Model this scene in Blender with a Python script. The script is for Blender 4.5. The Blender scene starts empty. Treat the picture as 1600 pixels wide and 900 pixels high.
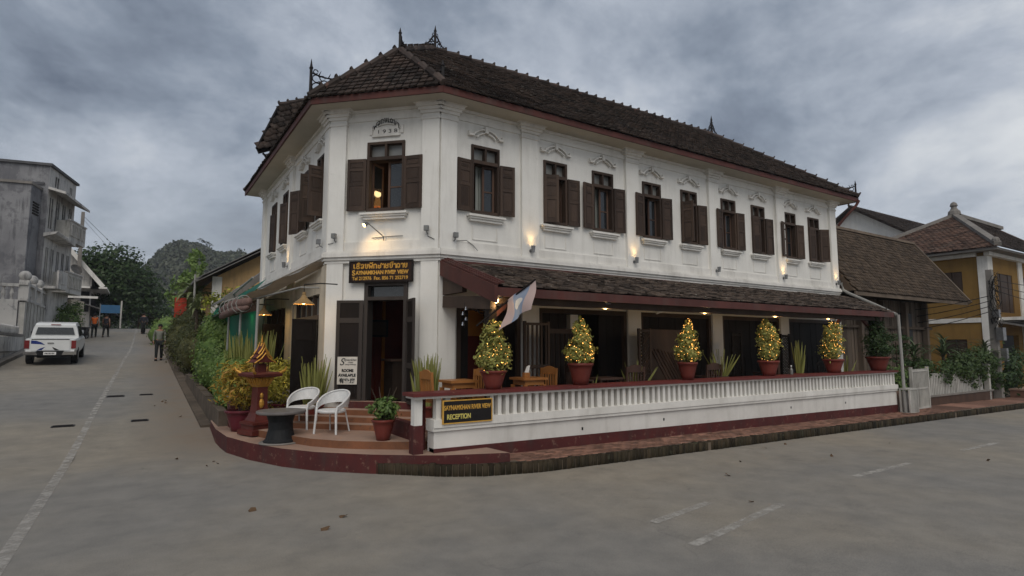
import bpy, bmesh, math, random
import numpy as np
from mathutils import Vector, Matrix, Euler
random.seed(7); np.random.seed(7)
S = bpy.context.scene
COL = S.collection
R = math.radians
PI = math.pi
# ------------------------------------------------------------------ camera, sky, sun, exposure
cam_d = bpy.data.cameras.new("camera"); cam = bpy.data.objects.new("camera", cam_d); COL.objects.link(cam)
cam.location = (-4.87, -10.17, 1.9)
cam.rotation_euler = (R(90 + 5.73), 0, R(-33.0))
cam_d.sensor_width = 36; cam_d.lens = 36 * 897 / 1600.
cam_d.clip_start = 0.1; cam_d.clip_end = 3000
S.camera = cam
S.view_settings.view_transform = 'Standard'; S.view_settings.look = 'None'
S.view_settings.exposure = 0.38; S.view_settings.gamma = 1
S.view_settings.use_curve_mapping = False
SUN_EL, SUN_AZ = 49., 207.        # compass-like azimuth of the sun, measured from +Y towards +X
w = bpy.data.worlds.new("World"); S.world = w; w.use_nodes = True
nt = w.node_tree; nt.nodes.clear()
def nd(nt, t, **k):
    n = nt.nodes.new(t)
    for a, b in k.items(): setattr(n, a, b)
    return n
out = nd(nt, 'ShaderNodeOutputWorld')
sky = nd(nt, 'ShaderNodeTexSky'); sky.sky_type = 'NISHITA'; sky.sun_disc = False
sky.sun_elevation = R(SUN_EL); sky.sun_rotation = R(SUN_AZ); sky.air_density = 1.2; sky.dust_density = 2.5
bg1 = nd(nt, 'ShaderNodeBackground'); bg1.inputs[1].default_value = 0.06
nt.links.new(sky.outputs[0], bg1.inputs[0])
tc = nd(nt, 'ShaderNodeTexCoord')
sep = nd(nt, 'ShaderNodeSeparateXYZ'); nt.links.new(tc.outputs['Generated'], sep.inputs[0])
def mth(nt, op, a, b=None, clamp=False):
    n = nd(nt, 'ShaderNodeMath', operation=op); n.use_clamp = clamp
    for i, v in enumerate((a, b)):
        if v is None: continue
        if isinstance(v, (int, float)): n.inputs[i].default_value = v
        else: nt.links.new(v, n.inputs[i])
    return n.outputs[0]
zz = mth(nt, 'MAXIMUM', sep.outputs[2], 0.0)
den = mth(nt, 'ADD', zz, 0.30)
cmb = nd(nt, 'ShaderNodeCombineXYZ')
nt.links.new(mth(nt, 'DIVIDE', sep.outputs[0], den), cmb.inputs[0])
nt.links.new(mth(nt, 'DIVIDE', sep.outputs[1], den), cmb.inputs[1])
def noise(nt, vec, scale, detail=6, rough=.55, dist=0.0):
    n = nd(nt, 'ShaderNodeTexNoise'); n.inputs['Scale'].default_value = scale
    n.inputs['Detail'].default_value = detail; n.inputs['Roughness'].default_value = rough
    n.inputs['Distortion'].default_value = dist
    nt.links.new(vec, n.inputs['Vector']); return n.outputs[0]
def ramp(nt, fac, stops, interp='LINEAR'):
    n = nd(nt, 'ShaderNodeValToRGB'); n.color_ramp.interpolation = interp
    e = n.color_ramp.elements
    while len(e) < len(stops): e.new(0.5)
    for i, (p, c) in enumerate(stops):
        e[i].position = p; e[i].color = (*c, 1) if len(c) == 3 else c
    nt.links.new(fac, n.inputs[0]); return n.outputs[0]
off = nd(nt, 'ShaderNodeVectorMath', operation='ADD'); nt.links.new(cmb.outputs[0], off.inputs[0]); off.inputs[1].default_value = (9.4, 8.1, 0.7)
nA = noise(nt, off.outputs[0], 0.85, 9, .60, .35)
nB = noise(nt, off.outputs[0], 2.6, 8, .62, .25)
mixn = mth(nt, 'ADD', mth(nt, 'MULTIPLY', nA, 0.72), mth(nt, 'SUBTRACT', mth(nt, 'MULTIPLY', nB, 0.28), mth(nt, 'SUBTRACT', mth(nt, 'MULTIPLY', zz, 0.19), 0.022)))
ccol = ramp(nt, mixn, [(0.325, (.085, .105, .145)), (0.415, (.20, .235, .29)), (0.49, (.345, .38, .44)), (0.59, (.58, .60, .62))])
bg2 = nd(nt, 'ShaderNodeBackground'); bg2.inputs[1].default_value = 1.0
# pale band of thinner cloud low over the horizon
hz = ramp(nt, sep.outputs[2], [(0.0, (1, 1, 1)), (0.34, (0, 0, 0))])
mixc = nd(nt, 'ShaderNodeMixRGB'); nt.links.new(mth(nt, 'MULTIPLY', hz, 0.55), mixc.inputs[0])
nt.links.new(ccol, mixc.inputs[1]); mixc.inputs[2].default_value = (.47, .50, .535, 1)
nt.links.new(mixc.outputs[0], bg2.inputs[0])
ms = nd(nt, 'ShaderNodeMixShader')
nt.links.new(ramp(nt, mixn, [(0.30, (.9, .9, .9)), (0.70, (.97, .97, .97))]), ms.inputs[0])
nt.links.new(bg1.outputs[0], ms.inputs[1]); nt.links.new(bg2.outputs[0], ms.inputs[2])
nt.links.new(ms.outputs[0], out.inputs[0])
sd = bpy.data.lights.new("sun", 'SUN'); sun = bpy.data.objects.new("sun", sd); COL.objects.link(sun)
sd.energy = 1.5; sd.angle = R(50); sd.color = (1, .945, .87)
a, e = R(SUN_AZ), R(SUN_EL)
dirv = Vector((math.sin(a) * math.cos(e), math.cos(a) * math.cos(e), math.sin(e)))
sun.rotation_euler = dirv.to_track_quat('Z', 'Y').to_euler()

# ------------------------------------------------------------------ materials
def mat(name, c1, c2=None, scale=3.0, rough=.8, bump=.15, bscale=None, streak=0.0, streak_c=(.08, .075, .065), island=0.0, spec=.18,
        metal=0.0, spots=None, stretch=(1, 1, 1), coord='pos', trans=0.0):
    m = bpy.data.materials.new(name); m.use_nodes = True
    t = m.node_tree; b = t.nodes['Principled BSDF']
    b.inputs['Roughness'].default_value = rough; b.inputs['Metallic'].default_value = metal
    b.inputs['Specular IOR Level'].default_value = spec
    c2 = c2 or tuple(x * .8 for x in c1)
    if coord == 'pos': vec = nd(t, 'ShaderNodeNewGeometry').outputs['Position']
    else: vec = nd(t, 'ShaderNodeTexCoord').outputs['Object']
    mp = nd(t, 'ShaderNodeVectorMath', operation='MULTIPLY'); t.links.new(vec, mp.inputs[0]); mp.inputs[1].default_value = stretch
    n1 = noise(t, mp.outputs[0], scale, 8, .6)
    col = ramp(t, n1, [(.32, c1), (.68, c2)])
    def mix(f, a_, b_, typ='MIX'):
        x = nd(t, 'ShaderNodeMixRGB', blend_type=typ)
        for i, v in enumerate((f, a_, b_)):
            if isinstance(v, (int, float)): x.inputs[i].default_value = v
            elif isinstance(v, tuple): x.inputs[i].default_value = (*v, 1)
            else: t.links.new(v, x.inputs[i])
        return x.outputs[0]
    if island:
        g = nd(t, 'ShaderNodeNewGeometry'); oi = nd(t, 'ShaderNodeObjectInfo')
        rr = mth(t, 'FRACT', mth(t, 'ADD', g.outputs['Random Per Island'], oi.outputs['Random']))
        lo = max(0, 1 - island)
        col = mix(1.0, col, ramp(t, rr, [(0, (lo,) * 3), (.5, (1,) * 3), (1, (1 + island * .8,) * 3)]), 'MULTIPLY')
    if streak:
        sm = nd(t, 'ShaderNodeVectorMath', operation='MULTIPLY'); t.links.new(vec, sm.inputs[0]); sm.inputs[1].default_value = (2.2, 2.2, .22)
        n2 = noise(t, sm.outputs[0], 2.0, 8, .65)
        n3 = noise(t, vec, .9, 5, .6)
        f = ramp(t, mth(t, 'MULTIPLY', n2, mth(t, 'ADD', n3, .5)), [(.50, (0, 0, 0)), (.74, (1, 1, 1))])
        col = mix(mth(t, 'MULTIPLY', f, streak), col, streak_c)
    if spots:
        n4 = noise(t, vec, spots[0], 4, .7)
        f = ramp(t, n4, [(spots[1], (0, 0, 0)), (spots[1] + .06, (1, 1, 1))])
        col = mix(mth(t, 'MULTIPLY', f, spots[3]), col, spots[2])
    t.links.new(col, b.inputs['Base Color'])
    if bump:
        bn = nd(t, 'ShaderNodeBump'); bn.inputs['Strength'].default_value = bump; bn.inputs['Distance'].default_value = .02
        t.links.new(noise(t, mp.outputs[0], bscale or scale * 8, 6, .6), bn.inputs['Height'])
        t.links.new(bn.outputs[0], b.inputs['Normal'])
    if trans:
        tr = nd(t, 'ShaderNodeBsdfTranslucent'); mxs = nd(t, 'ShaderNodeMixShader'); mxs.inputs[0].default_value = trans
        t.links.new(col, tr.inputs[0]); t.links.new(b.outputs[0], mxs.inputs[1]); t.links.new(tr.outputs[0], mxs.inputs[2])
        t.links.new(mxs.outputs[0], t.nodes['Material Output'].inputs[0])
    return m
def emit(name, c, s):
    m = bpy.data.materials.new(name); m.use_nodes = True
    b = m.node_tree.nodes['Principled BSDF']; b.inputs['Base Color'].default_value = (*c, 1)
    b.inputs['Emission Color'].default_value = (*c, 1); b.inputs['Emission Strength'].default_value = s
    return m
def leafmat(name, cs, trans=.25, ns=2.2):
    m = bpy.data.materials.new(name); m.use_nodes = True
    t = m.node_tree; b = t.nodes['Principled BSDF']; b.inputs['Roughness'].default_value = .5
    b.inputs['Specular IOR Level'].default_value = .3
    g = nd(t, 'ShaderNodeNewGeometry')
    n = noise(t, g.outputs['Position'], ns, 3, .5)
    f = mth(t, 'ADD', mth(t, 'MULTIPLY', g.outputs['Random Per Island'], .75 if ns > 1 else .35), mth(t, 'MULTIPLY', n, .3 if ns > 1 else .75))
    k = len(cs)
    col = ramp(t, f, [(i / max(1, k - 1), c) for i, c in enumerate(cs)])
    t.links.new(col, b.inputs['Base Color'])
    tr = nd(t, 'ShaderNodeBsdfTranslucent'); mxs = nd(t, 'ShaderNodeMixShader'); mxs.inputs[0].default_value = trans
    t.links.new(col, tr.inputs[0]); t.links.new(b.outputs[0], mxs.inputs[1]); t.links.new(tr.outputs[0], mxs.inputs[2])
    t.links.new(mxs.outputs[0], t.nodes['Material Output'].inputs[0])
    return m
M = {}
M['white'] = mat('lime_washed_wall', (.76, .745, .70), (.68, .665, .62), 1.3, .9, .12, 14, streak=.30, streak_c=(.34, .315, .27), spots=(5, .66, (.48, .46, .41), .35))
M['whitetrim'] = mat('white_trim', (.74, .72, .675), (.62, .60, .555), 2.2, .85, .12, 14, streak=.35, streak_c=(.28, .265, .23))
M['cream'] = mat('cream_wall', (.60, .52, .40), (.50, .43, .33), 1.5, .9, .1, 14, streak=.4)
M['lowwall'] = mat('low_white_wall', (.70, .68, .64), (.56, .54, .50), 1.1, .9, .12, 12, streak=.30, streak_c=(.30, .28, .24), spots=(9, .68, (.35, .32, .28), .5))
M['soffit'] = mat('soffit_paint', (.48, .445, .375), (.40, .37, .31), 1.2, .9, .05, streak=0)
M['redbase'] = mat('dark_red_paint', (0.097, 0.024, 0.022), (0.061, 0.019, 0.019), 2.5, .75, .15, streak=.6, streak_c=(.06, .045, .04), spots=(9, .60, (.20, .12, .09), .55))
M['redtrim'] = mat('red_brown_paint', (0.106, 0.038, 0.031), (0.068, 0.027, 0.023), 2.0, .6, .1, streak=.35)
M['redcap'] = mat('red_coping_paint', (.15, .032, .028), (.10, .026, .024), 2.0, .55, .1, spots=(7, .62, (.32, .16, .11), .5))
M['wood'] = mat('dark_stained_wood', (0.069, 0.046, 0.033), (0.040, 0.027, 0.021), 2.5, .6, .25, 30, stretch=(1, 1, .25), island=.35)
M['wooddark'] = mat('blackened_wood', (0.013, 0.009, 0.007), (0.007, 0.005, 0.005), 2.5, .65, .2, 30, stretch=(1, 1, .25), island=.3)
M['doorgrey'] = mat('grey_brown_door_wood', (0.053, 0.044, 0.039), (0.034, 0.029, 0.026), 2.5, .6, .2, 30, stretch=(1, 1, .25))
M['brownboard'] = mat('plain_brown_wood', (.10, .06, .042), (.06, .036, .027), 2.5, .7, .25, 30, stretch=(1, 1, .25), island=.3)
M['tile'] = mat('aged_roof_tile', (0.048, 0.033, 0.026), (0.022, 0.018, 0.016), 1.6, .85, .3, 30, island=.55, spots=(7, .61, (.15, .14, .12), .55))
M['tile_l'] = mat('dusty_roof_tile', (0.104, 0.077, 0.059), (0.052, 0.041, 0.035), 2.5, .85, .3, 30, island=.6, spots=(6, .62, (.27, .25, .21), .75))
M['cap'] = mat('dark_cap_tile', (0.064, 0.048, 0.041), (0.036, 0.029, 0.026), 3, .8, .3, 30, island=.5, spots=(7, .60, (.17, .085, .065), .5))
M['iron'] = mat('black_painted_iron', (.018, .014, .014), (.011, .010, .010), 3, .55, .1)
M['glass'] = mat('window_glass', (.022, .025, .026), (.014, .016, .018), 2, .08, 0, spec=.7)
M['frost'] = mat('frosted_pane', (.20, .20, .185), (.13, .13, .12), 3, .35, 0, spec=.6)
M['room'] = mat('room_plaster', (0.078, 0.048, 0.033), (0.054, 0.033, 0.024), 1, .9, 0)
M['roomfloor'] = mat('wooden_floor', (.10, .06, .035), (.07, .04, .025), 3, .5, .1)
M['orange'] = mat('orange_plaster', (.50, .20, .035), (.40, .15, .03), 1.5, .8, .05)
M['roomred'] = mat('red_plaster', (.17, .03, .02), (.11, .022, .018), 1.5, .8, .05)
M['asphalt'] = None
M['conc'] = mat('weathered_concrete', (.24, .22, .20), (.16, .15, .135), 1.6, .9, .25, 20, streak=.3, spots=(5, .62, (.09, .08, .07), .5))
M['terr'] = mat('worn_red_floor_cement', (0.362, 0.250, 0.190), (0.259, 0.170, 0.128), 1.4, .75, .15, 20, spots=(3.2, .58, (.36, .225, .165), .55))
M['terr_r'] = mat('orange_step_riser', (0.240, 0.100, 0.050), (0.139, 0.065, 0.037), 3, .8, .25, 20, spots=(7, .6, (.10, .06, .045), .7))
M['paver'] = mat('red_paver_brick', (.25, .135, .095), (.17, .095, .07), 3, .85, .3, 30, island=.45, spots=(4, .62, (.10, .075, .06), .5))
M['kerb'] = mat('mossy_kerb_brick', (0.046, 0.033, 0.020), (0.023, 0.020, 0.012), 3, .9, .4, 30, island=.5, spots=(4, .6, (.055, .055, .035), .7))
M['undergrowth'] = mat('dark_forest_floor', (.030, .040, .020), (.018, .026, .013), .2, .95, .3, 2)
M['mossy'] = mat('dirt_stained_concrete', (.125, .098, .075), (.065, .052, .040), 1.8, .95, .35, 16, spots=(5, .6, (.05, .055, .03), .6))
M['dirt'] = mat('dry_dirt', (.17, .135, .10), (.11, .085, .065), 1.0, .95, .4, 9)
M['pot'] = mat('glazed_red_pot', (.17, .040, .030), (.115, .028, .024), 4, .35, .08, coord='obj', island=.2)
M['potm'] = mat('glazed_maroon_pot', (.13, .022, .032), (.085, .017, .024), 4, .3, .08, coord='obj')
M['potd'] = mat('dark_clay_pot', (.05, .03, .026), (.03, .02, .018), 4, .6, .1, coord='obj')
M['soil'] = mat('potting_soil', (.035, .025, .018), (.02, .015, .011), 9, .95, .5)
M['chairw'] = mat('white_woven_plastic', (.66, .66, .65), (.56, .56, .55), 9, .45, .2, 60, coord='obj')
M['tblack'] = mat('black_rubber_drum', (.020, .021, .022), (.013, .014, .015), 6, .6, .3, 20)
M['tgrey'] = mat('grey_table_top', (.17, .155, .15), (.12, .11, .105), 5, .4, .05)
M['teak'] = mat('varnished_orange_wood', (.36, .155, .045), (.27, .11, .032), 4, .4, .1, coord='obj', stretch=(1, 6, 1))
M['paper'] = mat('white_paper', (.75, .75, .73), (.7, .7, .68), 4, .8, 0)
M['gold'] = mat('gold_paint', (.50, .27, .05), (.36, .18, .035), 8, .4, .1, metal=.35)
M['gold_t'] = mat('yellow_lettering_paint', (.62, .36, .07), (.50, .27, .05), 14, .5, 0)
M['yel_t'] = mat('pale_yellow_lettering', (.62, .54, .15), (.52, .44, .12), 14, .5, 0)
M['ink'] = mat('black_lettering_paint', (.02, .02, .022), (.016, .016, .018), 9, .6, 0)
M['signb'] = mat('black_sign_board', (.018, .016, .016), (.012, .011, .011), 5, .45, .05)
M['signbrown'] = mat('dark_brown_sign_board', (.030, .016, .012), (.018, .011, .010), 5, .5, .15, stretch=(.3, .3, 4))
M['signw'] = mat('white_sign_board', (.62, .59, .53), (.54, .51, .45), 4, .6, .02)
M['shrine'] = mat('shrine_red_lacquer', (.115, .026, .020), (.07, .018, .015), 5, .45, .1)
M['bark'] = mat('bark', (.075, .055, .040), (.045, .034, .026), 6, .9, .5, 25)
M['lamp'] = emit('warm_lamp_glow', (1.0, .62, .22), 26)
M['bulb'] = emit('warm_bulb_glow', (1.0, .55, .16), 9)
M['dimlamp'] = emit('dim_shade_glow', (1.0, .45, .12), 1.2)
M['fairy'] = emit('fairy_light_glow', (1.0, .46, .10), 3.6)
M['metal'] = mat('dull_steel', (.26, .26, .26), (.18, .18, .18), 6, .4, .05, metal=.7)
M['pipe'] = mat('grey_white_pipe', (0.312, 0.306, 0.288), (0.252, 0.246, 0.228), 3, .6, .03)
M['wire'] = mat('black_cable', (.012, .012, .012), (.010, .010, .010), 3, .6, 0)
M['awning'] = mat('beige_canvas', (.34, .265, .185), (.25, .195, .14), 1.5, .9, .15, 8, trans=.25, streak=.3)
M['tarp'] = mat('green_tarpaulin', (.012, .20, .125), (.008, .135, .09), 1.2, .5, .2, 6, trans=.30)
M['ywall'] = mat('ochre_wall', (0.237, 0.141, 0.040), (0.196, 0.112, 0.035), 1.2, .9, .1, 12, streak=.5, streak_c=(.12, .08, .03))
M['pwall'] = mat('pale_yellow_wall', (.55, .36, .17), (.46, .30, .14), 1.2, .9, .08, 12, streak=.35)
M['stain'] = mat('stained_white_concrete', (0.532, 0.517, 0.484), (0.417, 0.405, 0.388), .7, .9, .15, 8, streak=.8, streak_c=(.085, .085, .09), spots=(1.2, .60, (.17, .17, .175), .6))
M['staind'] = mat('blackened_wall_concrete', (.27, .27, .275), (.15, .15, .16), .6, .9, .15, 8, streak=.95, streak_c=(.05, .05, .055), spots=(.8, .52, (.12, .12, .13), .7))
M['graywood'] = mat('weathered_grey_plank', (.155, .120, .090), (.085, .066, .052), 2.0, .9, .35, 25, stretch=(1, 1, .2), island=.45)
M['brtile'] = mat('flat_brown_roof_tile', (0.090, 0.065, 0.045), (0.059, 0.043, 0.031), 1.4, .9, .3, 30, island=.4)
M['rdtile'] = mat('faded_red_roof_tile', (0.131, 0.077, 0.056), (0.074, 0.050, 0.041), 1.0, .9, .3, 30, island=.5, spots=(2.0, .56, (.13, .10, .08), .7))
M['corr'] = mat('grey_roof_sheet', (.20, .195, .19), (.13, .125, .12), 1.5, .7, .1, 10, streak=.4)
M['fencew'] = mat('grimy_white_fence', (.50, .48, .44), (.34, .33, .30), 2, .85, .2, streak=.6)
M['carw'] = mat('white_car_paint', (.70, .71, .70), (.66, .67, .66), 2, .25, 0, spec=.6, coord='obj')
M['tyre'] = mat('tyre_rubber', (.018, .018, .018), (.013, .013, .013), 8, .85, .1)
M['black'] = mat('black_plastic', (.016, .016, .017), (.012, .012, .013), 5, .5, .02)
M['tail'] = mat('tail_light_red', (0.192, 0.009, 0.009), (0.132, 0.006, 0.007), 5, .2, 0, spec=.7)
M['chrome'] = mat('chrome', (.62, .62, .62), (.55, .55, .55), 5, .15, 0, metal=1)
M['blue'] = mat('blue_decal', (.025, .045, .20), (.02, .035, .16), 5, .35, 0)
M['skin'] = mat('skin', (.30, .165, .11), (.26, .14, .09), 5, .6, 0)
M['hair'] = mat('black_hair', (.014, .011, .010), (.010, .009, .008), 9, .6, .1)
M['shirtg'] = mat('grey_green_shirt', (.19, .195, .165), (.15, .155, .13), 5, .9, .1)
M['shirto'] = mat('orange_shirt', (.75, .16, .035), (.62, .13, .03), 5, .9, .05)
M['shirtb'] = mat('dark_shirt', (.04, .04, .05), (.03, .03, .038), 5, .9, .05)
M['pants'] = mat('dark_trousers', (.022, .024, .024), (.015, .017, .017), 5, .9, .1)
M['banner'] = mat('blue_banner', (.05, .14, .26), (.04, .11, .21), 2, .8, .02)
M['lantern'] = mat('red_lantern_cloth', (.42, .045, .025), (.32, .035, .02), 4, .7, .05)
M['dryleaf'] = mat('dry_leaf', (.14, .085, .045), (.08, .05, .03), 9, .8, .1)
M['curtain'] = mat('pale_curtain', (.34, .36, .33), (.25, .27, .25), 3, .9, .05, stretch=(6, 6, .2))
L = {}
L['fig'] = leafmat('clipped_shrub_leaves', [(0.137, 0.169, 0.046), (0.247, 0.273, 0.072), (0.364, 0.351, 0.098), (0.442, 0.377, 0.117)])  # leaf colour lightened and yellowed to carry the glow of the fairy lights
L['hedge'] = leafmat('hedge_leaves', [(.055, .11, .026), (.11, .18, .042), (.20, .25, .065)])
L['hedgel'] = leafmat('bright_hedge_leaves', [(.095, .165, .042), (.155, .24, .06), (.22, .30, .09)])
L['croton'] = leafmat('croton_leaves', [(0.169, 0.182, 0.033), (0.364, 0.286, 0.046), (0.494, 0.364, 0.058), (0.390, 0.195, 0.033), (0.221, 0.260, 0.052)])
L['ybush'] = leafmat('golden_bush_leaves', [(0.195, 0.208, 0.033), (0.390, 0.338, 0.052), (0.500, 0.429, 0.065)])
L['sword'] = leafmat('snake_plant_leaf', [(.10, .12, .03), (.20, .21, .06), (.32, .31, .10)], .1)
L['swordx'] = leafmat('unused_leaf', [(0.125, 0.150, 0.056), (0.213, 0.213, 0.088), (0.288, 0.269, 0.119)], .1)
L['dark'] = leafmat('dark_tree_leaves', [(0.020, 0.041, 0.014), (0.036, 0.069, 0.021), (0.062, 0.103, 0.030)])
L['mid'] = leafmat('mid_green_leaves', [(0.058, 0.111, 0.029), (0.111, 0.182, 0.047), (0.182, 0.247, 0.072)])
L['olive'] = leafmat('olive_shrub_leaves', [(.035, .042, .014), (.065, .075, .024), (.11, .105, .035)])
L['mid2'] = leafmat('dark_vine_leaves', [(.025, .05, .014), (.05, .085, .024), (.085, .12, .035)])  # plain dark green of the vines on the picket fence
L['hill'] = leafmat('hill_forest_leaves', [(.014, .022, .012), (.032, .044, .022), (.060, .070, .036), (.085, .085, .05)], .1, .13)
L['yellow'] = leafmat('yellow_flower_leaves', [(0.104, 0.169, 0.033), (0.260, 0.286, 0.046), (0.500, 0.500, 0.052)])
L['drac'] = leafmat('striped_strap_leaf', [(0.066, 0.102, 0.036), (0.132, 0.162, 0.066), (0.204, 0.216, 0.108)], .1)
L['yucca'] = leafmat('yucca_leaf', [(0.036, 0.062, 0.029), (0.066, 0.096, 0.043), (0.102, 0.132, 0.066)], .1)

def asphalt():
    m = bpy.data.materials.new('dusty_asphalt'); m.use_nodes = True
    t = m.node_tree; b = t.nodes['Principled BSDF']; b.inputs['Roughness'].default_value = .78; b.inputs['Specular IOR Level'].default_value = .4
    g = nd(t, 'ShaderNodeNewGeometry'); p = g.outputs['Position']
    n1 = noise(t, p, .16, 7, .55); n2 = noise(t, p, 2.3, 8, .65); n3 = noise(t, p, 85, 4, .8)
    base = ramp(t, n1, [(.28, (.188, .184, .176)), (.45, (.216, .206, .188)), (.58, (.250, .227, .190)), (.72, (.282, .248, .196))])
    def mix(f, a_, b_, typ='MIX'):
        x = nd(t, 'ShaderNodeMixRGB', blend_type=typ)
        for i, v in enumerate((f, a_, b_)):
            if isinstance(v, (int, float)): x.inputs[i].default_value = v
            elif isinstance(v, tuple): x.inputs[i].default_value = (*v, 1)
            else: t.links.new(v, x.inputs[i])
        return x.outputs[0]
    col = mix(.55, base, ramp(t, n2, [(.3, (.62, .62, .62)), (.7, (1.22, 1.2, 1.16))]), 'MULTIPLY')
    col = mix(.62, col, ramp(t, n3, [(.32, (.50, .50, .50)), (.5, (1, 1, 1)), (.72, (1.45, 1.42, 1.36))]), 'MULTIPLY')
    # worn pale aggregate specks
    vo = nd(t, 'ShaderNodeTexVoronoi'); vo.inputs['Scale'].default_value = 24; t.links.new(p, vo.inputs['Vector'])
    sp = ramp(t, vo.outputs['Distance'], [(.05, (1, 1, 1)), (.13, (0, 0, 0))])
    wn = nd(t, 'ShaderNodeTexWhiteNoise'); t.links.new(vo.outputs['Position'], wn.inputs['Vector'])
    spm = mth(t, 'MULTIPLY', sp, mth(t, 'GREATER_THAN', wn.outputs[0], .86))
    col = mix(mth(t, 'MULTIPLY', spm, .5), col, (.38, .36, .33))
    # cracks
    v2 = nd(t, 'ShaderNodeTexVoronoi'); v2.feature = 'DISTANCE_TO_EDGE'; v2.inputs['Scale'].default_value = .42
    wv = nd(t, 'ShaderNodeVectorMath', operation='ADD'); t.links.new(p, wv.inputs[0])
    nn = nd(t, 'ShaderNodeTexNoise'); nn.inputs['Scale'].default_value = 1.4; nn.inputs['Detail'].default_value = 6; t.links.new(p, nn.inputs['Vector'])
    t.links.new(nn.outputs['Color'], wv.inputs[1]); t.links.new(wv.outputs[0], v2.inputs['Vector'])
    cr = ramp(t, v2.outputs['Distance'], [(.0, (1, 1, 1)), (.008, (0, 0, 0))])
    crm = mth(t, 'MULTIPLY', cr, ramp(t, noise(t, p, .55, 3, .5), [(.50, (0, 0, 0)), (.60, (1, 1, 1))]))
    col = mix(mth(t, 'MULTIPLY', crm, .22), col, (.055, .050, .045))
    # loose dirt gathered along the hedge side of the left street and in patches
    sx = nd(t, 'ShaderNodeSeparateXYZ'); t.links.new(p, sx.inputs[0])
    ed = mth(t, 'MULTIPLY', ramp(t, mth(t, 'MULTIPLY', mth(t, 'ADD', sx.outputs[0], 6.0), .3), [(.30, (0, 0, 0)), (.62, (1, 1, 1))]),
             ramp(t, mth(t, 'MULTIPLY', sx.outputs[1], .2), [(.05, (0, 0, 0)), (.6, (1, 1, 1))]))
    dm = mth(t, 'MULTIPLY', ed, ramp(t, n2, [(.30, (.35, .35, .35)), (.6, (1, 1, 1))]))
    col = mix(mth(t, 'MULTIPLY', dm, .85), col, (.19, .145, .105))
    st = ramp(t, noise(t, p, .8, 8, .72), [(.60, (0, 0, 0)), (.72, (1, 1, 1))])
    col = mix(mth(t, 'MULTIPLY', st, .35), col, (.085, .080, .075))
    t.links.new(col, b.inputs['Base Color'])
    bn = nd(t, 'ShaderNodeBump'); bn.inputs['Strength'].default_value = .35; bn.inputs['Distance'].default_value = .01
    t.links.new(noise(t, p, 60, 5, .7), bn.inputs['Height']); t.links.new(bn.outputs[0], b.inputs['Normal'])
    return m
M['asphalt'] = asphalt()
def worn(name, c, cover, scale=5):
    m = mat(name, c, tuple(x * .85 for x in c), 3, .8, .1)
    t = m.node_tree; tr = nd(t, 'ShaderNodeBsdfTransparent'); mx = nd(t, 'ShaderNodeMixShader')
    g = nd(t, 'ShaderNodeNewGeometry')
    f = ramp(t, noise(t, g.outputs['Position'], scale, 9, .72), [(cover - .10, (0, 0, 0)), (cover + .16, (.8, .8, .8))])
    t.links.new(f, mx.inputs[0]); t.links.new(tr.outputs[0], mx.inputs[1]); t.links.new(t.nodes['Principled BSDF'].outputs[0], mx.inputs[2])
    t.links.new(mx.outputs[0], t.nodes['Material Output'].inputs[0]); return m
M['line'] = worn('worn_road_paint', (.44, .42, .385), .43)
M['line2'] = worn('faint_road_paint', (.47, .45, .41), .44)

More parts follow.
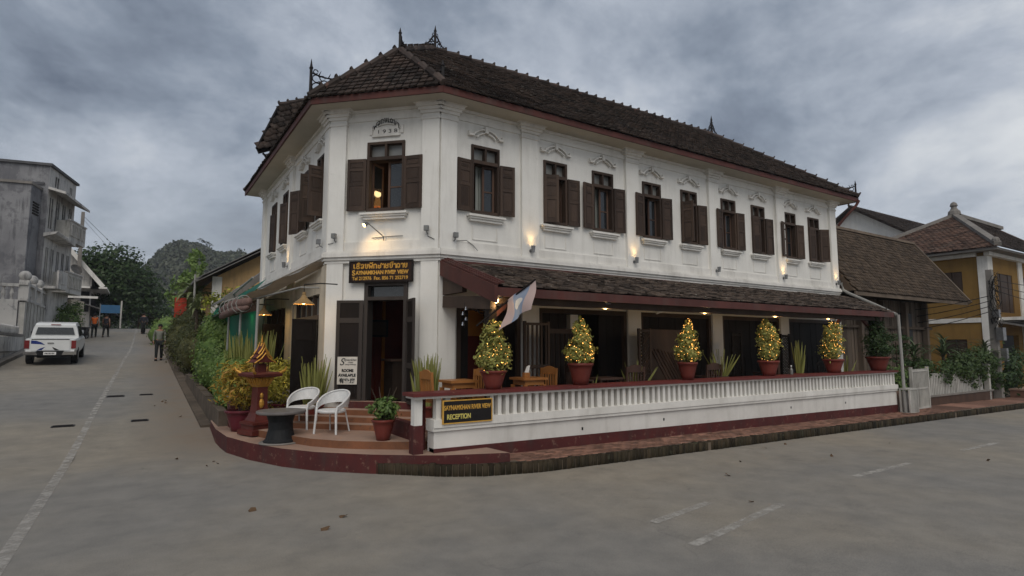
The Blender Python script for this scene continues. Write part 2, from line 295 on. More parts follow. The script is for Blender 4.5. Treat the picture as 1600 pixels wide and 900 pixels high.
# ------------------------------------------------------------------ mesh helpers
class MB:
    def __init__(s): s.v = []; s.f = []; s.m = []
    def add(s, vs, fs, mi=0):
        o = len(s.v); s.v += [tuple(p) for p in vs]; s.f += [tuple(i + o for i in f) for f in fs]; s.m += [mi] * len(fs)
        return s
    def hexa(s, p, mi=0):
        return s.add(p, [(0, 1, 2, 3), (7, 6, 5, 4), (0, 4, 5, 1), (1, 5, 6, 2), (2, 6, 7, 3), (3, 7, 4, 0)], mi)
    def box(s, x0, x1, y0, y1, z0, z1, mi=0):
        return s.hexa([(x0, y0, z0), (x1, y0, z0), (x1, y1, z0), (x0, y1, z0), (x0, y0, z1), (x1, y0, z1), (x1, y1, z1), (x0, y1, z1)], mi)
    def quad(s, a, b, c, d, mi=0): return s.add([a, b, c, d], [(0, 1, 2, 3)], mi)
    def beam(s, p, q, w, h, mi=0, up=(0, 0, 1)):
        p = Vector(p); q = Vector(q); d = (q - p).normalized(); up = Vector(up)
        if abs(d.dot(up)) > .98: up = Vector((1, 0, 0))
        a = d.cross(up).normalized() * (w / 2); b = a.cross(d).normalized() * (h / 2)
        return s.hexa([p - a - b, p + a - b, p + a + b, p - a + b, q - a - b, q + a - b, q + a + b, q - a + b], mi)
    def tube(s, pts, r, n=8, mi=0, cap=True):
        pts = [Vector(p) for p in pts]; rs = r if isinstance(r, (list, tuple)) else [r] * len(pts)
        vs = []; fs = []
        ref = Vector((0, 0, 1))
        for i, p in enumerate(pts):
            d = (pts[min(i + 1, len(pts) - 1)] - pts[max(i - 1, 0)]).normalized()
            u = ref if abs(d.dot(ref)) < .95 else Vector((1, 0, 0))
            a = d.cross(u).normalized(); b = a.cross(d)
            for k in range(n):
                t = 2 * PI * k / n; vs.append(p + (a * math.cos(t) + b * math.sin(t)) * rs[i])
        for i in range(len(pts) - 1):
            for k in range(n):
                fs.append((i * n + k, i * n + (k + 1) % n, (i + 1) * n + (k + 1) % n, (i + 1) * n + k))
        if cap: fs.append(tuple(range(n))); fs.append(tuple(range(len(pts) * n - n, len(pts) * n)))
        return s.add(vs, fs, mi)
    def lathe(s, prof, n=20, c=(0, 0, 0), mi=0, cap=True, sq=None):
        vs = []; fs = []
        for r, z in prof:
            for k in range(n):
                t = 2 * PI * (k + .5) / n; q = 1.0
                if sq: q = 1 / max(abs(math.cos(t)), abs(math.sin(t)))
                vs.append((c[0] + r * q * math.cos(t), c[1] + r * q * math.sin(t), c[2] + z))
        m = len(prof)
        for i in range(m - 1):
            for k in range(n): fs.append((i * n + k, i * n + (k + 1) % n, (i + 1) * n + (k + 1) % n, (i + 1) * n + k))
        if cap: fs.append(tuple(range(n))); fs.append(tuple(range(m * n - n, m * n)))
        return s.add(vs, fs, mi)
    def ball(s, c, r, mi=0, n=8, m=5, sz=1.0):
        prof = [(r * math.sin(PI * (i + .02) / (m + .04)), -r * sz * math.cos(PI * (i + .02) / (m + .04))) for i in range(m + 1)]
        return s.lathe(prof, n, c, mi)
    def prism(s, poly, z0, z1, mi=0, mtop=None):
        n = len(poly); vs = [(x, y, z0) for x, y in poly] + [(x, y, z1) for x, y in poly]
        s.add(vs, [tuple(range(n))[::-1]] + [(i, (i + 1) % n, n + (i + 1) % n, n + i) for i in range(n)], mi)
        o = len(s.v) - n
        s.f.append(tuple(range(o, o + n))); s.m.append(mi if mtop is None else mtop); return s
    def build(s, name, mats, parent=None, smooth=False, link=True, recalc=True):
        if not isinstance(mats, (list, tuple)): mats = [mats]
        me = bpy.data.meshes.new(name); me.from_pydata(s.v, [], s.f)
        for m in mats: me.materials.append(m)
        if len(mats) > 1: me.polygons.foreach_set('material_index', s.m)
        if recalc:
            bm = bmesh.new(); bm.from_mesh(me); bmesh.ops.recalc_face_normals(bm, faces=bm.faces[:]); bm.to_mesh(me); bm.free()
        if smooth: me.polygons.foreach_set('use_smooth', [True] * len(me.polygons))
        me.update()
        o = bpy.data.objects.new(name, me)
        if link: COL.objects.link(o)
        if parent is not None: attach(o, parent)
        return o
def attach(o, parent):
    o.parent = parent
def wmat(o):
    m = o.matrix_basis.copy(); p = o.parent
    while p: m = p.matrix_basis @ m; p = p.parent
    return m
def thing(name, label, cat, loc=(0, 0, 0), rz=0.0, group=None):
    o = bpy.data.objects.new(name, None); COL.objects.link(o); o.location = loc; o.rotation_euler = (0, 0, rz); o.empty_display_size = .1
    o['label'] = label; o['category'] = cat
    if group: o['group'] = group
    return o
def tag(o, label, cat, group=None):
    o['label'] = label; o['category'] = cat
    if group: o['group'] = group
    return o
def struct(o): o['kind'] = 'structure'; return o
def stuff(o): o['kind'] = 'stuff'; return o
def instance(o, mtx, parent=None):
    c = o.copy(); COL.objects.link(c); c.parent = parent; c.matrix_basis = mtx; return c
def dup(root, loc, rz=0.0, label=None, scale=None):
    r = root.copy(); COL.objects.link(r); r.location = loc; r.rotation_euler = (0, 0, rz)
    if scale: r.scale = (scale,) * 3
    if label: r['label'] = label
    def kids(a, b):
        for ch in list(a.children):
            c = ch.copy(); COL.objects.link(c); c.parent = b; kids(ch, c)
    kids(root, r); return r
class Fr:      # a wall frame: a along the wall, z up, d outwards
    def __init__(s, o, a, n): s.o = Vector((*o, 0)); s.a = Vector((*a, 0)).normalized(); s.n = Vector((*n, 0)).normalized()
    def p(s, a, z, d=0): return s.o + s.a * a + s.n * d + Vector((0, 0, z))
def fbox(mb, fr, a0, a1, z0, z1, d0, d1, mi=0):
    P = fr.p
    return mb.hexa([P(a0, z0, d0), P(a1, z0, d0), P(a1, z0, d1), P(a0, z0, d1), P(a0, z1, d0), P(a1, z1, d0), P(a1, z1, d1), P(a0, z1, d1)], mi)
def wall(mb, fr, L0, L1, z0, z1, ops, th=.25, mi=0):
    A = sorted({L0, L1, *[o[0] for o in ops], *[o[1] for o in ops]}); Z = sorted({z0, z1, *[o[2] for o in ops], *[o[3] for o in ops]})
    for i in range(len(A) - 1):
        for j in range(len(Z) - 1):
            ca, cz = (A[i] + A[i + 1]) / 2, (Z[j] + Z[j + 1]) / 2
            if any(o[0] < ca < o[1] and o[2] < cz < o[3] for o in ops): continue
            P = fr.p
            for d in (0, -th): mb.quad(P(A[i], Z[j], d), P(A[i + 1], Z[j], d), P(A[i + 1], Z[j + 1], d), P(A[i], Z[j + 1], d), mi)
    for a0, a1, q0, q1 in ops:
        P = fr.p
        for x in (a0, a1): mb.quad(P(x, q0, 0), P(x, q1, 0), P(x, q1, -th), P(x, q0, -th), mi)
        for q in (q0, q1): mb.quad(P(a0, q, 0), P(a1, q, 0), P(a1, q, -th), P(a0, q, -th), mi)
    return mb
def text(body, fr, a, z, d, size, m, parent, width=None, align='LEFT', bold=0.0, name='lettering', shear=0.0):
    cu = bpy.data.curves.new(name, 'FONT'); cu.body = body; cu.size = size; cu.align_x = align; cu.extrude = .003; cu.offset = bold; cu.shear = shear
    tmp = bpy.data.objects.new(name, cu); COL.objects.link(tmp); bpy.context.view_layer.update()
    me = bpy.data.meshes.new_from_object(tmp.evaluated_get(bpy.context.evaluated_depsgraph_get())); bpy.data.objects.remove(tmp); bpy.data.curves.remove(cu)
    me.name = name; me.materials.clear(); me.materials.append(m)
    o = bpy.data.objects.new(name, me); COL.objects.link(o)
    X = fr.a; Zv = fr.n; Y = Vector((0, 0, 1))
    if X.cross(Y).dot(Zv) < 0: X = -X
    p = fr.p(a, z, d)
    sx = 1.0
    if width: sx = width / max(1e-4, max(v.co.x for v in me.vertices) - min(v.co.x for v in me.vertices))
    mt = Matrix(((X.x * sx, Y.x, Zv.x, p.x), (X.y * sx, Y.y, Zv.y, p.y), (X.z * sx, Y.z, Zv.z, p.z), (0, 0, 0, 1)))
    o.parent = parent; o.matrix_basis = (wmat(parent).inverted() if parent else Matrix()) @ mt
    return o
def smooth(x, a, b): t = max(0., min(1., (x - a) / (b - a))); return t * t * (3 - 2 * t)
def zr(x, y):
    yy = min(y, 46.); A = .055 * max(0, yy - 2) + .0003 * max(0, yy - 2) ** 2
    if y > 46:
        t = min(y - 46, 16.); A += .081 * t - .0030 * t * t
        if y > 62: A -= .018 * (y - 62)
    A *= 1 - smooth(x, -2.6, .2)
    return A - .012 * max(0., min(x, 60.))
def grid_sheet(name, xs, ys, zf, m, keep=lambda x, y: True):
    vs = [(x, y, zf(x, y)) for y in ys for x in xs]; nx = len(xs); fs = []
    for j in range(len(ys) - 1):
        for i in range(nx - 1):
            if keep((xs[i] + xs[i + 1]) / 2, (ys[j] + ys[j + 1]) / 2): fs.append((j * nx + i, j * nx + i + 1, (j + 1) * nx + i + 1, (j + 1) * nx + i))
    mb = MB(); mb.add(vs, fs); return mb.build(name, m, smooth=True)
# ---- foliage made of many small leaf faces
def leaves(name, blobs, m, n, size, parent=None, aspect=.5, clump=28, droop=.0, seed=1, spread=.16, core=0.0):
    rng = np.random.default_rng(seed)
    vol = np.array([b[3] * b[4] * b[5] for b in blobs]) ** .75; cnt = np.maximum(6, (n * vol / vol.sum()).astype(int))
    C = []; NN = []
    for b, k in zip(blobs, cnt):
        nc = max(3, k // clump)
        d = rng.normal(size=(nc, 3)); d /= np.linalg.norm(d, axis=1)[:, None]
        rad = .55 + .45 * rng.random(nc) ** .5
        ctr = d * rad[:, None]
        j = rng.integers(0, nc, k)
        p = ctr[j] + rng.normal(size=(k, 3)) * spread
        C.append(np.array(b[:3]) + p * np.array(b[3:6])); NN.append(p / np.array(b[3:6]))
    C = np.concatenate(C); k = len(C); NN = np.concatenate(NN); NN /= np.linalg.norm(NN, axis=1)[:, None]
    NN = NN + np.array([0, 0, .25]) + rng.normal(size=(k, 3)) * .55
    a = np.cross(NN, rng.normal(size=(k, 3))); a[:, 2] -= droop; a /= np.linalg.norm(a, axis=1)[:, None]
    b_ = np.cross(NN, a); b_ /= np.linalg.norm(b_, axis=1)[:, None]
    s = size * (.6 + .8 * rng.random(k))[:, None]
    nrm = np.cross(a, b_)
    v = np.stack([C - a * s * .5, C + b_ * s * aspect * .5 + nrm * s * .10, C + a * s * .5, C - b_ * s * aspect * .5 + nrm * s * .10], 1).reshape(-1, 3)
    f = np.arange(k * 4).reshape(-1, 4)
    if core:      # a dense leafy heart inside a clipped hedge
        for b in blobs:
            nu_, nv_ = 14, 8; o_ = len(v); g = []
            for i in range(nv_ + 1):
                for j in range(nu_):
                    th, ph = math.pi * i / nv_, 2 * math.pi * j / nu_; q = core * (1 + .08 * math.sin(5 * ph + 3 * th))
                    g.append((b[0] + b[3] * q * math.sin(th) * math.cos(ph), b[1] + b[4] * q * math.sin(th) * math.sin(ph), b[2] + b[5] * q * math.cos(th)))
            v = np.concatenate([v, np.array(g)]); f = np.concatenate([f, np.array([(o_ + i * nu_ + j, o_ + i * nu_ + (j + 1) % nu_, o_ + (i + 1) * nu_ + (j + 1) % nu_, o_ + (i + 1) * nu_ + j) for i in range(nv_) for j in range(nu_)])])
    return npmesh(name, v, f, m, parent)
def npmesh(name, v, f, m, parent=None):
    me = bpy.data.meshes.new(name); v = np.asarray(v, np.float32); f = np.asarray(f, np.int32)
    me.vertices.add(len(v)); me.vertices.foreach_set('co', v.ravel())
    k = f.shape[1]; me.loops.add(f.size); me.loops.foreach_set('vertex_index', f.ravel())
    me.polygons.add(len(f)); me.polygons.foreach_set('loop_start', np.arange(len(f), dtype=np.int32) * k)
    me.materials.append(m); me.update(calc_edges=True); me.validate()
    o = bpy.data.objects.new(name, me); COL.objects.link(o)
    if parent: o.parent = parent
    return o
BOXF = np.array([(0, 3, 2, 1), (4, 5, 6, 7), (0, 1, 5, 4), (1, 2, 6, 5), (2, 3, 7, 6), (3, 0, 4, 7)])
def boxes(name, mats, m, parent=None):   # many boxes [-.5,.5]^3 baked in one mesh
    c = np.array([(-.5, -.5, -.5), (.5, -.5, -.5), (.5, .5, -.5), (-.5, .5, -.5), (-.5, -.5, .5), (.5, -.5, .5), (.5, .5, .5), (-.5, .5, .5)])
    V = []; F = []
    for i, mt in enumerate(mats):
        A = np.array(mt); V.append(c @ A[:3, :3].T + A[:3, 3]); F.append(BOXF + 8 * i)
    return npmesh(name, np.concatenate(V), np.concatenate(F), m, parent)
UNIT = MB().box(-.5, .5, -.5, .5, -.5, .5)
def unit_obj(name, m):
    o = UNIT.build(name, m, link=False); return o
def frame_m(p, X, Y, Zv, sx, sy, sz):
    return Matrix(((X.x * sx, Y.x * sy, Zv.x * sz, p.x), (X.y * sx, Y.y * sy, Zv.y * sz, p.y), (X.z * sx, Y.z * sy, Zv.z * sz, p.z), (0, 0, 0, 1)))
def tiles(O, e, s, inside, amax, bmax, tw, tl, th=.022, seed=3, jit=1.0, stag=True, fill=.93, tilt=5.5):
    """box matrices of roof tiles on the plane O + a*e + b*s, rows overlapping upwards"""
    rng = random.Random(seed); O = Vector(O); e = Vector(e).normalized(); s = Vector(s).normalized(); n = e.cross(s).normalized()
    if n.z < 0: n = -n
    res = []
    r = 0; b = tl * .4
    while b < bmax:
        a = -tw * (.5 if r % 2 and stag else 0)
        while a < amax + tw:
            if inside(a + tw / 2, b):
                t = R(tilt) + rng.gauss(0, .02) * jit
                X = (e + s * rng.gauss(0, .02) * jit).normalized(); Y = (s * math.cos(t) - n * math.sin(t)); Zv = X.cross(Y).normalized()
                Y = Zv.cross(X)
                p = O + e * (a + tw / 2 + rng.gauss(0, .006) * jit) + s * (b + rng.gauss(0, .01) * jit) + n * (.045 + rng.gauss(0, .004) * jit)
                res.append(frame_m(p, X, Y, Zv, tw * fill, tl * 1.35, th))
            a += tw
        b += tl; r += 1
    return res
CAM = Vector((-4.87, -10.17, 1.9))
def split_near(ms, k):
    ms = sorted(ms, key=lambda m: (m.translation - CAM).length); return ms[:k], ms[k:]
# ================================================================== SETTING
def lin(a, b, n): return [a + (b - a) * i / n for i in range(n + 1)]
gx = lin(-185, -60, 6) + lin(-50, -14, 9) + lin(-13, 2, 15) + lin(4, 60, 14) + lin(80, 275, 6)
gy = lin(-58, 0, 10) + lin(2, 80, 39) + lin(90, 475, 12)
struct(grid_sheet('ground', gx, gy, lambda x, y: zr(x, y) - .05, M['dirt']))
RL, RR, KY = -9.35, -3.45, -2.95
rx = [-40, -30, -20, -14, RL, -8.5, -7.5, -6.5, -5.6, -4.6, RR, -2.6, -1.5, -.5, .5, 2, 4, 7, 10, 15, 20, 30, 45, 60]
ry = [-18, -14, -11, -8, -6, -4.5, -3.6, KY, -2, -.5, 1, 2, 3, 4] + lin(5, 64, 59)
struct(grid_sheet('road', rx, ry, zr, M['asphalt'], lambda x, y: y < KY or (RL < x < RR) or (x < .5 and y < 2)))
def strip(mb, pts, wd, dz=.004):
    pts = [Vector(p) for p in pts]
    for p, q in zip(pts[:-1], pts[1:]):
        n_ = max(1, int((q - p).length / 1.2)); d = (q - p).normalized(); s = Vector((-d.y, d.x, 0)) * wd / 2
        for i in range(n_):
            a = p.lerp(q, i / n_); b = p.lerp(q, (i + 1) / n_)
            mb.quad(*[(v.x, v.y, zr(v.x, v.y) + dz) for v in (a - s, b - s, b + s, a + s)])
mb = MB(); strip(mb, [(-5.78, -4.2, 0), (-5.73, 1.4, 0), (-5.65, 7.8, 0), (-5.4, 20, 0), (-5.15, 30, 0), (-5.0, 50, 0)], .12)
struct(mb.build('road_centre_line', M['line'], recalc=False))
for p, q in (((-.33, -6.33), (1.83, -5.9)), ((-.1, -5.62), (1.1, -5.40)), ((4.24, -5.56), (6.16, -5.5)), ((8.4, -5.44), (10.4, -5.40)), ((12.6, -5.4), (14.6, -5.4)), ((-3.4, -7.3), (-2.1, -6.8))):
    mb = MB(); strip(mb, [(*p, 0), (*q, 0)], .11); struct(mb.build('road_dash', M['line2'], recalc=False))
for (x, y, sx, sy) in ((-5.31, 9.93, .42, .30), (-4.57, 10.04, .34, .22), (-4.73, 5.58, .34, .22), (-6.1, 5.44, .40, .22)):
    z = zr(x, y); mb = MB(); mb.box(-sx / 2, sx / 2, -sy / 2, sy / 2, -.02, .006)
    for k in range(5): mb.box(-sx * .42, sx * .42, -sy * .4 + k * sy * .19, -sy * .4 + k * sy * .19 + sy * .07, .006, .014)
    o = mb.build('drain_cover', M['iron']); o.location = (x, y, z + .004); o.rotation_euler.x = math.atan((zr(x, y + .2) - zr(x, y - .2)) / .4)
    tag(o, {9.93: 'large iron drain cover in the left street, farther pair, beside the lane line', 10.04: 'small iron drain cover in the left street, farther pair, nearer the hedge', 5.58: 'small iron drain cover alone in the middle of the right lane of the left street', 5.44: 'faint iron drain cover left of the lane line in the street'}[y], 'drain cover', 'drain covers in the left street')
# scattered dry leaves on the asphalt
mbl = MB(); ml = MB(); k = 7
for i in range(k): ml.add([(.045 * math.cos(2 * PI * i / k) * (1.3 if i % 2 else .7), .06 * math.sin(2 * PI * i / k), .012 * (i % 3))], [])
ml.f = [tuple(range(k))]; ml.m = [0]
leaf0 = ml.build('fallen_leaf', M['dryleaf'], link=False)
rng = random.Random(5)
lv = [(-3.66, -2.8), (-2.84, -3.6), (-3.13, -3.94), (5.63, -4.47)] + [(rng.uniform(-5, 9), rng.uniform(-6.5, -3.1)) for _ in range(9)] + [(rng.uniform(-4.4, -3.5), rng.uniform(-1, 9)) for _ in range(10)]
for i, (x, y) in enumerate(lv):
    o = leaf0.copy(); COL.objects.link(o); o.location = (x, y, zr(x, y) + .008); s = .85 if i < 3 else rng.uniform(.35, .9)
    o.rotation_euler = (rng.uniform(-.6, .6), rng.uniform(-.6, .6), rng.uniform(0, 6)); o.scale = (s, s, s)
    tag(o, 'small curled dry leaf lying on the dusty road', 'leaf', 'dry leaves scattered over the road')

# ---- right-hand pavement with brick kerb
SW = .14
def zs(x): return SW - .012 * max(0, x)
mb = MB(); xs = [-1.9, -1.2, -.5, .3, 1.5, 3, 6, 9, 12, 15, 18, 22, 27, 33, 40, 50, 60]
edge = [(-2.25, -1.15), (-1.72, -1.76), (-1.02, -2.42), (-.5, -2.72), (.35, -2.93), (1.5, -2.95)] + [(x, -2.95) for x in xs[5:]]
inner = [(-1.9, -.8), (-1.3, -1.3), (-.8, -1.6), (-.3, -1.7), (.35, -1.7), (1.5, -1.7)] + [(x, -1.7 if x < 15 else (-1.5 if x < 24 else 1.0)) for x in xs[5:]]
for i in range(len(edge) - 1):
    e0, e1, i0, i1 = edge[i], edge[i + 1], inner[i], inner[i + 1]
    mb.quad((*e0, zs(e0[0])), (*e1, zs(e1[0])), (*i1, zs(i1[0])), (*i0, zs(i0[0])))
    mb.quad((*e0, zs(e0[0])), (*e1, zs(e1[0])), (*e1, -.9), (*e0, -.9))
pav = struct(mb.build('pavement', M['dirt']))
rng = random.Random(11); ms = []
def walk(pts, step):
    out_ = []; acc = 0
    for p, q in zip(pts[:-1], pts[1:]):
        p = Vector(p); q = Vector(q); l = (q - p).length
        while acc < l: out_.append((p.lerp(q, acc / l), (q - p).normalized())); acc += step
        acc -= l
    return out_
for p, d in walk([e for e in edge if e[0] < 34], .088):
    d3 = Vector((d.x, d.y, 0)); nrm = Vector((-d.y, d.x, 0))
    ms.append(frame_m(Vector((p.x, p.y, zs(p.x) - .085 + rng.gauss(0, .005))) + nrm * (.035 + rng.gauss(0, .006)), d3, nrm, Vector((0, 0, 1)), .076, .10, .21))
stuff(boxes('kerb_brick', ms, M['kerb'], pav))
ms = []
y = -2.83; r = 0
while y < -1.85:
    x = -.2 + (.11 if r % 2 else 0)
    while x < 16:
        ye = -2.93 + .58 * max(0, .45 - x)
        if y > ye + .13: ms.append(frame_m(Vector((x, y, zs(x) - .022 + rng.gauss(0, .003))), Vector((1, rng.gauss(0, .02), 0)).normalized(), Vector((0, 1, 0)), Vector((0, 0, 1)), .205, .098, .06))
        x += .215
    y += .106; r += 1
stuff(boxes('paving_brick', ms, M['paver'], pav))
mb = MB()
for i in range(8):
    x0, x1 = 15.9 + i * 1.3, 15.9 + (i + 1) * 1.3
    mb.box(x0, x1 - .012, -2.68, -1.55, zs(x0) - .06, zs(x0) + .008 + .003 * (i % 2))
mb.build('pavement_slab', M['paver'], pav)
# ---- left-street kerbs and the sidewalk strip beside the hedge
mb = MB()
for i in range(24):
    y0, y1 = 4.2 + i * 1.5, 4.2 + (i + 1) * 1.5
    z0, z1 = zr(-3.5, y0), zr(-3.5, y1)
    mb.hexa([(-3.62, y0, z0 - .2), (-3.35, y0, z0 - .2), (-3.35, y1 - .02, z1 - .2), (-3.62, y1 - .02, z1 - .2), (-3.62, y0, z0 + .05), (-3.35, y0, z0 + .06), (-3.35, y1 - .02, z1 + .06), (-3.62, y1 - .02, z1 + .05)])
struct(mb.build('hedge_kerb', M['mossy']))
mb = MB()
for i in range(36):
    y0, y1 = 6 + i * 1.25, 6 + (i + 1) * 1.25; z0, z1 = zr(-9.4, y0), zr(-9.4, y1); j = .01 * (i % 3)
    mb.hexa([(-9.62, y0, z0 - .2), (-9.38 + j, y0, z0 - .2), (-9.38 + j, y1 - .02, z1 - .2), (-9.62, y1 - .02, z1 - .2), (-9.62, y0, z0 + .14), (-9.38 + j, y0, z0 + .14), (-9.38 + j, y1 - .02, z1 + .14), (-9.62, y1 - .02, z1 + .14)])
    mb.quad((-9.62, y0, z0 + .135), (-9.62, y1, z1 + .135), (-10.6, y1, z1 + .15), (-10.6, y0, z0 + .15))
struct(mb.build('left_kerb', M['conc']))

# ---- corner terrace: two curved platforms and three straight steps up to the door
s1 = [(-3.50, 2.55), (-3.44, 1.4), (-3.20, .45), (-2.86, -.40), (-2.50, -.98), (-2.2, -1.30), (-1.85, -1.66), (-1.26, -2.12), (-.93, -2.32), (-.03, -2.66), (-.10, -2.02), (-1.0, -1.5), (-1.0, .4), (-1.66, 1.0), (-1.66, 6.0), (-3.0, 6.0), (-3.45, 4.0)]
s2 = [(-3.05, 1.62), (-2.96, 1.0), (-2.66, .14), (-2.42, -.45), (-2.11, -.88), (-1.78, -1.18), (-1.4, -1.46), (-1.02, -1.70), (-.6, -1.4), (0, -.2), (-1.66, 1.4), (-1.66, 5.2), (-2.8, 5.2), (-3.0, 3.0)]
def cham(u0, u1, d0, d1):   # rectangle on the chamfer frame: along a, out d
    return [tuple(FC.p(a_, 0, d_).xy) for a_, d_ in ((u0, d0), (u1, d0), (u1, d1), (u0, d1))]
FR = Fr((0, 0), (1, 0), (0, -1)); FC = Fr((-1.6617, 1.6617), (1, -1), (-1, -1)); FL = Fr((-1.6617, 1.6617), (0, 1), (-1, 0)); CW = 2.35
ter = struct(MB().prism(s1, -.3, .28, 0, 1).build('terrace_platform', [M['redbase'], M['terr']]))
o = MB().prism(s2, .2, .40, 0, 1).build('terrace_landing', [M['terr_r'], M['terr']], ter)
for i, (dd, z0, z1, a0, a1) in enumerate(((1.02, .38, .495, -.25, 2.62), (.75, .38, .59, -.22, 2.5), (.48, .38, .69, -.15, 2.4))):
    MB().prism(cham(a0, a1, -.2, dd), z0, z1, 0, 1).build('step', [M['terr_r'], M['terr']], ter)
MB().prism(cham(.62, 1.95, -.25, .20), .6, .82, 0, 1).build('door_step', [M['redbase'], M['terr']], ter)

# ================================================================== THE HOTEL
hotel = thing('corner_hotel', 'large white two-storey corner building with dark tiled hipped roof and brown shutters', 'building')
WT, OPH = 6.80, (4.62, 6.06)
WR = [(1.06, .68, 175, 172), (2.90, .66, 28, 176), (4.33, .66, 172, 174), (6.0, .66, 168, 172), (7.42, .64, 70, 172), (9.1, .64, 166, 174), (10.5, .64, 8, 174), (12.15, .62, 165, 170), (13.5, .62, 6, 150)]
WL = [(.78, .66, 95, 100), (2.30, .66, 165, 150), (4.40, .66, 20, 10), (6.0, .66, 12, 10)]
BAYS = [(.42, 1.94), (2.42, 5.03), (5.5, 8.17), (8.63, 11.33), (11.8, 14.48)]
W = MB()
wall(W, FR, 0, 14.75, -.35, WT, [(c - w_ / 2, c + w_ / 2, *OPH) for c, w_, *_ in WR] + [(a, b, .5, 2.72) for a, b in BAYS])
wall(W, FC, 0, CW, -.35, WT, [(.80, 1.62, *OPH), (.82, 1.74, .82, 3.16)])
wall(W, FL, 0, 7.64, -.35, WT, [(c - w_ / 2, c + w_ / 2, *OPH) for c, w_, *_ in WL] + [(.62, 2.75, .5, 3.0), (3.95, 6.6, .6, 2.9)])
hotel_wall = W.build('wall', M['white'], hotel, recalc=False)
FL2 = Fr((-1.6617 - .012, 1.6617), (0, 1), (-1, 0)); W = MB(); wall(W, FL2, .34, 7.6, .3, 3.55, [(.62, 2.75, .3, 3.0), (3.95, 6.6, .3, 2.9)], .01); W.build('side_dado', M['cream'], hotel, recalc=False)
B = MB()
for (x0, y0, x1, y1) in ((14.75, 0, 14.75, 5.4), (14.75, 5.4, 3.7, 5.4), (3.7, 5.4, 3.7, 9.3), (3.7, 9.3, -1.66, 9.3)):
    B.quad((x0, y0, -.35), (x1, y1, -.35), (x1, y1, WT), (x0, y0, WT))
B.build('rear_wall', M['white'], hotel, recalc=False)
foot = [(0, 0), (14.75, 0), (14.75, 5.4), (3.7, 5.4), (3.7, 9.3), (-1.66, 9.3), (-1.66, 1.66)]
foot_in = [(.10, .24), (14.55, .24), (14.55, 5.3), (3.6, 5.3), (3.6, 9.2), (-1.42, 9.2), (-1.42, 1.76)]
MB().prism(foot_in, .3, .56).build('ground_floor', M['roomfloor'], hotel)
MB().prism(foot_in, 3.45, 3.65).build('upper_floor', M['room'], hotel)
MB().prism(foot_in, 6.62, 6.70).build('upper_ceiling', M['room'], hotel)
B = MB()   # inner partitions that close the rooms a few metres in
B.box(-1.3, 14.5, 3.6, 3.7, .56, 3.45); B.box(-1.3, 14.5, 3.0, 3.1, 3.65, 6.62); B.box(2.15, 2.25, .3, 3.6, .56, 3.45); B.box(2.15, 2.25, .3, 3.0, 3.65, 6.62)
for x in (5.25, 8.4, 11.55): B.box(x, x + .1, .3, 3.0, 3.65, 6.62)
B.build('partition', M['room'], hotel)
# pilasters, capitals, cornice band, plinth
def pilaster(fr, a0, a1, z0=3.80, z1=6.62, d=.075):
    b = MB(); fbox(b, fr, a0, a1, z0, z1, -.02, d); b.build('pilaster', M['white'], hotel)
    c = MB(); w2 = .05
    for i, (e_, q0, q1) in enumerate(((.02, 6.44, 6.50), (.035, 6.56, 6.62), (.07, 6.62, 6.68), (.11, 6.68, 6.75), (.15, 6.75, 6.798))):
        fbox(c, fr, a0 - e_, a1 + e_, q0, q1, -.02, d + e_)
    c.build('capital', M['whitetrim'], hotel)
for a0, a1 in ((.0, .36), (1.95, 2.39), (5.06, 5.48), (8.20, 8.61), (11.36, 11.79), (14.44, 14.80)): pilaster(FR, a0, a1)
pilaster(FC, -.02, .34); pilaster(FC, 2.01, CW + .02)
for a0, a1 in ((.0, .36), (3.42, 3.80), (7.28, 7.66)): pilaster(FL, a0, a1)
for fr, a0, a1 in ((FR, 1.96, 2.40), (FR, 5.05, 5.48), (FR, 8.19, 8.61), (FR, 11.35, 11.78), (FR, .0, .36), (FR, 14.5, 14.8), (FC, -.02, .34), (FC, 2.01, CW + .02), (FL, .0, .34), (FL, 2.95, 3.70), (FL, 6.7, 7.6)):
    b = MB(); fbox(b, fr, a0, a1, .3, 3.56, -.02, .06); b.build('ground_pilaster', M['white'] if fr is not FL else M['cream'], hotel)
for fr, a0, a1 in ((FR, -.03, 14.83), (FC, -.035, CW + .035), (FL, -.03, 7.7)):
    b = MB()
    for q0, q1, dd in ((3.56, 3.62, .07), (3.62, 3.68, .10), (3.68, 3.76, .14), (3.76, 3.80, .11), (3.80, 3.99, .035)):
        fbox(b, fr, a0 - (dd if fr is FC else 0) * .41, a1 + (dd if fr is FC else 0) * .41, q0, q1, -.02, dd)
    b.build('cornice', M['whitetrim'], hotel)
    b = MB()
    for q0, q1, dd in ((6.52, 6.62, .03), (6.70, 6.795, .06)): fbox(b, fr, a0, a1, q0, q1, -.02, dd)
    b.build('frieze', M['white'], hotel)
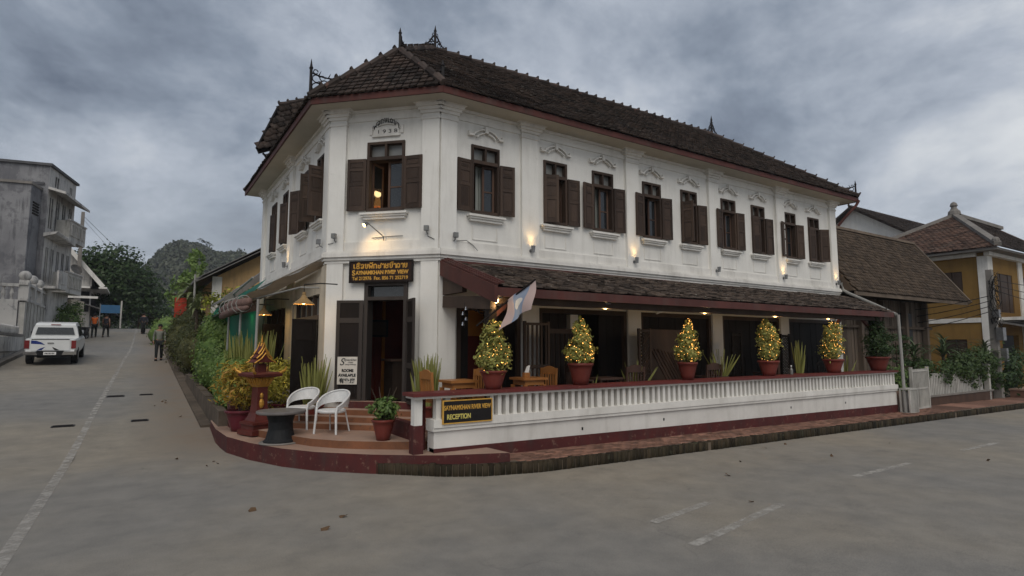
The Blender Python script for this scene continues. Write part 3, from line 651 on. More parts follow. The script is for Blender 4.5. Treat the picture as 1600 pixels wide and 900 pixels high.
# recessed-panel outlines under the windows
for fr, lst in ((FR, WR), (FL, WL)):
    for c, w_, *_ in lst:
        b = MB()
        for (x0, x1, q0, q1) in ((c - .30, c - .285, 4.06, 4.36), (c + .285, c + .30, 4.06, 4.36), (c - .285, c + .285, 4.06, 4.075)): fbox(b, fr, x0, x1, q0, q1, -.01, .014)
        b.build('apron_panel', M['whitetrim'], hotel)
def hood(fr, c, zc=6.28):
    b = MB(); P = fr.p
    def arc(r, t0, t1, n, th):
        for i in range(n):
            q = [t0 + (t1 - t0) * (i + k) / n for k in (0, 1)]
            pt = [P(c + rr * math.cos(t), zc - .16 + rr * .82 * math.sin(t), d) for d in (-.01, .075) for rr, t in ((r, q[0]), (r + th, q[0]), (r + th, q[1]), (r, q[1]))]
            b.hexa(pt)
    for t0, t1 in ((R(28), R(82)), (R(98), R(152))): arc(.34, t0, t1, 6, .036); arc(.25, t0 + .06, t1, 6, .026)
    for s_ in (-1, 1):
        x0, x1 = sorted((c + s_ * .30, c + s_ * .42)); fbox(b, fr, x0, x1, zc - .045, zc - .005, -.01, .085)
        x0, x1 = sorted((c + s_ * .395, c + s_ * .42)); fbox(b, fr, x0, x1, zc - .005, zc + .06, -.01, .065)
    fbox(b, fr, c - .035, c + .035, zc + .06, zc + .20, -.01, .09); fbox(b, fr, c - .05, c + .05, zc + .165, zc + .195, -.01, .065)
    b.build('window_hood', M['whitetrim'], hotel)
def window(fr, c, w_, la, ra, lw=None, hooded=True, lit=False, open_in=(True, True), curtain=False):
    a0, a1 = c - w_ / 2, c + w_ / 2; z0, z1 = OPH; zt = 5.71; ft = .055; lw = lw or w_ / 2 * 1.0
    b = MB()
    for x0, x1, q0, q1 in ((a0, a0 + ft, z0, z1), (a1 - ft, a1, z0, z1), (a0 + ft, a1 - ft, z1 - ft, z1), (a0 + ft, a1 - ft, z0, z0 + ft), (a0 + ft, a1 - ft, zt - .035, zt + .035), (c - .022, c + .022, zt + .035, z1 - ft)):
        fbox(b, fr, x0, x1, q0, q1, -.17, .035)
    win = b.build('window', M['wood'], hotel)
    for x0, x1 in ((a0 + ft, c - .022), (c + .022, a1 - ft)):
        g = MB(); fbox(g, fr, x0, x1, zt + .035, z1 - ft, -.10, -.085); g.build('transom_pane', M['frost'], win)
    # inner casements
    cw_ = (w_ - 2 * ft) / 2
    for s_, h_, op in ((1, a0 + ft, open_in[0]), (-1, a1 - ft, open_in[1])):
        th = R(78 if op else 3); e_ = fr.a * (s_ * math.cos(th)) - fr.n * math.sin(th); k_ = fr.n * math.cos(th) + fr.a * (s_ * math.sin(th))
        f2 = Fr((0, 0), (1, 0), (0, 1)); f2.o = fr.p(h_, 0, -.12); f2.a = e_; f2.n = k_
        b = MB(); q = .045
        for x0, x1, y0, y1 in ((0, q, z0 + ft, zt - .035), (cw_ - q, cw_, z0 + ft, zt - .035), (q, cw_ - q, z0 + ft, z0 + ft + q), (q, cw_ - q, zt - .035 - q, zt - .035), (q, cw_ - q, 5.12, 5.15)): fbox(b, f2, x0, x1, y0, y1, -.018, .018)
        b.build('casement', M['brownboard'], win)
        g = MB(); fbox(g, f2, q, cw_ - q, z0 + ft + q, 5.12, -.004, .004); fbox(g, f2, q, cw_ - q, 5.15, zt - .035 - q, -.004, .004); g.build('pane', M['glass'], win)
    if curtain:
        b = MB(); n_ = 9
        for i in range(n_):
            x0 = a0 + ft + (a1 - a0 - 2 * ft) * (.35 + .65 * i / n_); x1 = x0 + (a1 - a0 - 2 * ft) * .65 / n_ * .9
            fbox(b, fr, x0, x1, z0 + ft, zt, -.27 - .015 * (i % 2), -.255 - .015 * (i % 2))
        b.build('curtain', M['curtain'], win)
    for s_, h_, ang in ((1, a0 - .005, la), (-1, a1 + .005, ra)):
        th = R(ang); e_ = fr.a * (s_ * math.cos(th)) + fr.n * math.sin(th); k_ = fr.n * math.cos(th) - fr.a * (s_ * math.sin(th))
        f2 = Fr((0, 0), (1, 0), (0, 1)); f2.o = fr.p(h_, 0, .045); f2.a = e_; f2.n = k_
        b = MB(); st = .055; y0, y1 = z0 + .01, zt + .0
        for x0, x1, q0, q1 in ((0, st, y0, y1), (lw - st, lw, y0, y1), (st, lw - st, y0, y0 + .08), (st, lw - st, y1 - .07, y1), (st, lw - st, y0 + .52, y0 + .58), (st, lw - st, y0 + .83, y0 + .88)): fbox(b, f2, x0, x1, q0, q1, -.018, .018)
        for q0, q1 in ((y0 + .08, y0 + .52), (y0 + .58, y0 + .83), (y0 + .88, y1 - .07)):
            fbox(b, f2, st, lw - st, q0, q1, -.008, .008); fbox(b, f2, st + .03, lw - st - .03, q0 + .03, q1 - .03, -.013, .013)
        b.build('shutter', M['wood'], win)
    b = MB()
    for q0, q1, dd, ex in ((4.53, 4.57, .14, .10), (4.49, 4.53, .11, .07), (4.44, 4.49, .08, .04)): fbox(b, fr, a0 - ex, a1 + ex, q0, q1, -.05, dd)
    b.build('window_sill', M['whitetrim'], hotel)
    if hooded: hood(fr, c)
    return win
for i, (c, w_, la, ra) in enumerate(WR): window(FR, c, w_, la, ra, open_in=(i % 3 != 1, i in (1, 4, 6)), curtain=i in (0, 2, 5))
for i, (c, w_, la, ra) in enumerate(WL): window(FL, c, w_, la, ra)
window(FC, 1.21, .82, 176, 174, lw=.40, hooded=False, open_in=(True, False))
# plaque over the chamfer window
pl = MB(); fbox(pl, FC, .93, 1.48, 6.20, 6.37, -.01, .03); fbox(pl, FC, .90, 1.51, 6.165, 6.20, -.01, .05); fbox(pl, FC, .84, .90, 6.22, 6.40, -.01, .03); fbox(pl, FC, 1.52, 1.58, 6.22, 6.40, -.01, .03)
for i in range(8):
    t0, t1 = R(150 - i * 15), R(150 - (i + 1) * 15)
    pl.hexa([FC.p(1.21 + r_ * math.cos(t), 6.22 + r_ * .62 * math.sin(t), d) for d in (-.01, .035) for r_, t in ((.33, t0), (.36, t0), (.36, t1), (.33, t1))])
plq = pl.build('date_plaque', M['whitetrim'], hotel)
text('1 9 3 8', FC, 1.0, 6.235, .032, .11, M['ink'], plq, width=.42)
def ribbon(mb, fr, pts, th, d0, d1):
    for (x0, y0), (x1, y1) in zip(pts[:-1], pts[1:]):
        dx, dy = x1 - x0, y1 - y0; l = math.hypot(dx, dy) or 1e-6; ux, uy = -dy / l * th / 2, dx / l * th / 2; ex, ey = dx / l * th * .35, dy / l * th * .35
        q = [(x0 - ex + ux, y0 - ey + uy), (x1 + ex + ux, y1 + ey + uy), (x1 + ex - ux, y1 + ey - uy), (x0 - ex - ux, y0 - ey - uy)]
        mb.hexa([fr.p(a_, z_, d) for d in (d0, d1) for a_, z_ in q])
G = {'e': [[(.1, 1), (.1, .15), (.2, 0), (.3, .1), (.2, .2)]],
     'h': [[(.1, .9), (.3, 1), (.5, .85), (.3, .6), (.1, .5), (.1, .1), (.3, 0), (.5, .1), (.5, .4), (.35, .5)]],
     'ue': [[(-.5, 1.15), (-.3, 1.38), (-.08, 1.15), (-.5, 1.15)], [(-.25, 1.22), (-.25, 1.42)]],
     'o': [[(.35, .35), (.2, .35), (.1, .15), (.3, 0), (.5, .15), (.5, .85), (.3, 1), (.1, .85)]],
     'n': [[(.05, .85), (.15, 1), (.2, .85), (.15, .15), (.3, 0), (.48, .2), (.5, 1)]],
     'p': [[(.02, 1), (.12, 0), (.3, .6), (.48, 0), (.58, 1)]],
     'a^': [[(-.5, 1.32), (-.35, 1.15), (-.1, 1.36)]],
     'k': [[(.1, 0), (.1, .6), (.04, .8), (.3, 1), (.5, .8), (.5, 0)]],
     's': [[(.5, .6), (.3, .5), (.1, .7), (.1, .1), (.3, 0), (.5, .2), (.5, .95), (.62, 1.12)]],
     'aa': [[(.05, .82), (.2, 1), (.38, .85), (.38, 0)]],
     'y': [[(.1, 1), (.15, .62), (.35, .62), (.12, .5), (.12, .1), (.3, 0), (.5, .1), (.5, 1)]],
     't2': [[(-.45, 1.2), (-.28, 1.2), (-.3, 1.36), (-.06, 1.42)]],
     'am': [[(-.3, 1.18), (-.2, 1.3), (-.1, 1.18), (-.2, 1.08), (-.3, 1.18)], [(.05, .82), (.2, 1), (.38, .85), (.38, 0)]],
     'kh': [[(.1, 0), (.1, .8), (.3, 1), (.5, .8), (.5, .12), (.36, 0), (.3, .2)]]}
def lao(seq, fr, a0, width, z, h, th, d, m, parent, arc=None):
    adv = [0 if g in ('ue', 'a^', 't2') else (.45 if g in ('e', 'aa', 'am') else .68) for g in seq]; k = width / sum(adv); b = MB(); x = 0
    for g, ad in zip(seq, adv):
        for st in G[g]: ribbon(b, fr, [(a0 + (x + px) * k, z + py * h + (arc(a0 + (x + px) * k) if arc else 0)) for px, py in st], th, d, d + .006)
        x += ad
    return b.build('lettering', m, parent)
lao(['p', 'o', 'k', 'n', 'e', 'kh', 'n', 'aa'], FC, .93, .56, 6.385, .085, .014, .034, M['ink'], plq, arc=lambda a_: .17 * (1 - ((a_ - 1.21) / .30) ** 2) - .09)

# ---- ground-floor door on the chamfer
b = MB()
for x0, x1, q0, q1 in ((.82, .90, .82, 3.16), (1.66, 1.74, .82, 3.16), (.90, 1.66, 3.09, 3.16), (.90, 1.66, 2.80, 2.87)): fbox(b, FC, x0, x1, q0, q1, -.2, .05)
door = b.build('entrance_door', M['doorgrey'], hotel)
b = MB(); fbox(b, FC, .90, 1.66, 2.87, 3.09, -.10, -.09); b.build('pane', M['glass'], door)
def leaf(fr, h_, s_, ang, lw, z0, z1, m, parent, d0=.06, name='door_leaf'):
    th = R(ang); f2 = Fr((0, 0), (1, 0), (0, 1)); f2.o = fr.p(h_, 0, d0); f2.a = fr.a * (s_ * math.cos(th)) + fr.n * math.sin(th); f2.n = fr.n * math.cos(th) - fr.a * (s_ * math.sin(th))
    b = MB(); st = .075; H_ = z1 - z0
    cuts = [z0, z0 + H_ * .36, z0 + H_ * .80, z1]
    fbox(b, f2, 0, st, z0, z1, -.02, .02); fbox(b, f2, lw - st, lw, z0, z1, -.02, .02)
    for q in cuts: fbox(b, f2, st, lw - st, max(z0, q - .05), min(z1, q + .05), -.02, .02)
    o = b.build(name, m, parent)
    g = MB()
    for q0, q1 in zip(cuts[:-1], cuts[1:]): fbox(g, f2, st, lw - st, q0 + .05, q1 - .05, -.008, .008)
    fbox(g, f2, st + .05, lw - st - .05, cuts[0] + .11, cuts[1] - .11, -.014, .014)
    if parent is hotel: g.build('door_panel', M['wooddark'], o)
    else: g.build('door_panel', M['wooddark'], parent)
    return f2
lf = leaf(FC, .815, 1, 172, .54, .80, 2.80, M['doorgrey'], door)
rf = leaf(FC, 1.745, -1, 128, .50, .80, 2.80, M['doorgrey'], door)
# things seen inside the door
b = MB(); b.box(-.9, .9, 2.9, 3.0, .56, 3.4); b.build('back_wall', M['roomred'], hotel)
for i in range(6):
    b = MB(); b.box(-.85 + i * .16, -.78 + i * .16, 2.86, 2.9, .6, 3.2); b.build('hanging_cloth_strip', (M['roomred'], M['orange'], M['paper'], M['wood'])[i % 4], hotel)
t = thing('reception_counter', 'dark wooden reception counter glimpsed through the open entrance door', 'counter', (.35, 1.9, .56))
MB().box(-.6, .6, -.25, .25, 0, 1.0).build('body', M['wood'], t); MB().box(-.66, .66, -.3, .3, 1.0, 1.05).build('top', M['brownboard'], t)
pf = thing('picture_frame', 'dark picture frame hung inside, seen through the open entrance door', 'picture', (-.15, 2.83, 2.3))
MB().box(-.22, .22, -.03, .02, -.2, .2).build('frame', M['black'], pf); MB().box(-.17, .17, -.036, -.031, -.15, .15).build('print', M['room'], pf)

# ---- ground-floor bays on the verandah
leafargs = []
def boards(a0, a1, z0, z1, d, n_, m=None):
    for i in range(n_):
        x0 = a0 + (a1 - a0) * i / n_; x1 = a0 + (a1 - a0) * (i + 1) / n_ - .012
        b = MB(); fbox(b, FR, x0, x1, z0, z1, d - .02, d + .004 * (i % 3)); fbox(b, FR, x0 + .03, x1 - .03, z0 + .1, z0 + 1.0, d, d + .012); b.build('door_board', m or M['wooddark'], hotel)
b = MB()
for a0, a1 in BAYS:
    for x0, x1, q0, q1 in ((a0, a0 + .09, .5, 2.72), (a1 - .09, a1, .5, 2.72), (a0 + .09, a1 - .09, 2.62, 2.72)): fbox(b, FR, x0, x1, q0, q1, -.2, .02)
b.build('bay_frame', M['wood'], hotel)
boards(.52, .72, .56, 2.6, -.05, 1)
boards(1.08, 1.84, .56, 2.6, -.05, 3)
b = MB(); b.box(.12, 2.15, .46, .50, .56, 2.1); b.build('bar_front', M['roomred'], hotel)
b = MB(); b.box(.12, 2.15, .47, .51, 2.1, 3.4); b.build('orange_wall', M['orange'], hotel)
boards(2.52, 3.25, .56, 2.62, -.06, 3); boards(4.2, 4.93, .56, 2.62, -.06, 3)
b = MB(); fbox(b, FR, 3.55, 3.78, .56, 2.62, -.5, -.3); b.build('inner_column', M['white'], hotel)
boards(5.6, 8.08, .56, 2.62, -.06, 8); boards(8.73, 11.23, .56, 2.62, -.06, 8); boards(11.9, 14.4, .56, 2.62, -.06, 8)
# side doors on the left facade
for (a0, a1, z0, z1, n_) in ((.70, 2.68, .5, 2.45, 4), (4.05, 6.5, .6, 2.4, 5)):
    for i in range(n_):
        x0 = a0 + (a1 - a0) * i / n_; x1 = a0 + (a1 - a0) * (i + 1) / n_ - .02
        b = MB(); fbox(b, FL, x0, x1, z0, z1, -.06, -.02); fbox(b, FL, x0 + .07, x1 - .07, z0 + .15, z0 + .9, -.03, -.005); fbox(b, FL, x0 + .07, x1 - .07, z0 + 1.0, z1 - .12, -.03, -.005); b.build('side_door_leaf', M['wooddark'], hotel)
    b = MB(); fbox(b, FL, a0 - .08, a1 + .08, z1, z1 + .10, -.15, .03)
    for i in range(n_ + 1):
        x = a0 - .04 + (a1 - a0 + .08) * i / n_; fbox(b, FL, x - .035, x + .035, z1 + .10, 3.0 if z1 > 2.42 else 2.9, -.15, .0)
    b.build('transom_frame', M['wood'], hotel)
    b = MB(); fbox(b, FL, a0, a1, z1 + .1, z1 + .5, -.09, -.08); b.build('transom_pane', M['frost'], hotel)
for (h_, ang, lw) in ((.66, 100, .5), (4.0, 105, .52)):
    leaf(FL, h_, 1, ang, lw, .5, 2.45, M['wooddark'], door, name='door_leaf')

# ================================================================== MAIN ROOF
ZE, PT = 6.87, .77
ex0, ey0, ex1, ey1 = -2.2, -.58, 15.35, 9.85
CUT = 1.98; TA = 1.80
hc = (ex0, ey0)
def RZ(t): return ZE + PT * t
P_e2 = Vector((ex0 + CUT, ey0, ZE)); P_e1 = Vector((ex0, ey0 + CUT, ZE)); HW = 3.28
P_ap = Vector((ex0 + TA, ey0 + TA, RZ(TA))); P_rs = Vector((ex0 + HW, ey0 + HW, RZ(HW))); P_re = Vector((ex1 - HW, ey0 + HW, RZ(HW))); P_er = Vector((ex1, ey0, ZE))
P_lb = Vector((ex0 + HW, ey1 - HW, RZ(HW))); P_el = Vector((ex0, ey1, ZE)); P_bk = Vector((ex1, ey0 + 2 * HW, ZE)); P_in = Vector((ex0 + 2 * HW, ey0 + 2 * HW, ZE)); P_lk = Vector((ex0 + 2 * HW, ey1, ZE))
V8 = [P_e2, P_e1, P_ap, P_rs, P_re, P_er, P_lb, P_el, P_bk, P_in, P_lk]
rb = MB(); rb.add(V8, [(0, 5, 4, 3, 2), (0, 2, 1), (1, 2, 3, 6, 7), (5, 8, 4), (8, 9, 3, 4), (9, 10, 6, 3), (10, 7, 6)])
roof = rb.build('roof', M['iron'], hotel, recalc=False)  # black under-sheet paints in the darkness of the gaps between the tiles
dn = Vector((0, 0, -.03))
rb = MB(); rb.add([v + Vector((0, 0, -.115)) for v in (P_e2, P_er, P_bk, P_in, P_lk, P_el, P_e1)], [tuple(range(7))]); rb.build('soffit', M['soffit'], hotel, recalc=False)
rb = MB(); ring = [P_e1, P_e2, P_er, P_bk]; ring2 = [P_el, P_e1]
for p, q in ((P_e1, P_e2), (P_e2, P_er), (P_er, P_bk), (P_el, P_e1)):
    d = (q - p).normalized(); n_ = Vector((d.y, -d.x, 0)); k = .012
    a, b_ = p + n_ * k, q + n_ * k
    rb.hexa([a + Vector((0, 0, -.13)) - n_ * .04, b_ + Vector((0, 0, -.13)) - n_ * .04, b_ + Vector((0, 0, -.13)), a + Vector((0, 0, -.13)), a + Vector((0, 0, .0)) - n_ * .04, b_ + Vector((0, 0, 0)) - n_ * .04, b_, a])
rb.build('fascia', M['redtrim'], hotel)
SL = math.sqrt(1 + PT * PT)
def inside_front(a_, b_):
    x = ex0 + a_; t = b_ / SL
    if t > HW or t < -.02: return False
    if a_ < t or ex1 - x < t: return False
    cx = (P_e2.x - ex0) + (TA - CUT) * t / TA
    return a_ > cx if t < TA else a_ > t
TW, TL = .152, .158
RK = dict(th=.032, stag=False, fill=.80, tilt=8.5)
fr_t = tiles((ex0, ey0, ZE), (1, 0, 0), (0, 1, PT), inside_front, ex1 - ex0, HW * SL, TW, TL, seed=3, **RK)
mid = (P_e1 + P_e2) / 2; up_c = (P_ap - mid)
cl = (P_e2 - P_e1).length; ul = up_c.length
ch_t = tiles(P_e1, P_e2 - P_e1, up_c, lambda a_, b_: (b_ / ul) * cl / 2 < a_ < cl - (b_ / ul) * cl / 2 and b_ < ul, cl, ul, TW, TL, seed=4, jit=.5, **RK)
nr, rest = split_near(fr_t, max(0, 300 - len(ch_t)))
tile0 = unit_obj('roof_tile', M['tile'])
for m_ in ch_t + nr: instance(tile0, m_, roof)
lf_t = tiles((ex0, ey0, ZE), (0, 1, 0), (1, 0, PT), lambda a_, b_: b_ / SL < a_ and ey1 - ey0 - a_ > b_ / SL and b_ / SL < HW and a_ > (CUT + (TA - CUT) * (b_ / SL) / TA if b_ / SL < TA else 0), ey1 - ey0, HW * SL, TW, TL, seed=6, **RK)
rt_t = tiles((ex1, ey0, ZE), (0, 1, 0), (-1, 0, PT), lambda a_, b_: b_ / SL < a_ and 2 * HW - a_ > b_ / SL and b_ / SL < HW, 2 * HW, HW * SL, TW, TL, seed=8, **RK)
stuff(boxes('roof_tile_mass', rest + lf_t + rt_t, M['tile'], roof))
# hip and ridge caps with their upturned ends
cp = MB(); cp.tube([(0, -.19, .0), (0, .17, .02)], [.075, .090], 8); cp.box(-.06, .06, .14, .18, .02, .135); cap0 = cp.build('ridge_tile', M['cap'], link=False)
for p, q in ((P_e2, P_ap), (P_e1, P_ap), (P_ap, P_rs), (P_rs, P_re), (P_re, P_er), (P_el, P_lb)):
    l = (q - p).length; k = int(l / .36); Y = (q - p).normalized(); X = Y.cross(Vector((0, 0, 1))).normalized(); Zv = X.cross(Y)
    for i in range(k):
        c = p.lerp(q, (i + .5) / k) + Zv * .06
        instance(cap0, frame_m(c, X, -Y if p is P_ap or p is P_rs else Y, Zv, 1, 1, 1) if False else frame_m(c, X, Y, Zv, 1, 1, 1), roof)
# filigree finials
def finial(p, d, h, ln, both=False):
    b = MB(); d = Vector(d); p = Vector(p); s = Vector((-d.y, d.x, 0)).normalized(); up = Vector((0, 0, 1)); dh = Vector((d.x, d.y, 0)).normalized(); sl = d.z / max(1e-6, Vector((d.x, d.y, 0)).length)
    b.tube([p + up * -.05, p + up * h * .55, p + up * h * .72, p + up * h * .76, p + up * h * .80, p + up * h], [.035, .03, .03, .045, .028, .004], 6)
    for sg in ((1, -1) if both else (1,)):
        g = 0 if both else sl
        def Q(t, k): return p + dh * (sg * t * ln) + up * (t * ln * g + k)
        cur = [Q(t, h * .62 * (1 - t) ** 1.7 + .02) for t in lin(.03, 1, 10)]
        b.tube(cur, .016, 5); b.tube([Q(t, .02) for t in lin(0, 1, 4)], .02, 5)
        for t, k, r_ in ((.16, .10, .075), (.36, .085, .06), (.14, .25, .06), (.56, .065, .045), (.30, .20, .04), (.12, .37, .035), (.76, .05, .03)):
            r_ *= h / .62; k *= h / .62
            c = Q(t, k); b.tube([c + dh * (r_ * math.cos(q)) + up * (r_ * math.sin(q)) for q in lin(0, 2 * PI * .9, 9)], .012, 4)
        for t in (.2, .45, .7): b.tube([Q(t, h * .62 * (1 - t) ** 1.7 + .02), Q(t + .06, h * .62 * (1 - t) ** 1.7 + .09)], [.014, .004], 4)
    b.build('finial', M['iron'], hotel)
finial(P_e1 + Vector((-.02, -.02, .02)), P_ap - P_e1, .80, .75); finial(P_e2 + Vector((.02, .06, .05)), P_ap - P_e2, .50, .40)
finial(P_ap + Vector((0, 0, .08)), P_rs - P_ap, .52, .42); finial(P_rs + Vector((.05, 0, .1)), (1, 0, 0), .62, .34, True)
finial(P_re + Vector((0, 0, .08)), (1, 0, 0), .70, .34, True); finial(P_er + Vector((-.06, .04, .02)), P_re - P_er, .60, .8)
# raised rear roof that shows beyond the left eave
A_, B_, C_, D_ = Vector((-.70, 7.5, 9.44)), Vector((-1.7, 7.5, 8.99)), Vector((-2.35, 6.8, 7.36)), Vector((-.9, 6.8, 8.05))
rb = MB(); n_ = (B_ - A_).cross(C_ - B_).normalized(); n_ = n_ if n_.y < 0 else -n_
rb.hexa([A_, B_, C_, D_] + [v - n_ * .10 for v in (A_, B_, C_, D_)]); rr_ = rb.build('rear_roof', M['tile'], hotel)
e_ = (C_ - D_).normalized() * -1; s_ = (B_ - C_); s_ = (s_ - e_ * s_.dot(e_)); L1 = (D_ - C_).length; L2 = s_.length
q2 = [((v - C_).dot(e_), (v - C_).dot(s_.normalized())) for v in (A_, B_, C_, D_)]
def in_rear(a_, b_):
    sg_ = [(q2[(i + 1) % 4][0] - q2[i][0]) * (b_ - q2[i][1]) - (q2[(i + 1) % 4][1] - q2[i][1]) * (a_ - q2[i][0]) for i in range(4)]
    return all(v > 0 for v in sg_) or all(v < 0 for v in sg_)
stuff(boxes('rear_roof_tile', tiles(C_, e_, s_, in_rear, L1 * 1.6, L2, .2, .2, seed=9), M['tile'], hotel))
rb = MB(); rb.beam(C_ - n_ * .05, D_ - n_ * .05, .08, .16); rb.beam(B_, C_, .06, .12); rb.build('rear_fascia', M['wooddark'], hotel)
for i in range(4):
    c = A_.lerp(B_, (i + .3) / 4) + Vector((0, 0, .05)); Y = (B_ - A_).normalized(); X = Y.cross(Vector((0, 0, 1))).normalized(); instance(cap0, frame_m(c, X, Y, X.cross(Y), 1, 1, 1), hotel)
b = MB(); b.tube([(-1.95, 6.9, 6.9), (-2.0, 6.9, 7.15), (-2.2, 6.85, 7.3)], .03, 6)
for r_, c in ((.10, (-2.0, 6.88, 7.12)), (.06, (-2.08, 6.88, 7.24))): b.tube([(c[0] + r_ * math.cos(q), c[1], c[2] + r_ * math.sin(q)) for q in lin(0, 5.6, 9)], .015, 5)
b.build('eave_bracket', M['iron'], hotel)
# gutter pipe at the right-hand end
b = MB(); b.tube([(15.3, -.62, 6.78), (15.25, -.55, 6.62), (14.95, -.25, 6.15), (14.86, -.12, 5.95)], .045, 8); b.build('gutter_pipe', M['redtrim'], hotel)
b = MB(); b.tube([(14.86, -.10, 4.0), (14.9, -.15, 3.75), (14.72, -.4, 3.62), (14.1, -1.6, 3.08), (13.75, -2.2, 2.80)], .05, 8); b.tube([(13.75, -2.24, 2.80), (13.78, -2.26, .0), (13.9, -2.3, -.02)], .045, 8); b.build('drain_pipe', M['pipe'], hotel)

# ================================================================== VERANDAH
VZ0, VZ1, VY = 3.52, 2.86, -2.05
V00, V01, V10, V11 = Vector((.03, -.09, VZ0)), Vector((14.55, -.09, VZ0 - .06)), Vector((.03, VY, VZ1)), Vector((13.55, VY - .1, VZ1))
rb = MB(); rb.hexa([V10 + dn, V11 + dn, V01 + dn, V00 + dn, V10, V11, V01, V00]); vr = rb.build('verandah_roof', M['wooddark'], hotel)
s_ = (V00 - V10); sl = s_.length
vt = tiles(V10, (V11 - V10), s_, lambda a_, b_: .12 < a_ < 13.6 + b_ / sl * .95 and b_ < sl - .12, 14.7, sl, .145, .150, .024, seed=12, jit=1.6, stag=False, fill=.86, tilt=8)
nr, rest = split_near(vt, 300)
vt0 = unit_obj('verandah_tile', M['tile_l'])
for m_ in nr: instance(vt0, m_, vr)
stuff(boxes('verandah_tile_mass', rest, M['tile_l'], vr))
rb = MB(); rb.hexa([V00 + Vector((x, 0, z)) for x, z in ((-.03, -.26), (.03, -.26))] + [V10 + Vector((x, -.10, z)) for x, z in ((.03, -.26), (-.03, -.26))] + [V00 + Vector((x, 0, z)) for x, z in ((-.03, .03), (.03, .03))] + [V10 + Vector((x, -.10, z)) for x, z in ((.03, .03), (-.03, .03))])
rb.build('verge_board', M['redtrim'], hotel)
for k in range(3):
    b = MB(); q = Vector((.03 + .055 * k, 0, .055 + .018 * k)); b.beam(V00 + q, V10 + q + Vector((0, -.1, 0)), .045, .03); b.build('verge_strip', M['redtrim'], hotel)
b = MB(); b.beam(V10 + Vector((0, -.05, -.07)), V11 + Vector((0, -.05, -.07)), .04, .15); b.build('eave_board', M['redtrim'], hotel)
b = MB(); b.beam(V10 + Vector((.1, .28, -.16)), V11 + Vector((-.2, .28, -.16)), .12, .16); b.build('eave_beam', M['wood'], hotel)
b = MB(); b.beam(V00 + Vector((0, .03, .035)), V01 + Vector((0, .03, .035)), .10, .06); b.build('wall_flashing', M['redtrim'], hotel)
for i in range(18):
    x = .25 + i * .78; b = MB(); b.beam((x, -.05, VZ0 - .13), (x, VY + .05, VZ1 - .10), .06, .09); b.build('rafter', M['wood'], hotel)
for x, y in ((.18, -1.72), (13.18, -1.78)):
    b = MB(); b.box(x - .075, x + .075, y - .075, y + .075, .5, 2.78); b.build('verandah_post', M['wooddark'], hotel)
for (p, q) in (((.18, -1.72, 2.35), (.6, -1.72, 2.72)), ((13.18, -1.78, 2.3), (12.4, -1.78, 2.78)), ((13.18, -1.78, 2.3), (13.7, -1.78, 2.72)), ((11.0, -1.78, 2.2), (11.5, -1.78, 2.75))):
    b = MB(); b.beam(p, q, .07, .08); b.build('post_brace', M['redtrim'], hotel)
b = MB(); b.beam((.12, -.08, 2.75), (.12, -1.9, 2.62), .10, .22); b.box(.06, .16, -.9, -.1, 2.88, 3.25); b.build('gable_beam', M['wood'], hotel)
for (x, z) in ((.30, 2.62), (.42, 2.58), (.55, 2.62)):
    b = MB(); b.tube([(x + .09 * math.cos(q), -1.0, z + .09 * math.sin(q)) for q in lin(0, 5.8, 10)], .014, 5); b.build('scroll_bracket', M['iron'], hotel)
vf = struct(MB().box(-.6, 14.4, -1.98, 0, -.4, .55).build('verandah_floor', M['terr']))

# ---- balustrade wall in front of the verandah
bw = thing('balustrade_wall', 'long white low wall with balusters, dark red plinth and red coping', 'wall', (6, -2, 0))
def bwo(mb_, n_, m_, **k):
    o = mb_.build(n_, m_, bw, **k); o.matrix_basis = Matrix.Translation((-6, 2, 0)); return o
X0, X1 = -1.02, 13.75
b = MB(); b.box(X0, X1, -2.06, -1.84, -.2, .64); bwo(b, 'lower_wall', M['lowwall'])
b = MB(); b.box(X0 - .03, X1, -2.12, -1.84, .655, .775); b.box(X0 - .03, X1, -2.10, -1.84, .60, .655); bwo(b, 'ledge', M['whitetrim'])
b = MB()
for i in range(12):
    x0, x1 = X0 + (X1 - X0) * i / 12, X0 + (X1 - X0) * (i + 1) / 12
    b.hexa([(x0, -2.075, -.3), (x1, -2.075, -.3), (x1, -1.9, -.3), (x0, -1.9, -.3), (x0, -2.075, .34 - .012 * i), (x1, -2.075, .34 - .012 * (i + 1)), (x1, -1.9, .34 - .012 * (i + 1)), (x0, -1.9, .34 - .012 * i)])
bwo(b, 'plinth', M['redbase'])
b = MB(); b.box(-1.36, X1, -2.11, -1.76, 1.10, 1.135); bwo(b, 'rail_bed', M['whitetrim'])
b = MB(); b.box(-1.40, X1 + .02, -2.15, -1.72, 1.135, 1.185); bwo(b, 'coping', M['redcap'])
x = -.02; i = 0
while x < 13.65:
    wide = .11 if i % 8 == 7 else .068
    b = MB(); b.box(x, x + wide, -2.05, -1.93, .775, 1.10); b.box(x - .006, x + wide + .006, -2.056, -1.924, .775, .79); bwo(b, 'baluster', M['whitetrim']); x += wide + .082; i += 1
for x in (-.98, -.82): b = MB(); b.box(x, x + .085, -2.05, -1.93, .775, 1.10); bwo(b, 'baluster', M['whitetrim'])
b = MB(); b.box(-1.33, -1.20, -2.03, -1.90, .70, 1.10); bwo(b, 'corner_post', M['whitetrim'])
b = MB(); b.box(-1.345, -1.185, -2.045, -1.885, .28, .70); bwo(b, 'post_base', M['redbase'])
b = MB(); b.box(-1.15, X0, -1.75, -1.5, .28, 1.09); b.box(-1.15, X0, -1.5, -.6, .3, .66); bwo(b, 'return_wall', M['redbase'])
for x, z in ((1.9, .42), (4.0, .44), (8.4, .42), (.3, .30), (10.9, .40)):
    b = MB(); b.box(x - .018, x + .018, -2.0645, -2.04, z - .025, z + .025); bwo(b, 'weep_hole', M['black'])
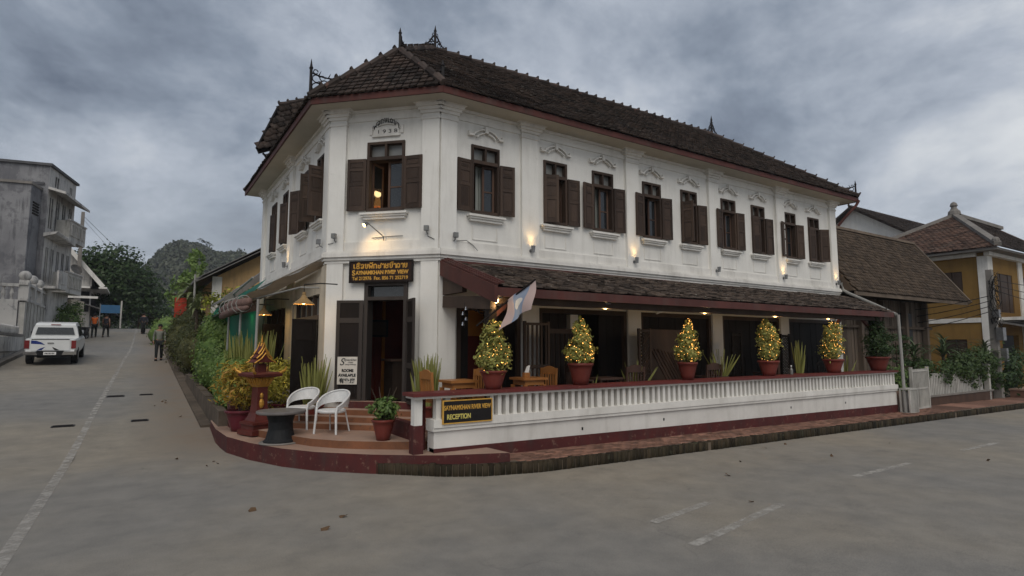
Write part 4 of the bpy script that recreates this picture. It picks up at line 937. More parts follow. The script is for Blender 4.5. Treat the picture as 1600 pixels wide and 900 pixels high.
# ================================================================== SIGNS, LAMPS AND THE FLAG
def wthing(name, label, cat, fr, a, z, d=0, group=None):
    return thing(name, label, cat, tuple(fr.p(a, z, d)), 0, group)
def wpart(mb, name, m, t, **k):     # a part built in world coordinates under a thing
    o = mb.build(name, m, t, **k); o.matrix_basis = wmat(t).inverted(); return o
sg = wthing('name_board', 'long dark brown guesthouse name board with gold lettering above the entrance door', 'sign', FC, 1.19, 3.2)
b = MB(); fbox(b, FC, .53, 1.85, 3.17, 3.57, .07, .105); wpart(b, 'board', M['signbrown'], sg)
b = MB()
for x0, x1, q0, q1 in ((.51, 1.87, 3.15, 3.18), (.51, 1.87, 3.56, 3.59), (.51, .54, 3.18, 3.56), (1.84, 1.87, 3.18, 3.56)): fbox(b, FC, x0, x1, q0, q1, .068, .115)
wpart(b, 'frame', M['wooddark'], sg)
o = lao(['e', 'h', 'ue', 'o', 'n', 'p', 'a^', 'k', 's', 'aa', 'y', 'n', 't2', 'am', 'kh', 'aa', 'n'], FC, .60, 1.17, 3.435, .082, .019, .106, M['gold_t'], sg); o.matrix_basis = wmat(sg).inverted()
text('S', FC, .575, 3.30, .106, .145, M['gold_t'], sg, bold=.004); text('AYNAMKHAN RIVER VIEW', FC, .655, 3.315, .106, .105, M['gold_t'], sg, width=1.13, bold=.004)
text('Tel 212976  Fax. 856 71 252719', FC, .58, 3.205, .106, .095, M['gold_t'], sg, width=1.19, bold=.002)
rs = thing('rooms_sign', 'white rooms available sign hung on the left leaf of the entrance door', 'sign', tuple(lf.p(.27, 1.15, -.03)))
f3 = Fr((0, 0), (1, 0), (0, 1)); f3.o = lf.o; f3.a = lf.a; f3.n = -lf.n
d3 = .024
if (lf.n.dot(FC.n)) > 0: f3.n = lf.n
b = MB(); fbox(b, f3, .08, .48, 1.14, 1.68, d3, d3 + .014); wpart(b, 'board', M['signw'], rs)
# left-to-right reading direction on this leaf as seen from the street
A0 = .46 if f3.a.dot(FC.a) < 0 else .10
sgn = -1 if f3.a.dot(FC.a) < 0 else 1
D4 = d3 + .015
text('S', f3, A0 + sgn * .02, 1.515, D4, .20, M['ink'], rs, shear=.3); text('aynamkhan', f3, A0 + sgn * .11, 1.60, D4, .065, M['ink'], rs, width=.25, shear=.3)
text('river', f3, A0 + sgn * .19, 1.555, D4, .06, M['ink'], rs, width=.11, shear=.3); text('Luang Prabang', f3, A0 + sgn * .13, 1.52, D4, .035, M['ink'], rs, width=.22, shear=.3)
text('ROOMS', f3, A0 + sgn * .07, 1.385, D4, .075, M['ink'], rs, width=.235, bold=.004); text('AVAILABLE', f3, A0 + sgn * .005, 1.295, D4, .075, M['ink'], rs, width=.355, bold=.004)
text('有空房', f3, A0 + sgn * .02, 1.175, D4, .105, M['ink'], rs, width=.32, bold=.003)
rc = wthing('reception_sign', 'black reception board with yellow letters fixed on the white balustrade', 'sign', FR, -.48, .9, 2.08)
b = MB(); fbox(b, FR, -.90, -.05, .72, 1.05, 2.115, 2.145); wpart(b, 'board', M['signb'], rc)
b = MB()
for x0, x1, q0, q1 in ((-.915, -.035, .705, .722), (-.915, -.035, 1.048, 1.062), (-.915, -.898, .722, 1.048), (-.052, -.035, .722, 1.048)): fbox(b, FR, x0, x1, q0, q1, 2.11, 2.15)
wpart(b, 'edging', M['gold_t'], rc)
text('SAYNAMKHAN RIVER VIEW', FR, -.895, .915, 2.146, .10, M['gold_t'], rc, width=.83, bold=.0025); text('RECEPTION', FR, -.845, .775, 2.146, .105, M['yel_t'], rc, width=.41, bold=.003)

def lampdata(name, typ, e, loc, rot=None, **k):
    d = bpy.data.lights.new(name, typ); d.energy = e; d.color = (1, .66, .30); o = bpy.data.objects.new(name, d); COL.objects.link(o); o.location = loc
    for a_, v in k.items(): setattr(d, a_, v)
    if rot: o.rotation_euler = rot
    return o
def sconce(fr, a, z, label, lit, e=1.0):
    t = wthing('wall_sconce', label, 'lamp', fr, a, z, .075, 'small uplights on the upper facade')
    b = MB(); c = fr.p(a, z, .17); b.tube([c + Vector((0, 0, -.09)), c + Vector((0, 0, .05))], [.035, .05], 10, cap=False); b.tube([c + Vector((0, 0, -.09)), c + Vector((0, 0, -.075))], .036, 10); wpart(b, 'shade', M['metal'], t)
    b = MB(); b.tube([fr.p(a, z - .05, .07), fr.p(a, z - .05, .15)], .014, 6); b.tube([fr.p(a, z - .05, .072), fr.p(a, z - .05, .085)], .04, 8); wpart(b, 'bracket', M['metal'], t)
    b = MB(); b.ball(c + Vector((0, 0, .015)), .032); wpart(b, 'bulb', M['lamp'] if lit else M['frost'], t)
    if lit:
        o = lampdata('sconce_light', 'SPOT', 5.0 * e, (0, 0, 0), (PI, 0, 0), spot_size=R(95), spot_blend=.9, shadow_soft_size=.03); o.parent = t; o.location = c + Vector((0, 0, .06)) - Vector(t.location)
sconce(FR, 2.17, 3.99, 'lit uplight on the pilaster between the first and second windows from the corner', True)
sconce(FR, 5.27, 4.0, 'lit uplight on the pilaster between the third and fourth windows from the corner', True)
sconce(FR, 8.40, 4.0, 'unlit uplight on the middle pilaster of the long facade', False)
sconce(FR, 11.57, 4.0, 'lit uplight on the pilaster left of the last two windows', True)
sconce(FR, 14.60, 4.0, 'lit uplight at the far right-hand corner of the long facade', True)
sconce(FL, 3.61, 3.98, 'lit uplight on the side facade above the canvas awning', True, .8)
fl = wthing('sign_lamp', 'lit lamp on a thin bent arm above the guesthouse name board', 'lamp', FC, 1.21, 4.05, .05)
b = MB(); b.tube([FC.p(.95, 4.06, .04), FC.p(1.40, 4.08, .04), FC.p(1.62, 4.08, .04)], .01, 5); b.tube([FC.p(1.21, 4.0, .04), FC.p(1.21, 4.08, .06), FC.p(1.0, 4.30, .30)], .011, 6); wpart(b, 'arm', M['metal'], fl)
b = MB(); b.tube([FC.p(.99, 4.31, .31), FC.p(.94, 4.25, .38)], [.03, .05], 8, cap=False); wpart(b, 'shade', M['metal'], fl)
b = MB(); b.ball(FC.p(.955, 4.27, .36), .035); wpart(b, 'bulb', M['lamp'], fl)
o = lampdata('sign_light', 'SPOT', 9, (0, 0, 0), None, spot_size=R(120), spot_blend=.9, shadow_soft_size=.04); o.parent = fl; o.location = FC.p(.97, 4.2, .42) - Vector(fl.location)
o.rotation_euler = (FC.p(1.15, 3.7, .0) - FC.p(.97, 4.2, .42)).to_track_quat('-Z', 'Y').to_euler()
for fr, a, z, lb in ((FC, .18, 4.08, 'small grey floodlight at the left edge of the chamfer, above the cornice'), (FC, 2.16, 4.16, 'small grey floodlight at the right edge of the chamfer, above the cornice'), (FR, .30, 4.05, 'small grey floodlight by the corner, left of the first facade window'), (FL, .25, 4.02, 'small grey floodlight on the side facade beside the corner')):
    t = wthing('floodlight', lb, 'lamp', fr, a, z, .08, 'small unlit floodlights around the corner')
    b = MB(); fbox(b, fr, a - .045, a + .045, z - .02, z + .08, .13, .20); wpart(b, 'housing', M['metal'], t)
    b = MB(); fbox(b, fr, a - .035, a + .035, z - .01, z + .07, .20, .206); wpart(b, 'lens', M['frost'], t)
    b = MB(); b.tube([fr.p(a, z - .08, .06), fr.p(a, z - .06, .13), fr.p(a, z, .15)], .012, 5); wpart(b, 'bracket', M['metal'], t)
cb = MB(); cb.tube([FR.p(.30, 3.98, .05), FR.p(.6, 4.02, .05), FR.p(.75, 3.94, .05), FR.p(.82, 3.82, .13)], .008, 4); cb.tube([FC.p(.18, 4.0, .05), FC.p(.05, 3.96, .1), FC.p(-.03, 3.97, .05)], .008, 4); cb.tube([FC.p(2.16, 4.05, .09), FC.p(2.3, 3.98, .09)], .008, 4); cb.build('wall_cable', M['metal'], hotel)
for x, lb in ((.18, 'lit globe bulb under the verandah eave beside the flag'), (2.77, 'lit round lamp under the eave above the second fairy-light shrub'), (5.73, 'lit round lamp under the eave above the third fairy-light shrub'), (8.4, 'lit round lamp under the eave above the fourth fairy-light shrub'), (10.84, 'lit round lamp under the eave above the fifth fairy-light shrub')):
    t = thing('eave_lamp', lb, 'lamp', (x, -1.76 if x > 1 else -1.9, 2.72), 0, 'lit lamps under the verandah eave')
    b = MB(); b.lathe([(.05, -.05), (.11, -.02), (.12, .0), (.03, .05)], 12); b.build('shade', M['metal'], t)
    b = MB(); b.ball((0, 0, -.06), .055 if x > 1 else .045, n=10, m=6); b.build('bulb', M['bulb'] if x > 1 else M['lamp'], t)
    o = lampdata('eave_light', 'POINT', 4.5, (0, 0, -.15), shadow_soft_size=.06); o.parent = t
def pendant(p, lb):
    t = thing('pendant_lamp', lb, 'lamp', p, 0, 'cone lamps under the canvas awning')
    b = MB(); b.lathe([(.02, .16), (.05, .12), (.07, .08), (.19, -.02), (.195, -.03)], 14, cap=False); b.lathe([(.03, .2), (.035, .15)], 8); b.build('shade', mat('yellow_enamel', (.30, .19, .08), (.22, .14, .06), 5, .5, .05), t)
    b = MB(); b.ball((0, 0, .01), .04); b.build('bulb', M['bulb'], t)
    b = MB(); b.tube([(0, 0, .18), (0, 0, .34), (.3, 0, .38), (.62, 0, .38)], .012, 5); b.build('arm', M['black'], t)
    o = lampdata('pendant_light', 'POINT', 4, (0, 0, -.08), shadow_soft_size=.05); o.parent = t
pendant((-2.3, .95, 2.70), 'yellow cone lamp under the awning, nearer to the entrance corner'); pendant((-2.3, 5.0, 2.68), 'yellow cone lamp under the awning, farther along by the green tarpaulin')

fg = thing('flag', 'faded red and blue flag with white disc on a slanting verandah pole', 'flag', (-.16, -1.95, 2.2))
b = MB(); b.tube([(-.18, -1.86, 2.22), (.63, -2.42, 3.00)], .017, 6); wpart(b, 'pole', M['wooddark'], fg)
P0, P1 = Vector((.63, -2.42, 2.99)), Vector((.24, -2.15, 2.64))
nu, nv = 18, 12; vs = []; uvs = []
for j in range(nv + 1):
    for i in range(nu + 1):
        u_, v_ = i / nu, j / nv
        q = P0.lerp(P1, v_ * .98); dr = .50 + .0 * v_
        vs.append(q + Vector((-.10 * u_ + .03 * math.sin(u_ * 5 + v_ * 6), -.05 * math.sin(v_ * 9 + u_ * 2) * (.3 + u_), -dr * u_ * (1 - .10 * math.sin(v_ * PI))))); uvs.append((u_, v_))
me = bpy.data.meshes.new('cloth'); fs = [(j * (nu + 1) + i, j * (nu + 1) + i + 1, (j + 1) * (nu + 1) + i + 1, (j + 1) * (nu + 1) + i) for j in range(nv) for i in range(nu)]
me.from_pydata(vs, [], fs); ul = me.uv_layers.new(name='UVMap')
for l in me.loops: ul.data[l.index].uv = uvs[l.vertex_index]
me.polygons.foreach_set('use_smooth', [True] * len(fs))
fm = bpy.data.materials.new('flag_print'); fm.use_nodes = True; t_ = fm.node_tree; bs = t_.nodes['Principled BSDF']; bs.inputs['Roughness'].default_value = .9
uvn = nd(t_, 'ShaderNodeUVMap'); sx_ = nd(t_, 'ShaderNodeSeparateXYZ'); t_.links.new(uvn.outputs[0], sx_.inputs[0])
bands = ramp(t_, sx_.outputs[1], [(0, (.52, .41, .39)), (.26, (.25, .31, .42)), (.74, (.52, .41, .39))], 'CONSTANT')
du = mth(t_, 'MULTIPLY', mth(t_, 'SUBTRACT', sx_.outputs[0], .5), 1.15); dv = mth(t_, 'SUBTRACT', sx_.outputs[1], .5)
rr = mth(t_, 'SQRT', mth(t_, 'ADD', mth(t_, 'MULTIPLY', du, du), mth(t_, 'MULTIPLY', dv, dv)))
mxf = nd(t_, 'ShaderNodeMixRGB'); t_.links.new(mth(t_, 'LESS_THAN', rr, .19), mxf.inputs[0]); t_.links.new(bands, mxf.inputs[1]); mxf.inputs[2].default_value = (.62, .62, .60, 1)
t_.links.new(mxf.outputs[0], bs.inputs['Base Color'])
trn = nd(t_, 'ShaderNodeBsdfTranslucent'); t_.links.new(mxf.outputs[0], trn.inputs[0]); msn = nd(t_, 'ShaderNodeMixShader'); msn.inputs[0].default_value = .3
t_.links.new(bs.outputs[0], msn.inputs[1]); t_.links.new(trn.outputs[0], msn.inputs[2]); t_.links.new(msn.outputs[0], t_.nodes['Material Output'].inputs[0])
me.materials.append(fm); o = bpy.data.objects.new('cloth', me); COL.objects.link(o); o.parent = fg; o.matrix_basis = wmat(fg).inverted()
wc = thing('wind_chime', 'small metal wind chime hanging under the verandah gable', 'wind chime', (-.1, -1.3, 2.45))
b = MB(); b.tube([(0, 0, .2), (0, 0, -.25)], .004, 4)
b.build('cord', M['wire'], wc)
for k in range(4): b = MB(); b.lathe([(.012, .05), (.03, .0), (.035, -.01)], 8, (.03 * (-1) ** k, 0, .08 - k * .09)); b.build('bell', M['chrome'], wc)

# ================================================================== PLANTS IN POTS
def potmesh(r, h):
    b = MB(); b.lathe([(r * .60, 0), (r * .70, h * .25), (r * .90, h * .68), (r * .98, h * .86), (r * 1.06, h * .88), (r * 1.08, h * .97), (r * 1.0, h), (r * .92, h * .95), (r * .90, h * .90)], 22); return b
def potsoil(r, h): b = MB(); b.lathe([(r * .93, h * .90), (r * .4, h * .93), (.01, h * .94)], 14); return b
def lit_shrub(x, r, ph, fol, label, seed, lit=True, fm='fig', n=1500):
    t = thing('potted_shrub', label, 'potted plant', (x, -1.93, 1.185), 0, 'potted shrubs standing on the red coping')
    potmesh(r, ph).build('pot', M['pot'], t, smooth=True); potsoil(r, ph).build('soil', M['soil'], t)
    b = MB(); b.tube([(0, 0, ph * .9), (.02, 0, ph + .35), (0, .01, ph + .7)], [.02, .016, .008], 6); b.build('stem', M['bark'], t)
    if lit: fol = [(q[0] * .9, q[1], q[2], q[3] * .88, q[4] * .88, q[5]) for q in fol]
    leaves('foliage', fol, L[fm], int(n * 1.7), .062, t, .5, 18, seed=seed, spread=.2)
    if not lit: return t
    f = thing('fairy_lights', 'string of warm fairy lights wound over the ' + label.split(' shrub')[0].replace('potted ', '') + ' shrub' + lit, 'string lights', (x, -1.93, 1.185), 0, 'fairy lights on the potted shrubs')
    rg = random.Random(seed); b = MB(); cab = []
    for k in range(120 if seed > 21 else 60):
        bl = rg.choices(fol, [q[3] * q[5] for q in fol])[0]; d = Vector((rg.gauss(0, 1), rg.gauss(0, 1) - .5, rg.gauss(0, 1))).normalized()
        c = Vector(bl[:3]) + Vector((d.x * bl[3], d.y * bl[4], d.z * bl[5])) * rg.uniform(.88, 1.1); cab.append(c); b.ball(c, rg.uniform(.0045, .0085), n=6, m=3)
    stuff(b.build('bulbs', M['fairy'], f))
    cab.sort(key=lambda c: c.z); b = MB(); b.tube(cab, .0035, 3); b.build('cord', M['wire'], f)
    for zz_ in (.6, 1.0): o = lampdata('fairy_light_glow', 'POINT', .8 if seed > 21 else .45, (0, -.12, zz_), shadow_soft_size=.22); o.parent = f
    return t
lit_shrub(.11, .215, .31, [(0, 0, .47, .31, .30, .20), (.01, 0, .66, .26, .27, .22), (-.02, 0, .86, .19, .2, .19), (.04, 0, 1.0, .13, .13, .12), (.2, 0, .57, .14, .14, .13), (-.2, 0, .5, .15, .15, .14)], 'leafy potted shrub with fewest lights, nearest to the flag', 21, ' nearest to the flag')
lit_shrub(1.98, .225, .40, [(.03, 0, .55, .28, .26, .16), (-.22, 0, .60, .17, .17, .13), (.04, 0, .80, .20, .2, .21), (-.02, 0, 1.0, .14, .14, .16), (.03, 0, 1.17, .06, .06, .11), (.2, 0, .62, .12, .12, .12)], 'wide-based cone-shaped potted shrub, second from the flag', 22, ', second from the flag')
lit_shrub(4.90, .20, .37, [(0, 0, .56, .27, .27, .18), (-.1, 0, .66, .22, .2, .18), (.02, 0, .85, .2, .2, .2), (.06, 0, 1.06, .13, .13, .15), (.08, 0, 1.22, .07, .07, .12)], 'slim pointed potted shrub leaning right, third from the flag', 23, ', third from the flag', n=1300)
lit_shrub(7.77, .235, .36, [(0, 0, .56, .23, .23, .2), (.03, 0, .80, .28, .26, .23), (-.03, 0, 1.04, .22, .22, .19), (-.08, 0, 1.22, .11, .11, .11), (.16, 0, .98, .12, .12, .14)], 'broad egg-shaped potted shrub, fourth from the flag', 24, ', fourth from the flag')
lit_shrub(10.65, .25, .36, [(0, 0, .58, .34, .3, .2), (-.12, 0, .84, .2, .2, .24), (.17, 0, .84, .22, .22, .24), (-.16, 0, 1.1, .15, .15, .18), (.15, 0, 1.12, .2, .2, .2)], 'loose forked potted shrub lit mainly low down, fifth from the flag', 25, ', fifth from the flag')
lit_shrub(13.05, .30, .40, [(0, 0, .60, .40, .38, .24), (0, 0, .9, .34, .32, .28), (-.03, 0, 1.2, .22, .22, .24), (.0, 0, 1.42, .12, .12, .18)], 'dark unlit potted conifer at the far right end of the balustrade', 26, False, 'dark', 1700)
# sword-leaved plants, each leaf its own object
sw = MB(); n_ = 6
for i in range(n_ + 1):
    t = i / n_; wd = .034 * (1 - t ** 2.2) + .002; sw.v += [(-wd, .012 * t, t), (0, -.010 + .012 * t, t), (wd, .012 * t, t)]
for i in range(n_): sw.f += [(3 * i, 3 * i + 1, 3 * i + 4, 3 * i + 3), (3 * i + 1, 3 * i + 2, 3 * i + 5, 3 * i + 4)]
sw.m = [0] * len(sw.f); sword = sw.build('leaf', L['sword'], link=False, recalc=False)
def swordplant(p, label, n, h, r, pot, seed, spread=.42, wd=1.0, group=None, src=None):
    t = thing('snake_plant', label, 'potted plant', p, 0, group); rg = random.Random(seed); pr, ph, pm = pot
    if ph: potmesh(pr, ph).build('pot', M[pm], t, smooth=True); potsoil(pr, ph).build('soil', M['soil'], t)
    for k in range(n):
        a_ = rg.uniform(0, 2 * PI); rad = r * rg.random() ** .5; tl = rg.gauss(0, .06) + spread * rad / max(r, .01) * .6; l = h * rg.uniform(.55, 1.0)
        m_ = Matrix.Translation((rad * math.cos(a_), rad * math.sin(a_), ph * .9)) @ Matrix.Rotation(a_ - PI / 2, 4, 'Z') @ Matrix.Rotation(-tl, 4, 'X') @ Matrix.Rotation(rg.uniform(0, 3), 4, 'Z') @ Matrix.Diagonal((wd, wd, l, 1))
        instance(src or sword, m_, t)
    return t
swordplant(tuple(FC.p(.0, .40, .42)), 'tall snake plant in a dark red pot left of the rooms sign', 60, 1.0, .16, (.20, .38, 'pot'), 31, .26, 1.0)
swordplant(tuple(FC.p(2.30, .44, .40)), 'tall snake plant between the entrance door and the verandah wall', 60, 1.02, .16, (.22, .36, 'pot'), 32, .22, 1.0)
swordplant((-2.62, 4.5, .95), 'clump of pale striped snake plants behind the spirit house', 130, 1.35, .45, (.1, 0, 'pot'), 33, .18, 1.15)
swordplant((2.55, -1.45, .55), 'thin young snake plant on the verandah floor beside the cone-shaped shrub', 9, .75, .08, (.11, .2, 'potd'), 36, .5, .7)
swordplant((6.5, -1.55, .85), 'pale green strap-leaf plant in a dark pot behind the coping, before the fourth shrub', 18, .75, .10, (.16, .35, 'potd'), 34, .9)
swordplant((9.6, -1.6, .85), 'narrow upright snake plant in a clay pot, before the fifth shrub', 16, .95, .07, (.13, .34, 'pot'), 35, .45)
swordplant((4.05, -1.25, .6), 'low dark spiky plant behind the coping left of the third shrub', 18, .78, .12, (.16, .3, 'potd'), 37, 1.0, .8)
swordplant((12.0, -1.5, .6), 'spiky green plant on the verandah beside the far iron bench', 16, .8, .12, (.16, .3, 'potd'), 38, .9, .9)
def bushpot(p, label, pot, fol, lm, n, size, asp, seed):
    t = thing('potted_bush', label, 'potted plant', p); pr, ph, pm = pot
    potmesh(pr, ph).build('pot', M[pm], t, smooth=True); potsoil(pr, ph).build('soil', M['soil'], t)
    b = MB()
    for k in range(4): b.tube([(.03 * math.cos(k * 1.6), .03 * math.sin(k * 1.6), ph * .9), (.10 * math.cos(k * 1.6), .10 * math.sin(k * 1.6), ph + .25), (.22 * math.cos(k * 1.6), .22 * math.sin(k * 1.6), ph + .5)], [.014, .011, .006], 5)
    b.build('stem', M['bark'], t); leaves('foliage', fol, L[lm], n, size, t, asp, 16, seed=seed, spread=.2); return t
bushpot((-3.12, 2.05, .28), 'yellow and orange croton in a glazed maroon pot at the terrace edge', (.285, .40, 'potm'), [(0, 0, .85, .44, .42, .34), (-.12, 0, 1.08, .30, .3, .22), (.16, 0, 1.05, .28, .3, .24), (.1, 0, .68, .36, .34, .2)], 'croton', 2300, .105, .26, 41)
bushpot((-2.25, 2.95, .38), 'dense golden yellow bush behind the spirit house and black table', (.24, .3, 'potm'), [(0, 0, .72, .46, .42, .40), (.1, 0, .92, .36, .34, .28)], 'ybush', 2600, .085, .30, 42)
bushpot((-1.50, -1.20, .40), 'small green plant in a red clay pot on the steps beside the balustrade post', (.175, .33, 'pot'), [(0, 0, .48, .20, .2, .14), (.05, 0, .56, .16, .16, .10)], 'mid', 900, .07, .55, 43)

# ================================================================== TERRACE FURNITURE
tb = thing('drum_table', 'round grey-topped table on a black drum base at the terrace edge', 'table', (-2.77, .22, .29), 0)
b = MB(); b.lathe([(.27, 0), (.27, .03), (.235, .06), (.195, .22), (.195, .34), (.225, .44), (.225, .47)], 24); b.build('base', M['tblack'], tb, smooth=False)
b = MB(); b.lathe([(.10, .47), (.38, .475), (.395, .49), (.395, .515), (.385, .525), (.01, .527)], 36); b.build('top', M['tgrey'], tb)
b = MB(); b.lathe([(.33, -.01), (.34, .0), (.33, .012), (.1, .012)], 22); b.build('foot_ring', M['conc'], tb)
ch = thing('woven_chair', 'white woven tub chair on the terrace, nearer to the black table', 'chair', (-2.28, .88, .40), 0, 'white woven chairs on the terrace')
b = MB(); b.lathe([(.20, .34), (.235, .36), (.24, .385), (.225, .40), (.01, .39)], 24); b.build('seat', M['chairw'], ch)
nb = 22; up = []; lo = []
def hoop(t):   # t 0..1 round the back from the left front to the right front
    ph = R(-128) + R(256) * t; h = .40 + .31 * math.cos(ph / 2) ** 1.3 * (.5 + .5 * math.cos(ph)) ** .38
    rad = .245 + .055 * max(0, math.cos(ph)); return Vector((-rad * math.cos(ph) - .03 * max(0, math.cos(ph)), rad * math.sin(ph) * 1.03, h)), ph
b = MB(); P_ = [hoop(i / nb)[0] for i in range(nb + 1)]; b.tube(P_, .016, 6); b.build('rim', M['chairw'], ch)
b = MB()
for sgn_ in (0, .014):
    for i in range(nb + 1):
        p, ph = hoop(i / nb); wdt = .06 + .15 * max(0, math.cos(ph * .62)) ** 2
        q = Vector((p.x * (.93), p.y * .93, max(.40, p.z - wdt))); o_ = Vector((-math.cos(ph), math.sin(ph), 0)) * sgn_; b.v += [p + o_, q + o_]
s2n = 2 * (nb + 1)
for i in range(nb): b.f += [(2 * i, 2 * i + 1, 2 * i + 3, 2 * i + 2), (s2n + 2 * i, s2n + 2 * i + 2, s2n + 2 * i + 3, s2n + 2 * i + 1), (2 * i + 1, s2n + 2 * i + 1, s2n + 2 * i + 3, 2 * i + 3)]
b.m = [0] * len(b.f); b.build('backrest', M['chairw'], ch)
for i, (ax, ay) in enumerate(((.17, .19), (.17, -.19), (-.20, .16), (-.20, -.16))):
    b = MB(); top = hoop(0.0 if ay < 0 else 1.0)[0] if ax > 0 else Vector((ax * .9, ay * .95, .37))
    if ax > 0: b.tube([(ax * 1.12, ay * 1.12, 0), (ax, ay, .36), tuple(top)], [.018, .022, .017], 7)
    else: b.tube([(ax * 1.35, ay * 1.2, 0), tuple(top)], [.013, .016], 6)
    b.build('leg', M['chairw'], ch)
ch.rotation_euler.z = R(228)
dup(ch, (-1.98, .02, .40), R(222), 'white woven tub chair on the terrace, nearer to the steps and small pot')

sh = thing('spirit_house', 'red and gold spirit house on a pedestal at the terrace edge', 'shrine', (-2.93, 1.35, .30), R(20)); sh.scale = (1.08, 1.08, 1.06)
b = MB(); b.lathe([(.24, 0), (.24, .08), (.20, .09), (.20, .16), (.22, .17), (.22, .21), (.16, .23), (.13, .30), (.115, .36)], 4, sq=True); b.build('pedestal_base', M['shrine'], sh)
b = MB(); b.lathe([(.105, .36), (.095, .5), (.09, .78), (.10, .84)], 4, sq=True); b.build('column', M['shrine'], sh)
for s_ in (-1, 1):
    b = MB(); b.ball((s_ * .03 if 0 else -.02, -.10 * s_, .52), .045, sz=1.9); b.ball((-.02, -.10 * s_, .65), .03, sz=1.8); b.build('gold_figure', M['gold'], sh)
b = MB(); b.lathe([(.10, .80), (.12, .84), (.15, .93), (.165, .96)], 4, sq=True); b.build('capital', M['gold'], sh)
for k in range(4):
    for s_ in (-.085, -.03, .03, .085):
        b = MB(); c, s = math.cos(k * PI / 2), math.sin(k * PI / 2); q = [(.125 * c - s_ * s, .125 * s + s_ * c, .84), (.17 * c - s_ * 1.2 * s, .17 * s + s_ * 1.2 * c, .95)]; b.tube(q, [.012, .024], 5); b.build('gold_petal', M['gold'], sh)
b = MB(); b.lathe([(.17, .96), (.25, .98), (.26, 1.02), (.24, 1.05), (.02, 1.05)], 4, sq=True); b.build('platform', M['shrine'], sh)
for sx_, sy_ in ((1, 1), (1, -1), (-1, 1), (-1, -1)):
    b = MB(); b.tube([(sx_ * .22, sy_ * .22, 1.03), (sx_ * .28, sy_ * .28, 1.08), (sx_ * .30, sy_ * .30, 1.15)], [.03, .022, .004], 6); b.build('corner_horn', M['gold'], sh)
    b = MB(); b.tube([(sx_ * .09, sy_ * .07, 1.05), (sx_ * .09, sy_ * .07, 1.24)], .012, 5); b.build('post', M['shrine'], sh)
b = MB(); b.box(-.075, .075, -.055, .055, 1.05, 1.2); b.build('house_wall', M['shrine'], sh)
for k, (z0, w0, h_) in enumerate(((1.22, .17, .14), (1.30, .12, .15), (1.38, .075, .16))):
    b = MB(); y0 = .13 - .03 * k
    b.add([(-w0, -y0, z0), (w0, -y0, z0), (0, -y0, z0 + h_), (-w0, y0, z0), (w0, y0, z0), (0, y0, z0 + h_)], [(0, 1, 2), (3, 5, 4), (0, 2, 5, 3), (1, 4, 5, 2), (0, 3, 4, 1)]); b.build('roof', M['shrine'], sh)
    b = MB()
    for yy in (-y0 - .005, y0 + .005): b.tube([(-w0 - .02, yy, z0 - .01), (-w0 * .4, yy, z0 + h_ * .5), (0, yy, z0 + h_ + .02), (w0 * .4, yy, z0 + h_ * .5), (w0 + .02, yy, z0 - .01)], .014, 5)
    b.build('roof_trim', M['gold'], sh)
b = MB(); b.lathe([(.03, 1.50), (.012, 1.56), (.02, 1.575), (.002, 1.70)], 8); b.build('spire', M['gold'], sh)
bx = thing('planter_box', 'dark red painted block behind the spirit house and croton', 'planter', (-3.0, 2.6, .28)); b = MB(); b.box(-.25, .35, 0, .5, 0, .55); b.build('box', M['redbase'], bx); b = MB(); b.box(-.27, .37, -.02, .52, .55, .59); b.build('rim', M['conc'], bx)

